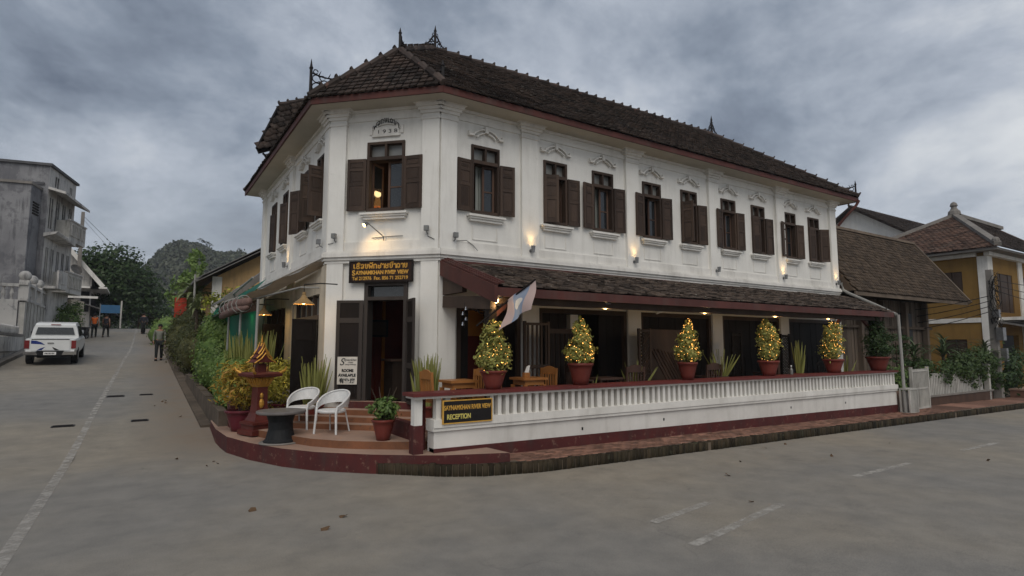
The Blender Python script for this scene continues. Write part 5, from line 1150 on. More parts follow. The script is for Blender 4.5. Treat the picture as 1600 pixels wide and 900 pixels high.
# ================================================================== VERANDAH FURNITURE
def vtable(x, y, label, w_=.52, d_=.5):
    t = thing('wooden_table', label, 'table', (x, y, .55), 0, 'varnished tables on the verandah')
    b = MB(); b.box(-w_ / 2, w_ / 2, -d_ / 2, d_ / 2, .73, .77); b.build('tabletop', M['teak'], t)
    b = MB(); b.box(-w_ / 2 + .05, w_ / 2 - .05, -d_ / 2 + .05, d_ / 2 - .05, .64, .73); b.build('apron', M['teak'], t)
    for sx_ in (-1, 1):
        for sy_ in (-1, 1): b = MB(); q, r_ = sx_ * (w_ / 2 - .05), sy_ * (d_ / 2 - .05); b.box(q - .032, q + .032, r_ - .032, r_ + .032, 0, .64); b.build('leg', M['teak'], t)
    return t
vtable(-.25, -1.38, 'small varnished table near the balustrade corner post'); vtable(1.2, -1.38, 'small varnished table with a paper napkin holder, between the first two shrubs')
def vchair(p, rz, label, m, grp, arms=False):
    t = thing('wooden_chair', label, 'chair', p, rz, grp); w_ = .21
    b = MB(); b.box(-w_, w_, -.2, .2, .42, .46); b.build('seat', m, t)
    for sx_ in (-1, 1):
        b = MB(); b.box(sx_ * w_ - .02, sx_ * w_ + .02, -.20, -.16, 0, .42); b.build('leg', m, t)
        b = MB(); b.hexa([(sx_ * w_ - .02, .16, 0), (sx_ * w_ + .02, .16, 0), (sx_ * w_ + .02, .2, 0), (sx_ * w_ - .02, .2, 0), (sx_ * w_ - .02, .22, .92), (sx_ * w_ + .02, .22, .92), (sx_ * w_ + .02, .26, .92), (sx_ * w_ - .02, .26, .92)]); b.build('back_post', m, t)
        if arms: b = MB(); b.box(sx_ * w_ - .02, sx_ * w_ + .02, -.2, .22, .64, .67); b.box(sx_ * w_ - .018, sx_ * w_ + .018, -.2, -.165, .46, .64); b.build('armrest', m, t)
    b = MB(); n_ = 8
    for i in range(n_):
        x0, x1 = -w_ + 2 * w_ * i / n_, -w_ + 2 * w_ * (i + 1) / n_; z0, z1 = [.90 + .06 * math.sin(PI * (k / n_)) for k in (i, i + 1)]
        b.hexa([(x0, .225, .80), (x1, .225, .80), (x1, .25, .80), (x0, .25, .80), (x0, .23, z0), (x1, .23, z1), (x1, .255, z1), (x0, .255, z0)])
    b.build('crest_rail', m, t)
    for i in range(5): x = -w_ + .07 + i * .07; b = MB(); b.box(x - .012, x + .012, .205, .225, .48, .82); b.build('back_slat', m, t)
    b = MB(); b.box(-w_, w_, .19, .21, .46, .50); b.box(-w_, w_, -.01, .01, .18, .2); b.build('rail', m, t)
    return t
G1 = 'varnished chairs on the verandah'
vchair((-.62, -1.40, .55), R(90), 'varnished orange chair left of the table near the corner post', M['teak'], G1); vchair((.20, -1.05, .55), R(-80), 'varnished orange chair right of the table near the corner post', M['teak'], G1)
vchair((.72, -1.30, .55), R(92), 'varnished orange chair behind the shrub nearest to the flag', M['teak'], G1); vchair((1.62, -1.15, .55), R(-85), 'varnished orange chair right of the table with the napkin holder', M['teak'], G1)
G2 = 'dark wooden armchairs on the verandah'
dk = mat('dark_chair_wood', (.075, .042, .030), (.048, .028, .022), 4, .4, .1, coord='obj')
vchair((3.82, -1.30, .55), R(170), 'dark wooden armchair right of the cone-shaped shrub, by the lattice', dk, G2, True); vchair((6.25, -1.35, .55), R(172), 'dark wooden armchair right of the third shrub', dk, G2, True)
vchair((2.75, -1.0, .55), R(70), 'dark wooden armchair right behind the cone-shaped shrub', dk, G2, True); vchair((8.75, -1.2, .55), R(160), 'dark wooden armchair right of the egg-shaped shrub', dk, G2, True)
for x, lb in ((3.25, 'low dark table between two armchairs beside the lattice'),):
    t = thing('coffee_table', lb, 'table', (x, -1.15, .55)); b = MB(); b.box(-.32, .32, -.25, .25, .66, .70); b.build('tabletop', dk, t)
    for sx_ in (-.27, .27):
        for sy_ in (-.2, .2): b = MB(); b.box(sx_ - .025, sx_ + .025, sy_ - .025, sy_ + .025, 0, .66); b.build('leg', dk, t)
nh = thing('napkin_holder', 'white paper napkins in a wooden holder on the varnished table', 'napkin holder', (1.12, -1.42, 1.32)); b = MB(); b.box(-.06, .06, -.04, .04, 0, .09); b.build('holder', M['teak'], nh)
b = MB(); b.hexa([(-.04, -.02, .06), (.04, -.02, .06), (.04, .02, .06), (-.04, .02, .06), (.02, -.015, .20), (.08, -.015, .22), (.08, .015, .22), (.02, .015, .20)]); b.build('napkin', M['paper'], nh)
bt = thing('small_bottle', 'small pale bottle standing on the coping right of the egg-shaped shrub', 'bottle', (8.75, -1.9, 1.185)); b = MB(); b.lathe([(.035, 0), (.04, .02), (.04, .12), (.015, .17), (.015, .2)], 10); b.build('body', M['frost'], bt); b = MB(); b.lathe([(.02, .2), (.02, .23)], 8); b.build('cap', M['paper'], bt)
def lattice(x0, x1, z0, z1, y, label, diag=True, st=.075, th=.018, m=None):
    t = thing('lattice_screen', label, 'screen', ((x0 + x1) / 2, y, z0)); m = m or M['wood']; b = MB(); w_ = (x1 - x0) / 2; h_ = z1 - z0
    for a_ in (-w_, w_): b.box(a_ - .025, a_ + .025, -.03, .03, -.02 if z0 > .6 else 0, h_ + .03)
    b.box(-w_ + .025, w_ - .025, -.025, .025, h_ - .05, h_); b.box(-w_ + .025, w_ - .025, -.025, .025, 0, .05); b.build('frame', m, t)
    b = MB()
    if diag:
        for s_, yy in ((1, -.010), (-1, .010)):
            c = -h_
            while c < 2 * w_ + h_:
                pts = []
                for (px, pz) in ((c, 0), (c + s_ * h_, h_)): pts.append((px - w_, pz))
                (xa, za), (xb, zb) = pts
                def cl_(x, z, X, Z):
                    lo_, hi_ = -w_, w_
                    for lim, sg2 in ((lo_, 1), (hi_, -1)):
                        if (x - lim) * sg2 < 0:
                            if (X - lim) * sg2 <= 0: return None
                            k_ = (lim - x) / (X - x); x, z = lim, z + (Z - z) * k_
                    return x, z
                A1 = cl_(xa, za, xb, zb); B1 = cl_(xb, zb, xa, za)
                if A1 and B1 and abs(A1[0] - B1[0]) > .02: b.beam((A1[0], yy, A1[1]), (B1[0], yy, B1[1]), th, .015, up=(0, 1, 0))
                c += st
    else:
        x = -w_ + .08
        while x < w_ - .04: b.box(x - th, x + th, -.012, .012, .05, h_ - .05); x += st
        b.box(-w_, w_, -.02, .02, h_ * .48, h_ * .52)
    b.build('lattice' if diag else 'bars', m, t); return t
lattice(4.64, 4.98, .6, 2.26, -.8, 'narrow open lattice screen beside the white pilaster, left of the third shrub')
lattice(10.2, 10.62, .6, 2.2, -.75, 'narrow open lattice screen left of the fifth shrub', m=M['wooddark']); lattice(8.05, 8.4, .6, 2.2, -.75, 'narrow open lattice screen behind the fourth shrub', m=M['wooddark'])
lattice(1.58, 2.16, .6, 2.36, -.70, 'dark barred folding screen behind the first two shrubs', False, .11, .02)
t = thing('slatted_panel', 'dark brown panel with slanting raised slats behind the third shrub', 'screen', (5.62, -.62, .6)); b = MB(); b.box(-.66, .66, -.02, .02, 0, 1.68); b.build('panel', M['wood'], t)
for i in range(9): b = MB(); x = -.45 + i * .115; b.beam((x - .0, -.03, 1.25 - i * .02), (min(.62, x + .62), -.03, .35 + max(0, x) * .55), .03, .025, up=(0, 1, 0)); b.build('slat', M['brownboard'], t)
t = thing('panel_screen', 'dark wooden panel screen right of the barred folding screen', 'screen', (2.62, -.6, .55)); b = MB(); b.box(-.4, .4, -.02, .02, 0, 1.7); b.build('panel', M['wood'], t)
for i in range(6): b = MB(); b.box(-.36 + i * .13, -.27 + i * .13, -.04, -.02, .1, 1.6); b.build('slat', M['wooddark'], t)
bn = thing('iron_bench', 'dark scrolled iron bench at the far end of the verandah', 'bench', (11.75, -1.45, .55)); b = MB(); b.box(-.6, .6, -.2, .2, .42, .45); b.build('seat', M['iron'], bn)
b = MB(); b.tube([(-.6, .2, .45), (-.6, .25, .85), (-.3, .25, .93), (.3, .25, .93), (.6, .25, .85), (.6, .2, .45)], .02, 6)
for i in range(7):
    x = -.48 + i * .16; b.tube([(x + .07 * math.cos(q), .24, .66 + .12 * math.sin(q)) for q in lin(0, 6, 10)], .012, 4)
b.build('backrest', M['iron'], bn)
for sx_ in (-.55, .55):
    for sy_ in (-.17, .17): b = MB(); b.tube([(sx_, sy_, 0), (sx_ * .95, sy_, .42)], .018, 5); b.build('leg', M['iron'], bn)
cm = thing('security_camera', 'white security camera under the verandah ceiling, left of the third lamp', 'camera', (4.7, -1.3, 2.62)); b = MB(); b.tube([(-.02, 0, 0), (.14, -.08, .06)], .035, 8); b.build('body', M['paper'], cm); b = MB(); b.tube([(.06, -.04, .03), (.06, -.02, .14)], .012, 5); b.build('bracket', M['metal'], cm)
t = thing('cage_box', 'white barred metal cage at the right end of the balustrade', 'cage', (13.98, -2.28, -.05))
b = MB()
for x in (-.24, .24):
    for y in (-.12, .12): b.box(x - .02, x + .02, y - .02, y + .02, 0, .68)
b.box(-.26, .26, -.14, .14, .68, .72); b.box(-.26, .26, -.14, .14, .0, .04); b.build('frame', M['fencew'], t)
for i in range(7): b = MB(); b.box(-.19 + i * .06, -.165 + i * .06, -.13, -.115, .04, .68); b.build('bar', M['fencew'], t)
b = MB(); b.box(-.2, .2, -.1, .1, .05, .62); b.build('unit', M['metal'], t)

# ================================================================== AWNING, TARPAULIN AND POLES OF THE SIDE TERRACE
aw = thing('canvas_awning', 'beige canvas awning sloping out from the side facade', 'awning', (-1.7, 3, 3.5))
b = MB(); n_ = 14
for i in range(n_ + 1):
    t_ = i / n_; pi_ = Vector((-1.70, 1.75 + 6.85 * t_, 3.54 - .18 * t_)); po_ = Vector((-1.73 - 1.30 * t_ ** .95, 1.75 + 4.3 * t_, 3.66 - .72 * t_ + .03 * math.sin(t_ * 20)))
    for k in range(5):
        s_ = k / 4; q = pi_.lerp(po_, s_); q.z -= .07 * math.sin(s_ * PI) * (.4 + t_); b.v.append(q)
for i in range(n_):
    for k in range(4): b.f.append((i * 5 + k, i * 5 + k + 1, (i + 1) * 5 + k + 1, (i + 1) * 5 + k))
b.m = [0] * len(b.f); wpart(b, 'canvas', M['awning'], aw, smooth=True, recalc=False)
b = MB(); b.tube([(-1.70, 2.2, 3.12), (-2.05, 2.3, 3.12), (-2.75, 6.9, 3.02), (-1.70, 7.1, 3.05)], .02, 6); wpart(b, 'pole', M['pipe'], aw)
ro = thing('rolled_awning', 'rolled up brown striped awning hanging at the end of the canvas', 'awning', (-2.95, 4.6, 2.9)); b = MB(); pts = [(-2.80, 4.0, 2.90), (-2.92, 5.0, 2.90), (-3.0, 6.0, 2.84), (-3.02, 6.6, 2.80)]
b.tube(pts, [.09, .12, .13, .12], 9); b.tube([(p[0] - .03, p[1], p[2] - .14) for p in pts], [.05, .09, .10, .08], 8); wpart(b, 'roll', mat('brown_striped_canvas', (.22, .14, .12), (.12, .08, .07), 6, .9, .3, stretch=(1, 5, 1)), ro, smooth=True)
for i in range(5): b = MB(); y = 4.2 + i * .5; b.tube([(-2.90 + .17 * math.cos(q) - .03 * (i - 1), y, 2.86 + .19 * math.sin(q)) for q in lin(0, 2 * PI, 10)], .012, 4); wpart(b, 'strap', M['pipe'], ro)
tp = thing('green_tarpaulin', 'green tarpaulin slung beyond the awning beside the big hedge', 'tarpaulin', (-2.5, 8, 2.5))
b = MB(); n_ = 8
top = [Vector((-2.0, 6.6, 3.72)), Vector((-2.5, 13.5, 3.25))]; mid_ = [Vector((-3.05, 5.9, 2.86)), Vector((-3.05, 12.2, 2.66))]; bot = [Vector((-2.5, 4.4, 1.75)), Vector((-2.7, 12.0, 1.7))]
rows = [top, mid_]
def sheet(r0, r1, sag):
    b = MB()
    for i in range(n_ + 1):
        for k in range(5):
            t_ = i / n_; s_ = k / 4; p = r0[0].lerp(r0[1], t_).lerp(r1[0].lerp(r1[1], t_), s_); p = p + Vector((0, 0, -sag * math.sin(s_ * PI) * (1 + .4 * math.sin(t_ * 11)) - .04 * math.sin(t_ * 9) * s_)); b.v.append(p)
    for i in range(n_):
        for k in range(4): b.f.append((i * 5 + k, i * 5 + k + 1, (i + 1) * 5 + k + 1, (i + 1) * 5 + k))
    b.m = [0] * len(b.f); return b
wpart(sheet(top, mid_, .12), 'roof_sheet', M['tarp'], tp, smooth=True, recalc=False); wpart(sheet([Vector((-2.55, 4.3, 2.72)), Vector((-2.75, 12.2, 2.75))], bot, .03), 'side_sheet', M['tarp'], tp, smooth=True, recalc=False)
b = MB(); b.tube([mid_[0] + Vector((.2, -1.2, .12)), mid_[1]], .03, 6); b.tube([top[0] + Vector((-.3, .3, .05)), top[1]], .03, 6); wpart(b, 'edge_pole', M['pipe'], tp)
for (x, y, h_), lb in zip(((-2.85, 7.0, 2.95), (-2.85, 4.9, 2.90), (-2.75, 3.2, 2.9)), ('thin white awning pole rising out of the low hedge', 'thin white awning pole behind the striped snake plants', 'thin white awning pole nearest to the entrance corner')):
    t = thing('awning_pole', lb, 'pole', (x, y, .3), 0, 'thin white poles holding the awning'); b = MB(); b.tube([(0, 0, 0), (.02, 0, h_ - .3)], .028, 8); b.build('shaft', M['pipe'], t); b = MB(); b.lathe([(.06, 0), (.06, .03), (.03, .05)], 8); b.build('foot', M['metal'], t)
pw = thing('planter_kerb', 'low brown concrete planter wall below the clipped hedge', 'wall', (-3.35, 5, .2))
for i in range(7):
    y0, y1 = 2.9 + i * 1.4, 2.9 + (i + 1) * 1.4; b = MB(); b.hexa([(-3.42, y0, zr(-3.4, y0) - .2), (-3.25, y0, zr(-3.4, y0) - .2), (-3.25, y1 - .02, zr(-3.4, y1) - .2), (-3.42, y1 - .02, zr(-3.4, y1) - .2), (-3.42, y0, .58 + .055 * i), (-3.25, y0, .58 + .055 * i), (-3.25, y1 - .02, .60 + .055 * i), (-3.42, y1 - .02, .60 + .055 * i)]); wpart(b, 'block', M['mossy'], pw)

t = thing('room_lamp', 'small warm lamp glowing inside the upper window over the entrance', 'lamp', tuple(FC.p(1.42, 5.05, -.75)))
b = MB(); b.lathe([(.10, -.10), (.05, .10)], 12, cap=False); b.build('lamp_shade', M['dimlamp'], t); b = MB(); b.lathe([(.06, -.5), (.015, -.45), (.015, -.1)], 8); b.build('stand', M['wood'], t)
o = lampdata('room_light', 'POINT', 3.5, (0, 0, .2), shadow_soft_size=.08); o.parent = t
# ================================================================== HEDGES AND TREES ON THE RIGHT OF THE LEFT STREET
def bush(name, label, cat, loc, blobs, lm, n, size, seed, asp=.55, group=None, stems=None, spread=.16, clump=28):
    t = thing(name, label, cat, loc, 0, group)
    b = MB()
    for (x, y, h_) in (stems or [(0, 0, .5)]): b.tube([(x, y, -.15), (x * 1.02, y, h_ * .5), (x * 1.1, y * 1.1, h_)], [.05, .04, .02], 6)
    b.build('trunk', M['bark'], t); o = leaves('crown', blobs, L[lm], n, size, t, asp, clump, seed=seed, spread=spread, core=.9 if 'hedge' in name or 'trimmed' in name else 0); return t
bush('clipped_hedge', 'low clipped hedge of small leaves behind the croton pot', 'hedge', (-2.85, 5.0, .45), [(-.1, -.9, .55, .46, .6, .62), (0, 0, .6, .52, .8, .72), (.1, .9, .7, .55, .7, .7), (-.05, .2, .95, .42, .8, .42)], 'hedgel', 24000, .060, 51, spread=.06, clump=6, stems=[(0, -.8, .5), (0, 0, .6), (.1, .8, .6)])
bush('tall_hedge', 'tall bright rounded hedge beside the green tarpaulin', 'hedge', (-2.65, 9.6, .55), [(-.2, -.6, .8, .62, .9, .95), (0, .3, 1.0, .68, 1.0, 1.1), (-.05, .1, 1.75, .6, .95, .65), (.25, -.7, 1.5, .5, .6, .7), (-.1, .9, 1.35, .55, .8, .8)], 'hedge', 20000, .085, 52, spread=.09, clump=9, stems=[(0, -.5, .9), (0, .4, 1.0), (.1, 0, 1.0)])
bush('trimmed_shrub', 'dull green shrub beyond the tall hedge at the street edge', 'shrub', (-2.9, 15.5, 1.0), [(0, 0, .7, .7, 1.0, .9), (-.1, 1.4, .9, .7, 1.0, 1.0), (.2, .7, 1.4, .6, 1.0, .7)], 'olive', 9000, .10, 53)
bush('trimmed_shrub', 'brownish green shrub farther up the street under the strap-leaved plant', 'shrub', (-3.0, 20.5, 1.3), [(0, 0, .8, .8, 1.3, .9), (.1, 1.8, 1.1, .8, 1.2, 1.1), (.3, .5, 1.7, .7, 1.2, .7)], 'olive', 9000, .11, 54)
bush('trimmed_shrub', 'small pale green shrub at the crest of the left street', 'shrub', (-3.5, 33, 2.0), [(0, 0, .6, .9, 1.3, .8), (.3, 2.5, .9, .9, 1.4, 1.0)], 'hedgel', 2200, .15, 55)
bush('flowering_bush', 'bush with bright yellow flowers in front of the pale yellow house', 'bush', (-1.4, 14.0, 2.0), [(0, 0, 1.4, 1.0, 1.2, .7), (-.8, .2, 1.2, .7, .8, .7), (.8, 0, 1.8, .8, .9, .5), (-.3, 0, .5, .9, 1.0, .7)], 'yellow', 4600, .13, 56)
bush('slender_tree', 'slender column-shaped tree rising above the strap-leaved plant', 'tree', (-2.6, 24.2, 1.6), [(-.4, 0, 3.5, .55, .6, .7), (.1, 0, 4.2, .45, .5, .7), (.05, 0, 4.9, .40, .4, .6), (-.5, 0, 2.8, .7, .7, .7), (.3, 0, 3.2, .5, .5, .6)], 'hedgel', 2600, .17, 57, stems=[(0, 0, 4.2), (-.1, .1, 3.4)])
# strap-leaved dracaena: every leaf an object
dl = MB(); n_ = 7
for i in range(n_ + 1):
    t = i / n_; wd = .05 * (1 - t ** 2) * (.55 + t) + .002; y = t * .8 - .1 * t * t; z = .75 * t - .75 * t * t; dl.v += [(-wd, y, z + .012), (0, y, z), (wd, y, z + .012)]
for i in range(n_): dl.f += [(3 * i, 3 * i + 1, 3 * i + 4, 3 * i + 3), (3 * i + 1, 3 * i + 2, 3 * i + 5, 3 * i + 4)]
dl.m = [0] * len(dl.f); drac = dl.build('leaf', L['drac'], link=False, recalc=False); yuc = drac.copy(); yuc.data = drac.data.copy(); yuc.data.materials[0] = L['yucca']
def rosette(name, label, loc, n, l, src, seed, h=.6, lo=-.2, hi=1.3, cat='plant', group=None, wd=1.0):
    t = thing(name, label, cat, loc, 0, group); rg = random.Random(seed); b = MB(); b.tube([(0, 0, -.2), (.02, 0, h * .5), (0, 0, h + .05)], [.07, .06, .05], 8); b.build('stem', M['bark'], t)
    for k in range(n):
        m_ = Matrix.Translation((0, 0, h + rg.uniform(-.1, .1))) @ Matrix.Rotation(k * 2.4 + rg.uniform(-.3, .3), 4, 'Z') @ Matrix.Rotation(rg.uniform(lo, hi), 4, 'X') @ Matrix.Diagonal((wd, 1, 1, 1)) @ Matrix.Scale(l * rg.uniform(.7, 1.05), 4)
        instance(src, m_, t)
    return t
rosette('dracaena_plant', 'large striped strap-leaved plant above the street hedge, before the yellow house', (-2.9, 17.8, 1.5), 50, 1.45, drac, 61, 2.5, -.5, 1.25, 'plant', None, 1.3)
rosette('dracaena_plant', 'smaller strap-leaved plant just below the large striped one', (-3.0, 15.2, 1.2), 34, 1.1, drac, 62, 2.1, -.5, 1.1, 'plant', None, 1.2)
# red hanging lantern banner
t = thing('red_banner', 'red cloth banner hanging among the plants up the left street', 'banner', (-3.2, 23.0, 3.3)); b = MB()
for i in range(4): b.box(-.22, .3, -.03 - .02 * (i % 2), .03, .25 * i, .25 * i + .24)
b.build('cloth', M['lantern'], t); b = MB(); b.tube([(-.42, 0, 1.15), (.42, 0, 1.15)], .025, 6); b.tube([(.42, 0, 1.15), (.42, 0, -1.5)], .03, 6); b.build('pole', M['bark'], t)
# ================================================================== PALE YELLOW HOUSE BEHIND THE AWNING
ph = thing('pale_yellow_house', 'pale yellow house with a grey sloping roof behind the hedges', 'house', (0, 18, 1))
b = MB(); b.add([(-2.25, 16, .5), (1.6, 16, .5), (1.6, 16, 6.75), (-.3, 16, 5.95), (-2.25, 16, 4.75), (-2.25, 24, .5), (1.6, 24, .5), (1.6, 24, 6.75), (-2.25, 24, 4.75)], [(0, 1, 2, 3, 4), (0, 4, 8, 5), (1, 6, 7, 2), (5, 8, 7, 6)]); wpart(b, 'wall', M['pwall'], ph, recalc=False)
b = MB(); b.box(-2.45, -2.1, 15.9, 16.02, 1, 4.7); b.box(-.35, -.05, 15.92, 16.02, 4.6, 5.9); wpart(b, 'corner_pillar', M['whitetrim'], ph)
for k, (dz, w_) in enumerate(((0, 1.0), (.10, .8), (.20, .6))):
    b = MB(); b.beam((-3.1 + .1 * k, 15.6, 4.42 + dz), (.5 + .1 * k, 15.6, 6.62 + dz), .5, .07); wpart(b, 'roof_sheet', M['corr'], ph)
b = MB(); b.hexa([(-3.1, 15.7, 4.45), (1.4, 15.7, 7.2), (1.4, 25, 7.2), (-3.1, 25, 4.45), (-3.1, 15.7, 4.55), (1.4, 15.7, 7.3), (1.4, 25, 7.3), (-3.1, 25, 4.55)]); wpart(b, 'roof', M['corr'], ph)
b = MB(); b.tube([(-3.1, 15.5, 4.7), (-3.1, 15.5, 3.6)], .04, 6); wpart(b, 'drain_pipe', M['pipe'], ph)
b = MB(); b.box(-1.9, -1.0, 15.93, 15.99, 2.0, 3.6); wpart(b, 'window', M['wooddark'], ph)
sh2 = thing('lean_to_shed', 'weathered lean-to roof under the pale yellow house, above the tarpaulin', 'shed', (-1, 11.5, .5))
b = MB()
for i in range(12): x = 0; y0 = 10.0 + i * .35; b.hexa([(-2.6, y0, 3.35), (-.9, y0, 4.75), (-.9, y0 + .33, 4.75), (-2.6, y0 + .33, 3.35), (-2.6, y0, 3.40), (-.9, y0, 4.80), (-.9, y0 + .33, 4.83), (-2.6, y0 + .33, 3.43)])
wpart(b, 'roof', M['corr'], sh2)
b = MB(); b.box(-2.3, -.9, 10.4, 10.5, .5, 3.6); wpart(b, 'wall', M['brownboard'], sh2); b = MB(); b.beam((-2.6, 9.95, 3.33), (-.9, 9.95, 4.72), .06, .2); wpart(b, 'barge_board', M['conc'], sh2)
# ================================================================== RIGHT-HAND NEIGHBOURS
def hip_tiles(name, parent, m, O, e, s, ins, amax, bmax, tw, tl, seed): stuff(boxes(name, tiles(O, e, s, ins, amax, bmax, tw, tl, .02, seed), m, parent))
wh = thing('wooden_house', 'old brown wooden house with a broad flat-tiled roof right of the hotel', 'house', (19, 2, 0))
ez, ey = 3.72, -.5; SLP = 1.42; rt = 1.86
b = MB(); b.add([(14.9, ey, ez), (24.0, ey, ez), (24.0, ey + rt, ez + rt * SLP), (14.9, ey + rt, ez + rt * SLP), (24.0, ey + 2 * rt, ez), (14.9, ey + 2 * rt, ez)], [(0, 1, 2, 3), (1, 4, 2), (0, 3, 5), (4, 5, 3, 2)]); wr = wpart(b, 'roof', M['brtile'], wh, recalc=False)
sl = math.sqrt(1 + SLP ** 2)
o = boxes('roof_tile', tiles((15.0, ey, ez), (1, 0, 0), (0, 1, SLP), lambda a_, b_: a_ < 9.0 and b_ < rt * sl, 9.0, rt * sl, .17, .155, .02, 71), M['brtile'], wh); o.matrix_basis = wmat(wh).inverted(); stuff(o)
b = MB(); b.beam((14.9, ey - .01, ez - .09), (24.03, ey - .01, ez - .09), .05, .13); b.beam((24.0, ey - .1, ez - .07), (24.0, ey + rt, ez + rt * SLP + .06), .12, .16); b.beam((14.9, ey + rt, ez + rt * SLP + .08), (24.05, ey + rt, ez + rt * SLP + .08), .2, .1); wpart(b, 'roof_edge', M['graywood'], wh)
rng = random.Random(77); x = 15.0
while x < 23.0:
    w_ = rng.uniform(.13, .19); b = MB(); z0 = .5 + rng.uniform(-.05, .05) + (.35 if x < 18 else 0); b.box(x, x + w_ - .015, .60 + rng.uniform(-.015, .015), .66, z0, 3.66); wpart(b, 'plank', M['graywood'], wh); x += w_
b = MB(); b.box(15, 23, .67, .75, -.4, 3.7); b.box(22.95, 23.05, .6, 5, -.4, 3.7); b.box(14.95, 15.05, .6, 5, -.4, 3.7); wpart(b, 'wall', M['wooddark'], wh)
for x in (15.4, 17.2, 18.9, 20.7, 22.5): b = MB(); b.box(x - .09, x + .09, .40, .58, -.3, 3.6); wpart(b, 'post', M['graywood'], wh)
b = MB(); b.box(14.9, 23.1, .48, .66, 2.55, 2.65); b.box(14.9, 18.2, .45, .66, .62, .78); wpart(b, 'rail', M['graywood'], wh)
b = MB(); b.box(20.4, 21.5, .57, .60, 2.0, 3.2); wpart(b, 'window_opening', M['black'], wh)
yh = thing('ochre_house', 'ochre two-storey house with white corner pillars and a faded red hipped roof', 'house', (33, 4, 0))
YX, YY, YE = 28.7, .2, 6.45
b = MB()
FYL = Fr((YX, YY), (0, 1), (-1, 0)); FYF = Fr((YX, YY), (1, 0), (0, -1))
wall(b, FYL, 0, 8, -.6, YE, [(1.0, 1.9, 4.3, 5.5), (1.0, 1.9, .6, 2.2)], .2); wall(b, FYF, 0, 10, -.6, YE, [(1.2, 3.2, 3.5, 5.4), (4.6, 6.4, 3.5, 5.4), (1.2, 3.4, -.4, 2.4), (4.6, 7, -.4, 2.4)], .2)
wpart(b, 'wall', M['ywall'], yh, recalc=False)
b = MB(); b.box(YX + .3, YX + 9.8, YY + 2.0, YY + 2.1, -.5, YE); wpart(b, 'inner_wall', M['wooddark'], yh)
for x0 in (0, 4.0, 8.5):
    b = MB(); fbox(b, FYF, x0 - (.05 if x0 == 0 else 0), x0 + .55, -.6, YE - .3, -.05, .06)
    if x0 == 0: fbox(b, FYL, 0.01, .35, -.6, YE - .3, -.05, .055)
    wpart(b, 'corner_pillar', M['whitetrim'], yh)
b = MB(); fbox(b, FYL, 0.36, 8, 3.0, 3.22, -.02, .05); fbox(b, FYF, .56, 10, 2.95, 3.2, -.02, .05); fbox(b, FYL, .36, 8, YE - .3, YE - .12, -.02, .2); fbox(b, FYF, -.2, 10, YE - .3, YE - .12, -.02, .2); wpart(b, 'string_course', M['whitetrim'], yh)
for f_, a0, a1, z0, z1 in ((FYL, 1.0, 1.9, 4.3, 5.5), (FYL, 1.0, 1.9, .6, 2.2), (FYF, 1.2, 3.2, 3.5, 5.4), (FYF, 4.6, 6.4, 3.5, 5.4)):
    b = MB(); n_ = 2 if a1 - a0 < 1 else 4
    for i in range(n_): q0, q1 = a0 + (a1 - a0) * i / n_, a0 + (a1 - a0) * (i + 1) / n_ - .03; fbox(b, f_, q0, q1, z0, z1, -.10 + .02 * (i % 2), -.05 + .02 * (i % 2))
    wpart(b, 'window', M['wood'], yh)
b = MB(); fbox(b, FYF, .9, 8.5, 3.22, 4.25, 1.0, 1.12); fbox(b, FYF, .9, 8.5, 3.1, 3.25, 0, 1.12); wpart(b, 'balcony', M['whitetrim'], yh); b = MB(); fbox(b, FYF, 2.2, 3.0, 3.5, 4.1, 1.125, 1.13); fbox(b, FYF, 4.2, 5.0, 3.5, 4.1, 1.125, 1.13); wpart(b, 'balcony_panel', M['redbase'], yh)
b = MB(); b.hexa([(YX + .7, YY - 1.6, 2.62), (YX + 9, YY - 1.6, 2.62), (YX + 9, YY, 3.0), (YX + .7, YY, 3.0), (YX + .7, YY - 1.6, 2.68), (YX + 9, YY - 1.6, 2.68), (YX + 9, YY, 3.08), (YX + .7, YY, 3.08)]); wpart(b, 'shop_roof', M['corr'], yh)
ro_ = .7; ax, ay, az = YX - ro_, YY - ro_, YE; hw = 3.9; hu = 6.8; zt_ = 2.95
b = MB(); b.add([(ax, ay, az), (ax + 14, ay, az), (ax + 14, ay + 2 * hw, az), (ax, ay + 2 * hw, az), (ax + hu, ay + hw, az + zt_), (ax + 14, ay + hw, az + zt_)], [(0, 1, 5, 4), (0, 4, 3), (3, 4, 5, 2)]); wpart(b, 'roof', M['rdtile'], yh, recalc=False)
b = MB(); b.box(ax + .05, ax + 14, ay + .05, ay + 2 * hw, az - .13, az - .03); wpart(b, 'eave', M['conc'], yh)
pu, pv = zt_ / hu, zt_ / hw; su, sv = math.sqrt(1 + pu * pu), math.sqrt(1 + pv * pv)
o = boxes('roof_tile', tiles((ax, ay, az), (0, 1, 0), (1, 0, pu), lambda a_, b_: b_ / su * hw / hu < a_ < 2 * hw - b_ / su * hw / hu, 2 * hw, hu * su, .22, .2, .025, 73), M['rdtile'], yh); o.matrix_basis = wmat(yh).inverted(); stuff(o)
o = boxes('roof_tile', tiles((ax, ay, az), (1, 0, 0), (0, 1, pv), lambda a_, b_: b_ / sv * hu / hw < a_ < 12 and b_ < hw * sv, 12, hw * sv, .22, .2, .025, 74), M['tile'], yh); o.matrix_basis = wmat(yh).inverted(); stuff(o)
b = MB(); b.beam((ax, ay, az + .1), (ax + hu, ay + hw, az + zt_ + .1), .28, .2); b.beam((ax, ay + 2 * hw, az + .1), (ax + hu, ay + hw, az + zt_ + .1), .28, .2); b.beam((ax + hu, ay + hw, az + zt_ + .12), (ax + 14, ay + hw, az + zt_ + .12), .28, .2); b.ball((ax + .1, ay + .1, az + .3), .16); wpart(b, 'ridge', M['conc'], yh)
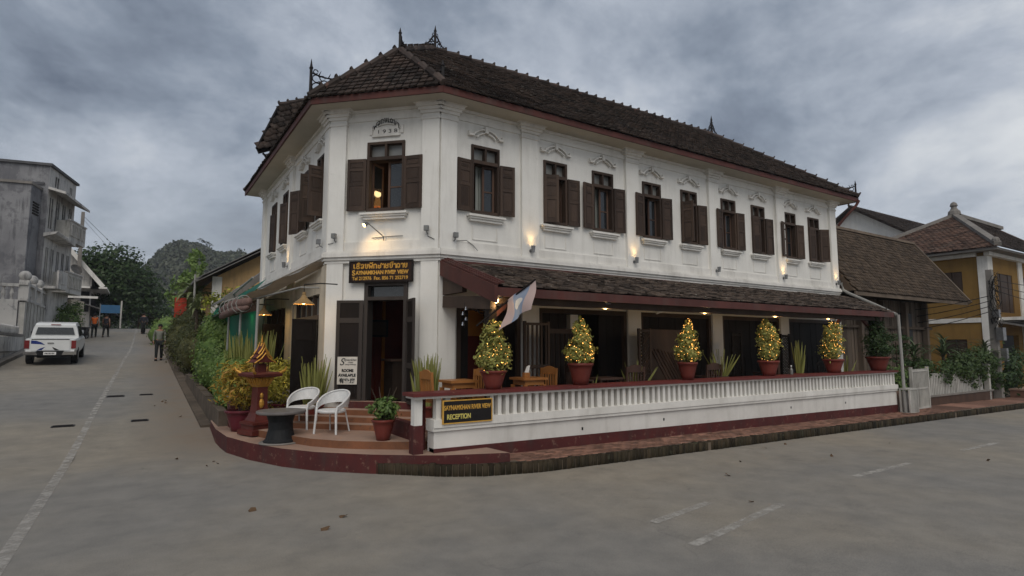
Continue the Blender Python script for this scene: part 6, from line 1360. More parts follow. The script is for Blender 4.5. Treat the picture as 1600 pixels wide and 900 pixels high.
b = MB(); b.lathe([(.34, -.1), (.30, .1), (.2, .2), (.13, .35), (.2, .45), (.14, .6), (.03, .68)], 10, (ax + hu, ay + hw, az + zt_ + .2)); wpart(b, 'roof_finial', M['conc'], yh)
gh = thing('white_gable_house', 'white gabled house with a dark tiled roof behind the wooden house', 'house', (36, 10, 0))
b = MB(); gx0, gx1, gy0, gy1, ge, gr = 42.5, 68, 7.7, 17.7, 9.3, 12.7
gm = (gy0 + gy1) / 2
b.add([(gx0, gy0, 0), (gx0, gy1, 0), (gx0, gy1, ge), (gx0, gm, gr), (gx0, gy0, ge), (gx1, gy0, 0), (gx1, gy0, ge)], [(0, 1, 2, 3, 4), (0, 4, 6, 5)]); wpart(b, 'wall', M['white'], gh, recalc=False)
b = MB(); gs = (gr - ge) / (gm - gy0)
for s_, y_ in ((1, gy0), (-1, gy1)):
    b.hexa([(gx0 - .7, y_ - s_ * .8, ge - gs * .8), (gx1, y_ - s_ * .8, ge - gs * .8), (gx1, gm, gr), (gx0 - .7, gm, gr), (gx0 - .7, y_ - s_ * .8, ge - gs * .8 + .15), (gx1, y_ - s_ * .8, ge - gs * .8 + .15), (gx1, gm, gr + .15), (gx0 - .7, gm, gr + .15)])
wpart(b, 'roof', M['tile'], gh)
sg3 = math.sqrt(1 + gs * gs); o = boxes('roof_tile', tiles((gx0 - .7, gy0 - .8, ge - gs * .8 + .15), (1, 0, 0), (0, 1, gs), lambda a_, b_: b_ < 5.8 * sg3, 25, 5.8 * sg3, .3, .28, .03, 75), M['tile'], gh); o.matrix_basis = wmat(gh).inverted(); stuff(o)
b = MB(); b.tube([(gx0 - .03, gm + .5 * math.cos(q), 10.2 + .5 * math.sin(q)) for q in lin(0, PI, 8)], .06, 5); b.box(gx0 - .05, gx0, gm - .35, gm + .35, 9.6, 10.2); wpart(b, 'gable_vent', M['conc'], gh)
b = MB(); b.tube([(gx0 - .7, gm, gr + .2), (gx0 - .8, gm, gr + .55)], [.1, .03], 6)
for i in range(50): b.box(gx0 - .6 + i * .5, gx0 - .2 + i * .5, gm - .12, gm + .12, gr + .1, gr + .26)
wpart(b, 'ridge', M['cap'], gh)
def tree(label, loc, h, blobs, lm, n, size, seed, r=.18, limbs=5):
    t = thing('tree', label, 'tree', loc); rg = random.Random(seed); b = MB(); b.tube([(0, 0, -.5), (.1, 0, h * .3), (0, .1, h * .6)], [r, r * .75, r * .5], 8)
    for bl in blobs[:limbs]: b.tube([(.05, 0, h * .35), ((bl[0]) * .5, bl[1] * .5, (h * .45 + bl[2]) / 2), (bl[0], bl[1], bl[2])], [r * .5, r * .3, r * .1], 6)
    b.build('trunk', M['bark'], t); leaves('crown', blobs, L[lm], n, size, t, .6, 24, seed=seed, spread=.22); return t
tree('sparse tree rising behind the right-hand end of the hotel', (57.9, 21, 1.9), 12, [(0, 0, 11.5, 1.6, 1.6, 1.1), (-.8, 0, 10.3, 1.6, 1.5, 1.2), (1.0, 0, 12.3, .9, .9, .7), (.8, .5, 10.6, 1.4, 1.4, 1)], 'mid', 1500, .34, 81)
tree('loose-crowned tree behind the ridge of the white gabled house', (66, 20.5, .9), 14, [(0, 0, 14.2, 1.5, 1.5, .9), (1.6, 0, 14.0, 1.3, 1.3, .8), (-1.5, 0, 13.7, 1.2, 1.2, .8), (.6, 0, 13.2, 2.2, 2, .9)], 'mid', 1500, .36, 82)
tree('small dark treetop behind the far right roofs', (74, 19, -.5), 13, [(0, 0, 13.6, 1.0, 1, 1.2), (0, 0, 12.6, 1.5, 1.5, 1)], 'dark', 700, .4, 83)
# plants and fences along the right pavement
gt = thing('picket_gate', 'grimy white barred gate right of the hotel', 'gate', (15.55, -1.95, -.1), R(4))
for i in range(13): b = MB(); b.box(-.62 + i * .1, -.585 + i * .1, -.012, .012, .02, 1.28); b.build('bar', M['fencew'], gt)
for z in (.08, .68, 1.22): b = MB(); b.box(-.64, .64, -.02, .02, z - .025, z + .025); b.build('rail', M['fencew'], gt)
b = MB(); b.box(-.60, .62, .014, .022, .05, .66); b.build('sheet', M['fencew'], gt)
for x in (-.67, .67): b = MB(); b.box(x - .035, x + .035, -.04, .04, 0, 1.34); b.build('gate_post', M['fencew'], gt)
lw_ = thing('garden_wall', 'low brown garden wall under the vine-covered picket fence', 'wall', (19, -1.6, 0)); b = MB(); b.box(16.0, 22.2, -1.68, -1.48, -.4, .22); wpart(b, 'body', M['brownboard'], lw_); b = MB(); b.box(15.98, 22.25, -1.71, -1.45, .22, .27); wpart(b, 'coping', M['conc'], lw_)
pf2 = thing('picket_fence', 'white picket fence overgrown with vines along the right pavement', 'fence', (19, -1.6, .27)); rng = random.Random(9); x = 16.1
while x < 21.6: b = MB(); k = rng.uniform(-.03, .03); b.hexa([(x, -1.6, .27), (x + .075, -1.6, .27), (x + .075, -1.57, .27), (x, -1.57, .27), (x + k, -1.6, .98), (x + .075 + k, -1.6, .98), (x + .075 + k, -1.57, .98), (x + k, -1.57, .98)]); wpart(b, 'picket', M['fencew'], pf2); x += .125
b = MB(); b.box(16.0, 21.7, -1.565, -1.53, .78, .84); wpart(b, 'rail', M['fencew'], pf2)
t = thing('fence_post', 'pale post at the right end of the picket fence', 'post', (22.0, -1.6, -.2)); b = MB(); b.box(-.08, .08, -.08, .08, 0, 1.35); b.box(-.1, .1, -.1, .1, 1.35, 1.42); b.build('shaft', M['fencew'], t)
bush('vine_mass', 'dark green vines spilling over the picket fence', 'vine', (19.5, -1.45, .4), [(-2.6, 0, .7, .8, .3, .4), (-1.0, 0, .6, 1.0, .35, .4), (.8, -.05, .75, 1.1, .4, .55), (2.1, 0, .9, 1.0, .4, .6), (2.9, .1, .6, .7, .4, .7), (1.4, -.1, .35, .8, .25, .35)], 'mid2', 7000, .11, 91)
bush('green_shrub', 'dark green shrub at the far right of the pavement', 'shrub', (24.0, -1.3, .1), [(0, 0, .7, 1.1, .8, .8), (1.4, 0, .8, 1.0, .8, .9)], 'dark', 2400, .13, 92)
bush('cloud_pruned_tree', 'dark cloud-pruned shrub between the drainpipe and the gate', 'shrub', (15.9, -1.2, -.2), [(0, 0, 2.35, .5, .4, .14), (-.2, 0, 1.95, .55, .4, .15), (.35, 0, 2.05, .4, .35, .12), (.1, 0, 1.55, .6, .4, .16), (-.1, 0, 1.1, .5, .4, .3), (.2, 0, .6, .5, .4, .4)], 'dark', 3000, .075, 93, stems=[(0, 0, 2.2), (.1, .05, 1.8)])
bush('green_shrub', 'leafy green shrub directly behind the white cage', 'shrub', (14.35, -1.75, -.1), [(0, 0, .9, .38, .3, .5), (.1, 0, 1.2, .3, .3, .3)], 'mid', 1300, .085, 94)
for (x, y, z, n, l, lb, sd) in ((19.0, -1.35, .15, 40, 1.15, 'big spiky plant with stiff leaves behind the picket fence', 101), (16.9, -1.3, .1, 30, 1.0, 'spiky plant behind the barred gate', 102), (23.2, -1.2, .1, 28, 1.1, 'spiky plant at the foot of the utility pole', 103)):
    rosette('yucca_plant', lb, (x, y, z), n, l, yuc, sd, 1.4, -.1, 1.25, 'plant', 'spiky plants along the right pavement', .8)
# utility pole with a tangle of cables
up_ = thing('utility_pole', 'concrete utility pole with tangled cables before the ochre house', 'utility pole', (23.4, -1.5, -.3)); b = MB(); b.hexa([(-.13, -.13, 0), (.13, -.13, 0), (.13, .13, 0), (-.13, .13, 0), (-.10, -.10, 5.2), (.10, -.10, 5.2), (.10, .10, 5.2), (-.10, .10, 5.2)]); b.build('shaft', M['conc'], up_)
b = MB(); rg = random.Random(4)
for k in range(26):
    z = rg.uniform(3.0, 4.9); r_ = rg.uniform(.12, .38); b.tube([(r_ * math.cos(q) * rg.uniform(.7, 1.2) - .1, -.16 + r_ * .5 * math.sin(q), z + .25 * math.sin(q * 1.3 + k)) for q in lin(0, 5, 9)], .011, 4)
b.build('cable_coil', M['wire'], up_); b = MB(); b = MB(); b.box(-.2, .12, -.34, -.12, 2.4, 2.9); b.build('junction_box', M['metal'], up_); b = MB(); b.box(.14, .34, -.3, -.1, 1.6, 2.1); b.build('junction_box', M['metal'], up_); b = MB(); b.box(-.34, -.14, -.3, -.1, 3.3, 3.6); b.build('junction_box', M['metal'], up_)
for k in range(7):
    z = 3.6 + .2 * k; b = MB(); e_ = Vector((-2.2 - .2 * k, 4.2, -.9 + .12 * k)) if k < 4 else Vector((9, -.8, .35 * (k - 5))); p0 = Vector((0, -.1, z)); b.tube([p0.lerp(p0 + e_, t) + Vector((0, 0, -.25 * math.sin(PI * t))) for t in lin(0, 1, 8)], .014, 4); b.build('cable', M['wire'], up_)
t = thing('low_step', 'short red brick step at the far right edge of the pavement', 'step', (25, -1.9, -.2)); b = MB(); b.box(-.8, 1.6, -.3, .3, 0, .35); b.build('block', M['paver'], t); b = MB(); b.box(-.83, 1.63, -.33, .33, .35, .41); b.build('tread', M['terr'], t)
# ================================================================== LEFT SIDE OF THE LEFT STREET
# white concrete apartment house with balconies
A12 = R(12); N0 = Vector((-9.9, 33.6)); dS = (math.sin(A12), math.cos(A12)); dN = (math.cos(A12), -math.sin(A12)); dW = (-math.cos(A12), math.sin(A12))
ah = thing('apartment_house', 'stained white concrete apartment house with balconies and a flat canopy at the left', 'building', (-12, 36, 2))
FS = Fr(N0, dS, dN); FN = Fr(N0, dW, (-math.sin(A12), -math.cos(A12)))
SL_ = 4.6; KA = .74
b = MB()
wins3 = [(a, a + .75, 9.0, 11.0) for a in (.3, 1.35, 2.4, 3.5)]; wins2 = [(a, a + .6, 5.7, 7.9) for a in (.25, 1.05, 2.0, 2.85, 3.7)]; wins4 = [(.9, 1.7, 11.7, 12.45), (3.4, 4.0, 11.7, 12.4)]
wall(b, FS, 0, SL_, 1.2, 12.75, wins3 + wins2 + wins4, .3); wpart(b, 'wall', M['stain'], ah, recalc=False)
b = MB(); wall(b, FN, 0, 9, 1.2, 12.75, [], .3); wpart(b, 'end_wall', M['staind'], ah, recalc=False)
b = MB()
for x0, x1, z0, z1 in wins3 + wins2 + wins4: fbox(b, FS, x0, x1, z0, z1, -.26, -.2)
for i, (x0, x1, z0, z1) in enumerate(wins3 + wins2 + wins4):
    b = MB(); fbox(b, FS, x0 + .02, x1 - .02, z0 + .02, z1 - .02, -.12, -.06); wb = wpart(b, 'window', M['wooddark'], ah)
    b = MB(); m_ = (x0 + x1) / 2
    for q0, q1, r0, r1 in ((x0, x0 + .07, z0, z1), (x1 - .07, x1, z0, z1), (m_ - .03, m_ + .03, z0, z1), (x0 + .07, x1 - .07, z1 - .07, z1)): fbox(b, FS, q0, q1, r0, r1, -.055, .0)
    o = b.build('window_frame', M['stain'], wb)
b = MB(); fbox(b, FS, -.15, SL_ + .1, 12.75, 12.9, -9, .15); fbox(b, FN, .2, 9, 11.55, 11.7, -.02, .08); wpart(b, 'roof_slab', mat('dark_stained_concrete', (.12, .12, .125), (.07, .07, .075), 1, .9, .1, streak=.5), ah)
P = FS.p
b = MB(); b.hexa([P(.0, 11.35, 0), P(SL_, 11.35, 0), P(SL_ + .1, 10.95, .85), P(.0, 11.1, .9), P(.0, 11.5, 0), P(SL_, 11.5, 0), P(SL_ + .1, 11.1, .85), P(.0, 11.25, .9)]); wpart(b, 'canopy', M['stain'], ah)
def balcony(z, a0, a1, dp, hh, panels):
    b = MB(); fbox(b, FS, a0, a1, z - .22, z, 0, dp); wpart(b, 'balcony_slab', M['stain'], ah)
    b = MB(); fbox(b, FS, a0, a1, z, z + hh, dp - .1, dp); fbox(b, FS, a0, a0 + .1, z, z + hh, 0, dp - .1); fbox(b, FS, a1 - .1, a1, z, z + hh, 0, dp - .1); par = wpart(b, 'balcony_parapet', M['fencew'], ah)
    for i in range(panels):
        q0 = a0 + .2 + (a1 - a0 - .4) * i / panels; q1 = a0 + .2 + (a1 - a0 - .4) * (i + 1) / panels - .12; b = MB()
        for r in ((q0, q1, z + .12, z + .19), (q0, q1, z + hh - .22, z + hh - .15), (q0, q0 + .08, z + .19, z + hh - .22), (q1 - .08, q1, z + .19, z + hh - .22)): fbox(b, FS, *r, dp, dp + .05)
        b.build('parapet_panel', M['fencew'], par)
    b = MB(); fbox(b, FS, a0 - .04, a1 + .04, z + hh, z + hh + .09, dp - .16, dp + .06); wpart(b, 'parapet_rail', M['stain'], ah)
balcony(8.75, 1.7, SL_ + .1, .70, 1.05, 4); balcony(5.45, 1.8, SL_ + .05, .70, 1.05, 4)
b = MB(); b.hexa([P(-.2, 8.4, 0), P(3.0, 8.3, 0), P(3.0, 8.3, .69), P(-.2, 8.6, .6), P(-.2, 8.62, 0), P(3.0, 8.55, 0), P(3.0, 8.55, .69), P(-.2, 8.75, .7)]); wpart(b, 'lower_canopy', M['stain'], ah)
b = MB(); fbox(b, FS, -.1, 1.4, 5.3, 5.45, 0, .9); fbox(b, FS, -.1, 1.4, 5.45, 6.4, .8, .9); fbox(b, FS, .25, 1.05, 5.6, 6.25, .9, .93); wpart(b, 'near_balcony', M['stain'], ah)
# lower annexe with a chimney-like shaft
b = MB(); fbox(b, FN, .3, 9, 1.2, 11.2, .05, 1.5); wpart(b, 'annexe', M['staind'], ah); b = MB(); fbox(b, FN, .25, 9.1, 11.2, 11.35, 0, 1.6); wpart(b, 'annexe_slab', M['conc'], ah)
b = MB()
for i in range(5): fbox(b, FS, -1.15, -.35, 9.55 + i * .16, 9.63 + i * .16, -.3, -.24)
wpart(b, 'louvre', M['wooddark'], ah)
b = MB(); fbox(b, FS, 4.6, 7.2, 2.0, 5.0, 0, .2); wpart(b, 'side_wall', M['cream'], ah)
t = thing('satellite_dish', 'small satellite dish on the lower balcony of the apartment house', 'satellite dish', tuple(P(4.2, 6.9, .4))); b = MB(); b.lathe([(.02, 0), (.25, .05), (.38, .16)], 14, cap=False); o = b.build('dish', M['conc'], t); o.rotation_euler = (R(60), 0, R(40)); b = MB(); b.tube([(0, 0, -.4), (0, 0, .0)], .03, 6); b.build('mast', M['metal'], t)
# garden walls in front of it
gw = thing('street_wall', 'low grimy concrete wall along the left street edge', 'wall', (-9.9, 23, 1))
b = MB(); y0, y1 = 17.5, 27.3; b.hexa([(-10.0, y0, 0), (-9.7, y0, 0), (-9.7, y1, .6), (-10.0, y1, .6), (-10.0, y0, 2.25), (-9.7, y0, 2.25), (-9.7, y1, 2.35), (-10.0, y1, 2.35)]); wpart(b, 'body', M['stain'], gw)
b = MB(); b.box(-10.05, -9.66, 17.5, 27.3, 2.352, 2.46); b.box(-9.70, -9.665, 17.5, 27.3, 1.60, 1.66); wpart(b, 'coping', M['conc'], gw)
for i in range(28): b = MB(); y = 17.7 + i * .34; b.tube([(-9.86, y + .13 * math.cos(q), 2.66 + .16 * math.sin(q)) for q in lin(0, 2 * PI, 8)], .045, 5); wpart(b, 'ring_block', M['stain'], gw)
tw = thing('tall_white_wall', 'tall white panelled wall with a balustrade and stone balls on top at the left', 'wall', (-9.8, 32, 1.5))
y = 27.4; i = 0
while y < 37.2:
    b = MB(); k = .03 * (i % 2); b.hexa([(-9.95, y, 1), (-9.72 + k, y, 1), (-9.72 + k, y + .58, 1), (-9.95, y + .58, 1), (-9.95, y, 4.15), (-9.72 + k, y, 4.15), (-9.72 + k, y + .58, 4.15), (-9.95, y + .58, 4.15)]); wpart(b, 'wall_panel', M['fencew'], tw); y += .6; i += 1
b = MB(); b.box(-10.0, -9.66, 27.3, 37.3, 4.152, 4.28); b.box(-10.0, -9.66, 27.3, 37.3, 4.95, 5.08); wpart(b, 'coping', M['stain'], tw)
for i in range(30): b = MB(); y = 27.6 + i * .32; b.lathe([(.06, 4.28), (.05, 4.4), (.085, 4.55), (.05, 4.75), (.06, 4.95)], 8, (-9.83, y, 0)); wpart(b, 'baluster', M['stain'], tw)
for i in range(5): y = 27.6 + i * 2.3; b = MB(); b.box(-10.03, -9.63, y - .2, y + .2, 4.1, 5.2); wpart(b, 'pier', M['stain'], tw); b = MB(); b.ball((-9.83, y, 5.42), .27, n=12, m=8); wpart(b, 'stone_ball', M['stain'], tw, smooth=True)
t = thing('balustrade', 'pale stone balustrade seen above the low street wall at the far left', 'balustrade', (-12, 28, 3.0)); 
b = MB(); b.box(-14, -10.0, 27.3, 27.6, 1.2, 4.2); wpart(b, 'base', M['stain'], t); b = MB(); b.box(-14, -10.0, 27.3, 27.6, 4.85, 5.0); wpart(b, 'rail', M['stain'], t)
for i in range(12): b = MB(); b.lathe([(.07, 4.2), (.05, 4.3), (.10, 4.5), (.05, 4.72), (.07, 4.85)], 8, (-13.8 + i * .32, 27.45, 0)); wpart(b, 'baluster', M['stain'], t)
bush('leafy_shrub', 'leafy shrub with pale blossoms in front of the white apartment house', 'shrub', (-9.0, 37.2, 2.1), [(0, 0, 1.2, .9, 1.0, .8), (-.2, .8, 1.9, 1.0, 1.1, .8), (.2, .4, 2.2, .8, .9, .5), (-.6, -.6, 1.6, .8, .8, .7), (.1, 1.8, .8, .9, 1.0, .8)], 'mid', 3600, .17, 111)
bush('leafy_shrub', 'low dark shrub at the foot of the tall white wall behind the pickup', 'shrub', (-9.2, 33.5, 1.7), [(0, 0, .6, .5, 1.2, .6), (0, 1.2, .7, .5, 1.0, .6)], 'dark', 1400, .15, 112)
bush('dark_tree_branch', 'dark leafy tree hanging in at the left edge of the picture', 'tree', (-12.2, 25.5, 1.0), [(0, 0, 6.6, 1.0, 1.0, 1.4), (-.6, 0, 7.9, 1.0, 1.0, .8), (-.4, 0, 5.4, .9, .9, .7), (.4, .2, 7.2, .6, .6, .6)], 'dark', 2600, .20, 113, stems=[(-.3, 0, 6.8)])
# concrete pole and wire
ep = thing('concrete_pole', 'tall grey concrete power pole before the gabled house', 'utility pole', (-9.5, 52, 3.0)); b = MB(); b.hexa([(-.17, -.17, 0), (.17, -.17, 0), (.17, .17, 0), (-.17, .17, 0), (-.12, -.12, 10.6), (.12, -.12, 10.6), (.12, .12, 10.6), (-.12, .12, 10.6)]); b.build('shaft', M['conc'], ep)
b = MB(); p0, p1 = Vector((0, 0, 10.3)), Vector((11, 26, 5.6)); b.tube([p0.lerp(p1, t) + Vector((0, 0, -1.3 * math.sin(PI * t))) for t in lin(0, 1, 14)], .02, 4); b.build('wire', M['metal'], ep)
b = MB(); p1 = Vector((10.2, 24, 4.6)); p0 = Vector((0, 0, 10.0)); b.tube([p0.lerp(p1, t) + Vector((0, 0, -1.5 * math.sin(PI * t))) for t in lin(0, 1, 14)], .015, 4); b.build('wire', M['metal'], ep)
# gabled house
g2 = thing('gabled_house', 'dark-roofed gabled house with white barge boards beyond the apartment house', 'house', (-11, 54, 3))
b = MB(); hx0, hx1, hy0, hy1, he, hr = -14.2, -8.6, 53.2, 64, 8.2, 11.6; hm = (hx0 + hx1) / 2
b.add([(hx0, hy0, 2.5), (hx1, hy0, 2.5), (hx1, hy0, he), (hm, hy0, hr), (hx0, hy0, he), (hx1, hy1, 2.5), (hx1, hy1, he)], [(0, 1, 2, 3, 4), (1, 5, 6, 2)]); wpart(b, 'wall', M['stain'], g2, recalc=False)
b = MB()
for s_, x_ in ((1, hx0), (-1, hx1)): q = .9; k = (hr - he) / (hm - hx0); b.hexa([(x_ - s_ * q, hy0 - .8, he - q * k), (hm, hy0 - .8, hr), (hm, hy1, hr), (x_ - s_ * q, hy1, he - q * k), (x_ - s_ * q, hy0 - .8, he - q * k + .15), (hm, hy0 - .8, hr + .15), (hm, hy1, hr + .15), (x_ - s_ * q, hy1, he - q * k + .15)])
wpart(b, 'roof', M['tile'], g2)
b = MB()
for s_, x_ in ((1, hx0), (-1, hx1)): b.beam((x_ - s_ * .9, hy0 - .84, he - .9 * k), (hm, hy0 - .84, hr + .06), .06, .34)
b.tube([(hm, hy0 - .84, hr), (hm, hy0 - .84, hr + .8)], [.1, .03], 6); wpart(b, 'barge_board', M['whitetrim'], g2)
b = MB(); b.box(hx0 + .3, hx1 + .6, hy0 - 1.4, hy0 - .05, 6.9, 7.05); b.box(hx0 + .3, hx1 + .6, hy0 - 1.4, hy0 - 1.3, 6.0, 6.2); b.box(hx1 - .0, hx1 + 1.2, hy0 - 1.4, hy1, 6.9, 7.05); wpart(b, 'floor_band', M['whitetrim'], g2)
for i in range(5): b = MB(); x = hx0 + .5 + i * 1.1; b.box(x, x + .6, hy0 - .06, hy0 - .02, 4.9, 6.7); wpart(b, 'window', M['black'], g2)
for i in range(6): b = MB(); y = hy0 + .6 + i * 1.6; b.box(hx1 + .0, hx1 + .05, y, y + .9, 4.6, 6.6); wpart(b, 'window', M['black'], g2)
b = MB(); b.hexa([(hx1 - .2, hy0 - 2.5, 5.4), (hx1 + 2.0, hy0 - 2.5, 4.7), (hx1 + 2.0, hy1, 4.9), (hx1 - .2, hy1, 5.6), (hx1 - .2, hy0 - 2.5, 5.46), (hx1 + 2.0, hy0 - 2.5, 4.76), (hx1 + 2.0, hy1, 4.96), (hx1 - .2, hy1, 5.66)]); wpart(b, 'shop_awning', M['corr'], g2)
tree('big dark round tree at the crest of the left street', (-7.6, 61, 3.6), 9.6, [(0, 0, 4.6, 3.2, 3.2, 2.6), (-2.3, 0, 3.6, 2.4, 2.4, 2.2), (2.3, 0, 3.2, 2.6, 2.4, 2.3), (.2, 0, 6.6, 2.4, 2.4, 1.9), (-1.4, 0, 6.0, 2.0, 2.0, 1.6), (3.2, .5, 2.2, 2.0, 2, 1.6), (1.6, 0, 5.4, 2.0, 2.0, 1.6)], 'dark', 15000, .36, 121, .35)
bn_ = thing('blue_banner', 'small blue banner by the gabled house at the street crest', 'banner', (-7.0, 50.5, 3.4)); b = MB(); b.box(-.7, .7, -.02, .02, 1.3, 2.0); b.build('cloth', M['banner'], bn_); b = MB(); b.tube([(-.72, 0, 0), (-.72, 0, 2.1)], .04, 6); b.build('pole', M['metal'], bn_); b = MB(); b.box(.72, .84, -.06, .06, 0, 2.4); b.build('post', M['fencew'], bn_)
st_ = thing('market_stall', 'low tiled stall roof under the big tree at the street crest', 'stall', (-4.9, 60, 3.6)); b = MB(); b.hexa([(-1.8, 0, 1.9), (2.2, 0, .9), (2.2, 3, .9), (-1.8, 3, 1.9), (-1.8, 0, 2.0), (2.2, 0, 1.0), (2.2, 3, 1.0), (-1.8, 3, 2.0)]); b.build('roof', M['rdtile'], st_)
for x in (-1.6, 0, 1.9): b = MB(); b.box(x - .06, x + .06, -.06, .06, -.3, 1.5 - x * .22); b.build('post', M['bark'], st_)
for (x, y, z, s, sd) in ((-8.9, 66, 3.4, 2.4, 131), (-2.5, 70, 3.3, 2.2, 132), (-6.0, 78, 3.0, 3.0, 133)): bush('roadside_shrub', {131: 'dark shrub beyond the gabled house, left of the stall', 132: 'green shrub beyond the crest, right of the stall', 133: 'far dark shrub behind the stall at the street crest'}[sd], 'shrub', (x, y, z), [(0, 0, s * .5, s, s, s * .6), (s * .5, 0, s * .9, s * .6, s * .6, s * .5), (-s * .5, 0, s * .8, s * .6, s * .6, s * .5)], 'dark', 1600, .3, sd)
# ================================================================== WOODED HILL
hd = np.random.default_rng(77)
def hillz(x, y):
    # ridge lying across the end of the street, rising to the right
    cx = x * math.cos(.0) ; yc = 338 - .25 * x; r_ = math.exp(-((y - yc) / 75.) ** 2)
    prof = 12 + 38 * (1 / (1 + math.exp(-(x + 10) / 10.))) * (1 - .3 * smooth(x, 60, 160)) + 4 * math.exp(-((x - 20) / 14.) ** 2)
    return (prof + 4 * math.sin(x * .07 + 1) + 3 * math.sin(x * .19) + 3 * math.sin(y * .05 + x * .03)) * r_ - 3
hxs = lin(-170, 260, 54); hys = lin(200, 470, 27)
struct(grid_sheet('hill', hxs, hys, hillz, M['undergrowth']))
cl = []; rg = np.random.default_rng(5)
V = []; 
for i in range(3200):
    x = rg.uniform(-75, 95); y = 338 - .25 * x + rg.uniform(-95, 8); z = hillz(x, y)
    s = rg.uniform(1.8, 4.2); k = 64
    d = rg.normal(size=(k, 3)); d /= np.linalg.norm(d, axis=1)[:, None]; d[:, 2] = np.abs(d[:, 2]) * .9 - .1
    c = np.array([x, y, z + s * .8]) + d * s * np.array([1, 1, 1.15]) * rg.uniform(.8, 1.05, (k, 1))
    d = d + rg.normal(size=(k, 3)) * .5; d /= np.linalg.norm(d, axis=1)[:, None]; a_ = np.cross(d, rg.normal(size=(k, 3))); a_ /= np.linalg.norm(a_, axis=1)[:, None]; b_ = np.cross(d, a_); ls = s * rg.uniform(.13, .27, (k, 1))
    V.append(np.stack([c - a_ * ls, c + b_ * ls, c + a_ * ls, c - b_ * ls], 1).reshape(-1, 3))
V = np.concatenate(V); o = npmesh('hill_forest', V, np.arange(len(V)).reshape(-1, 4), L['hill']); stuff(o); o['label'] = 'wooded hillside beyond the end of the left street'
def htree(x, y, s, seed, label):
    t = thing('hill_tree', label, 'tree', (x, y, hillz(x, y)), 0, 'trees standing out on the hill crest'); b = MB(); b.tube([(0, 0, -1), (0, 0, s * 1.6)], [.5, .25], 6); b.build('trunk', M['bark'], t)
    leaves('crown', [(0, 0, s * 1.9, s, s, s * .7), (s * .6, 0, s * 1.5, s * .7, s * .7, s * .5), (-s * .6, 0, s * 1.6, s * .7, s * .7, s * .5)], L['hill'], 500, 1.1, t, .6, 18, seed=seed)
for i, (x, y, s, lb) in enumerate(((21, 332, 4.4, 'largest round crown on the skyline of the wooded hill'), (-14, 340, 3.4, 'skyline tree low on the left slope of the wooded hill'), (4, 336, 3.2, 'skyline tree halfway up the left slope of the wooded hill'), (38, 328, 3.6, 'skyline tree at the right of the wooded hill near the yellow house roof'))): htree(x, y, s, 140 + i, lb)

# ================================================================== PICKUP TRUCK
pk = thing('pickup_truck', 'white double-cab pickup with blue tailgate decals parked at the left kerb', 'pickup truck', (-7.85, 20.0, 0)); pk.rotation_euler.x = math.atan(.06)
pk.location.z = zr(-7.85, 21.0) - 1.05 * .065; pk.scale = (.93, .95, .97)
def loft(secs, mi=0):   # sections along y: list of (y, [(x, z)...])
    b = MB(); n_ = len(secs[0][1])
    for y, pts in secs: b.v += [(x, y, z) for x, z in pts]
    for i in range(len(secs) - 1):
        for k in range(n_): b.f.append((i * n_ + k, i * n_ + (k + 1) % n_, (i + 1) * n_ + (k + 1) % n_, (i + 1) * n_ + k))
    b.f.append(tuple(range(n_))); b.f.append(tuple(range((len(secs) - 1) * n_, len(secs) * n_))); b.m = [mi] * len(b.f); return b
def sec(w_, z0, z1, r=.08, tuck=.05): return [(-w_ + tuck, z0), (w_ - tuck, z0), (w_, z0 + r * 2), (w_, z1 - r), (w_ - r * .6, z1), (-w_ + r * .6, z1), (-w_, z1 - r), (-w_, z0 + r * 2)]
b = loft([(.0, sec(.86, .52, 1.10)), (.12, sec(.90, .48, 1.12)), (1.5, sec(.92, .46, 1.12)), (3.9, sec(.92, .46, 1.10)), (4.7, sec(.90, .46, 1.04)), (5.1, sec(.82, .50, .96)), (5.2, sec(.70, .55, .85))]); b.build('body', M['carw'], pk)
b = loft([(1.45, [(-.88, 1.10), (.88, 1.10), (.80, 1.5), (.74, 1.66), (-.74, 1.66), (-.80, 1.5)]), (1.60, [(-.88, 1.10), (.88, 1.10), (.80, 1.52), (.72, 1.74), (-.72, 1.74), (-.80, 1.52)]), (2.6, [(-.88, 1.10), (.88, 1.10), (.80, 1.52), (.72, 1.77), (-.72, 1.77), (-.80, 1.52)]), (3.2, [(-.88, 1.10), (.88, 1.10), (.80, 1.45), (.70, 1.72), (-.70, 1.72), (-.80, 1.45)]), (3.95, [(-.88, 1.06), (.88, 1.06), (.85, 1.1), (.80, 1.12), (-.80, 1.12), (-.85, 1.1)])]); b.build('cab', M['carw'], pk)
b = MB(); b.hexa([(-.72, 1.415, 1.24), (.72, 1.415, 1.24), (.72, 1.46, 1.24), (-.72, 1.46, 1.24), (-.64, 1.435, 1.56), (.64, 1.435, 1.56), (.64, 1.50, 1.56), (-.64, 1.50, 1.56)]); b.build('rear_window', M['glass'], pk)
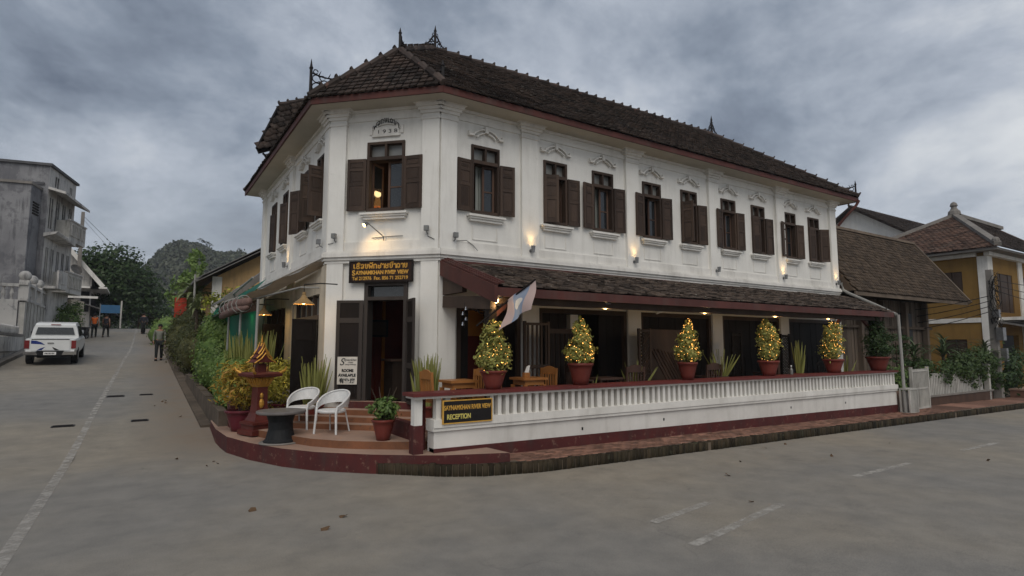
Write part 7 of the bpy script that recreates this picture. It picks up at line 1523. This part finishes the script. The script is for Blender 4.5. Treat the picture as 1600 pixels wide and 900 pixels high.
for s_ in (1, -1):
    for (y0, y1, z1) in ((1.75, 2.55, 1.62), (2.62, 3.35, 1.58)): b = MB(); b.hexa([(s_ * .885, y0, 1.16), (s_ * .885, y1 + (.3 if y1 > 3 else 0), 1.16), (s_ * .86, y1 + (.3 if y1 > 3 else 0), 1.16), (s_ * .86, y0, 1.16), (s_ * .785, y0 + .05, z1), (s_ * .785, y1, z1 - .02), (s_ * .74, y1, z1 - .02), (s_ * .74, y0 + .05, z1)]); b.build('side_window', M['glass'], pk)
    b = MB(); b.box(s_ * .81 - .085, s_ * .81 + .085, -.03, .12, .72, 1.06); b.build('tail_light', M['tail'], pk)
    b = MB(); b.box(s_ * 1.02 - .10, s_ * 1.02 + .10, 3.35, 3.45, 1.12, 1.30); b.tube([(s_ * .88, 3.4, 1.14), (s_ * .96, 3.4, 1.18)], .03, 6); b.build('wing_mirror', M['black'], pk)
    b = MB(); b.hexa([(s_ * .92, -.10, .46), (s_ * .42, -.16, .46), (s_ * .42, .02, .46), (s_ * .92, .04, .46), (s_ * .92, -.10, .60), (s_ * .48, -.16, .60), (s_ * .48, .02, .60), (s_ * .92, .04, .60)]); b.build('bumper_corner', M['chrome'], pk)
    b = MB(); b.hexa([(s_ * .925, 2.2, 1.0), (s_ * .925, 2.32, 1.0), (s_ * .95, 2.32, 1.0), (s_ * .95, 2.2, 1.0), (s_ * .925, 2.2, 1.04), (s_ * .925, 2.32, 1.04), (s_ * .95, 2.32, 1.04), (s_ * .95, 2.2, 1.04)]); b.build('door_handle', M['chrome'], pk)
b = MB(); b.box(-.68, .68, -.035, .0, .64, 1.11); tg = b.build('tailgate', M['carw'], pk)
b = MB(); b.box(-.11, .11, -.06, -.035, .93, .98); b.build('handle', M['chrome'], tg)
b = MB(); b.box(-.66, .66, -.045, -.03, 1.095, 1.125); b.build('rail', M['black'], tg)
def decal(pts): b = MB(); n_ = len(pts); b.v = [(x, -.0375, z) for x, z in pts] + [(x, -.035, z) for x, z in pts]; b.f = [tuple(range(n_))] + [(i, (i + 1) % n_, n_ + (i + 1) % n_, n_ + i) for i in range(n_)]; b.m = [0] * len(b.f); return b
decal([(-.67, 1.06), (-.5, 1.05), (-.32, .98), (-.18, .87), (-.36, .90), (-.67, .92)]).build('decal', M['blue'], tg); decal([(-.46, .65), (-.34, .73), (-.18, .79), (-.22, .74), (-.30, .65)]).build('decal', M['blue'], tg); decal([(.06, .79), (.2, .72), (.32, .65), (.16, .65), (.10, .71)]).build('decal', M['black'], tg)
b = MB(); b.box(-.47, .47, -.12, .02, .44, .62); b.build('bumper_step', M['black'], pk)
b = MB(); b.box(-.22, .22, -.14, -.121, .46, .585); pl_ = b.build('number_plate', M['paper'], pk)
b = MB()
for i in range(7): b.box(-.17 + i * .05, -.14 + i * .05, -.143, -.14, .49, .55)
b.build('plate_character', M['ink'], pl_)
b = MB(); b.box(-.80, .80, .1, 4.9, .36, .5); b.build('underbody', M['black'], pk)
b = MB(); b.box(-.18, .18, 1.42, 1.47, 1.665, 1.70); b.build('brake_light', M['tail'], pk)
for s_ in (1, -1):
    for y in (1.05, 4.2):
        b = MB(); c = Vector((s_ * .80, y, .37)); prof = [(.24, -.12), (.35, -.12), (.37, -.09), (.37, .09), (.35, .12), (.24, .12)]
        vs = []; n_ = 22
        for r_, x_ in prof:
            for k in range(n_): vs.append((c.x + x_, c.y + r_ * math.cos(2 * PI * k / n_), c.z + r_ * math.sin(2 * PI * k / n_)))
        fs = [(i * n_ + k, i * n_ + (k + 1) % n_, (i + 1) * n_ + (k + 1) % n_, (i + 1) * n_ + k) for i in range(len(prof) - 1) for k in range(n_)] + [tuple(range(n_)), tuple(range(n_ * (len(prof) - 1), n_ * len(prof)))]
        b.add(vs, fs); wheel = b.build('wheel', M['tyre'], pk)
        b = MB(); b.tube([(c.x + s_ * .10, c.y, c.z), (c.x + s_ * .128, c.y, c.z)], [.21, .19], 16); b.build('rim', M['metal'], wheel)

# ================================================================== PEOPLE
def skin_mesh(name, pts, edges, rad, m, parent, sub=2):
    me = bpy.data.meshes.new(name); me.from_pydata([tuple(p) for p in pts], edges, []); o = bpy.data.objects.new(name, me); COL.objects.link(o); o.parent = parent
    md = o.modifiers.new('skin', 'SKIN'); md.use_smooth_shade = True
    for i, r_ in enumerate(rad): me.skin_vertices[0].data[i].radius = (r_, r_) if not isinstance(r_, tuple) else r_
    me.skin_vertices[0].data[0].use_root = True
    sb = o.modifiers.new('sub', 'SUBSURF'); sb.levels = sub; sb.render_levels = sub; me.materials.append(m); return o
def person(loc, rz, label, shirt, pants, h=1.66, stride=.12, sleeves=True, holds=0.0, grp=None):
    t = thing('person', label, 'person', loc, rz, grp); t.scale = (h / 1.70,) * 3; s = stride
    J = [(0, 0, .93), (0, .01, 1.10), (0, .0, 1.30), (0, 0, 1.44), (0, -.01, 1.50), (0, -.02, 1.57), (0, -.025, 1.64), (0, -.02, 1.69),
         (.18, 0, 1.41), (.24, .02 - s * .4, 1.15), (.25, -.06 - s * .8, .93), (.25, -.08 - s * .8, .84), (-.18, 0, 1.41), (-.24, .03 + s * .4, 1.15), (-.25, -.03 + s * .5, .93), (-.25, -.05 + s * .5, .84),
         (.09, 0, .88), (.10, -.05 + s * .7, .50), (.10, .03 + s * 1.2, .09), (.10, -.12 + s * 1.2, .04), (-.09, 0, .88), (-.10, -.06 - s * .7, .50), (-.10, -.02 - s * 1.2, .09), (-.10, -.16 - s * 1.2, .04)]
    E_ = [(0, 1), (1, 2), (2, 3), (3, 4), (4, 5), (5, 6), (6, 7), (3, 8), (8, 9), (9, 10), (10, 11), (3, 12), (12, 13), (13, 14), (14, 15), (0, 16), (16, 17), (17, 18), (18, 19), (0, 20), (20, 21), (21, 22), (22, 23)]
    Rd = [.13, .125, .145, .10, .055, .075, .085, .055, .06, .042, .032, .035, .06, .042, .032, .035, .085, .06, .042, .035, .085, .06, .042, .035]
    skin_mesh('body', J, E_, Rd, M['skin'], t)
    def sub_(idx, ed, k, name, m_): mp = {q: i for i, q in enumerate(idx)}; return skin_mesh(name, [J[q] for q in idx], [(mp[a_], mp[c]) for a_, c in ed], [Rd[q] * k + .012 for q in idx], m_, t)
    sub_([0, 1, 2, 3, 8, 9, 10, 12, 13, 14] if sleeves else [0, 1, 2, 3, 8, 12], [e for e in E_ if all(q in ([0, 1, 2, 3, 8, 9, 10, 12, 13, 14] if sleeves else [0, 1, 2, 3, 8, 12]) for q in e)], 1.08, 'shirt', M[shirt])
    sub_([0, 16, 17, 18, 20, 21, 22], [(0, 16), (16, 17), (17, 18), (0, 20), (20, 21), (21, 22)], 1.12, 'trousers', M[pants])
    for a_, c in ((18, 19), (22, 23)):
        b = MB(); b.beam(Vector(J[a_]) + Vector((0, .06, -.055)), Vector(J[c]) + Vector((0, -.06, -.005)), .10, .08); b.build('shoe', M['black'], t)
    b = MB(); b.ball((0, .0, 1.665), .102, n=12, m=8); b.build('hair', M['hair'], t, smooth=True)
    b = MB(); b.tube([(0, -.11, 1.62), (0, -.13, 1.59), (0, -.115, 1.585)], [.008, .016, .01], 5); b.build('nose', M['skin'], t)
    for s_ in (-1, 1): b = MB(); b.ball((s_ * .032, -.098, 1.625), .012, n=6, m=4); b.build('eye', M['black'], t); b = MB(); b.ball((s_ * .088, -.01, 1.61), .022, n=6, m=4, sz=1.5); b.build('ear', M['skin'], t)
    b = MB(); b.box(-.025, .025, -.108, -.098, 1.548, 1.556); b.build('mouth', M['redtrim'], t)
    for s_, q in ((1, 11), (-1, 15)):
        for f_ in range(4): b = MB(); p = Vector(J[q]) + Vector((0, -.03 + f_ * .019, -.02)); b.tube([p, p + Vector((-.005 * s_, -.01, -.045)), p + Vector((-.02 * s_, -.015, -.075 + .006 * abs(f_ - 1.5)))], [.010, .009, .006], 5); b.build('finger', M['skin'], t)
        b = MB(); p = Vector(J[q]) + Vector((0, -.045, .01)); b.tube([p, p + Vector((-.02 * s_, -.025, -.03)), p + Vector((-.03 * s_, -.03, -.055))], [.012, .010, .007], 5); b.build('thumb', M['skin'], t)
    return t
person((-4.0, 21.77, zr(-4, 21.77)), R(-4), 'person in a grey-green shirt and dark trousers walking down the street', 'shirtg', 'pants', 1.66, .16)
person((-7.45, 39.2, zr(-7.45, 39.2)), R(180), 'person in an orange shirt walking up the far left side of the street', 'shirto', 'pants', 1.62, .22, False)
person((-6.8, 39.6, zr(-6.8, 39.6)), R(170), 'person in dark clothes beside the one in the orange shirt', 'shirtb', 'pants', 1.58, .25, False)
# scooter and rider near the crest, two scooters parked beyond the pickup
def scooter(loc, rz, label, col):
    t = thing('scooter', label, 'scooter', loc, rz, 'scooters up the left street')
    for y in (-.6, .6):
        b = MB(); b.tube([(.05 * 0, y + .26 * math.cos(q), .28 + .26 * math.sin(q)) for q in lin(0, 2 * PI, 14)], .05, 6); wh_ = b.build('wheel', M['tyre'], t); b = MB(); b.tube([(-.03, y, .28), (.03, y, .28)], .16, 10); b.build('hub', M['metal'], wh_)
    b = loft([(-.75, [(-.08, .5), (.08, .5), (.1, .7), (-.1, .7)]), (-.2, [(-.14, .3), (.14, .3), (.16, .72), (-.16, .72)]), (.1, [(-.13, .25), (.13, .25), (.14, .4), (-.14, .4)]), (.35, [(-.13, .25), (.13, .25), (.15, .55), (-.15, .55)]), (.5, [(-.12, .4), (.12, .4), (.12, .95), (-.12, .95)])]); b.build('body', col, t)
    b = MB(); b.box(-.13, .13, -.7, .05, .72, .80); b.build('seat', M['black'], t); b = MB(); b.tube([(0, .6, .28), (0, .48, .95)], .03, 6); b.tube([(-.32, .40, 1.02), (0, .46, 1.0), (.32, .40, 1.02)], .018, 6); b.build('handlebar', M['metal'], t); b = MB(); b.ball((0, .55, .88), .08); b.build('headlight', M['frost'], t)
    return t
scooter((-4.55, 44.0, zr(-4.55, 44)), R(0), 'dark scooter with rider near the crest of the left street', M['black'])
rdr = person((-4.55, 44.1, zr(-4.55, 44) + .0), R(180), 'rider in dark clothes on the scooter near the street crest', 'shirtb', 'pants', 1.6, .05)
scooter((-8.3, 35.8, zr(-8.3, 35.8)), R(150), 'pale scooter parked in front of the blossoming shrub', M['carw']); scooter((-8.0, 37.6, zr(-8.0, 37.6)), R(160), 'dark scooter parked just beyond the pale one', M['black'])

# ================================================================== AIR
hb = MB().box(-190, 280, -60, 480, -9, 74).build('haze', M['white']); stuff(hb)
hm_ = bpy.data.materials.new('pale_haze'); hm_.use_nodes = True; t_ = hm_.node_tree; t_.nodes.clear()
ho = nd(t_, 'ShaderNodeOutputMaterial'); hv = nd(t_, 'ShaderNodeVolumePrincipled'); hv.inputs['Density'].default_value = .00045; hv.inputs['Color'].default_value = (.86, .90, .96, 1)
t_.links.new(hv.outputs[0], ho.inputs['Volume']); hb.data.materials.clear(); hb.data.materials.append(hm_)
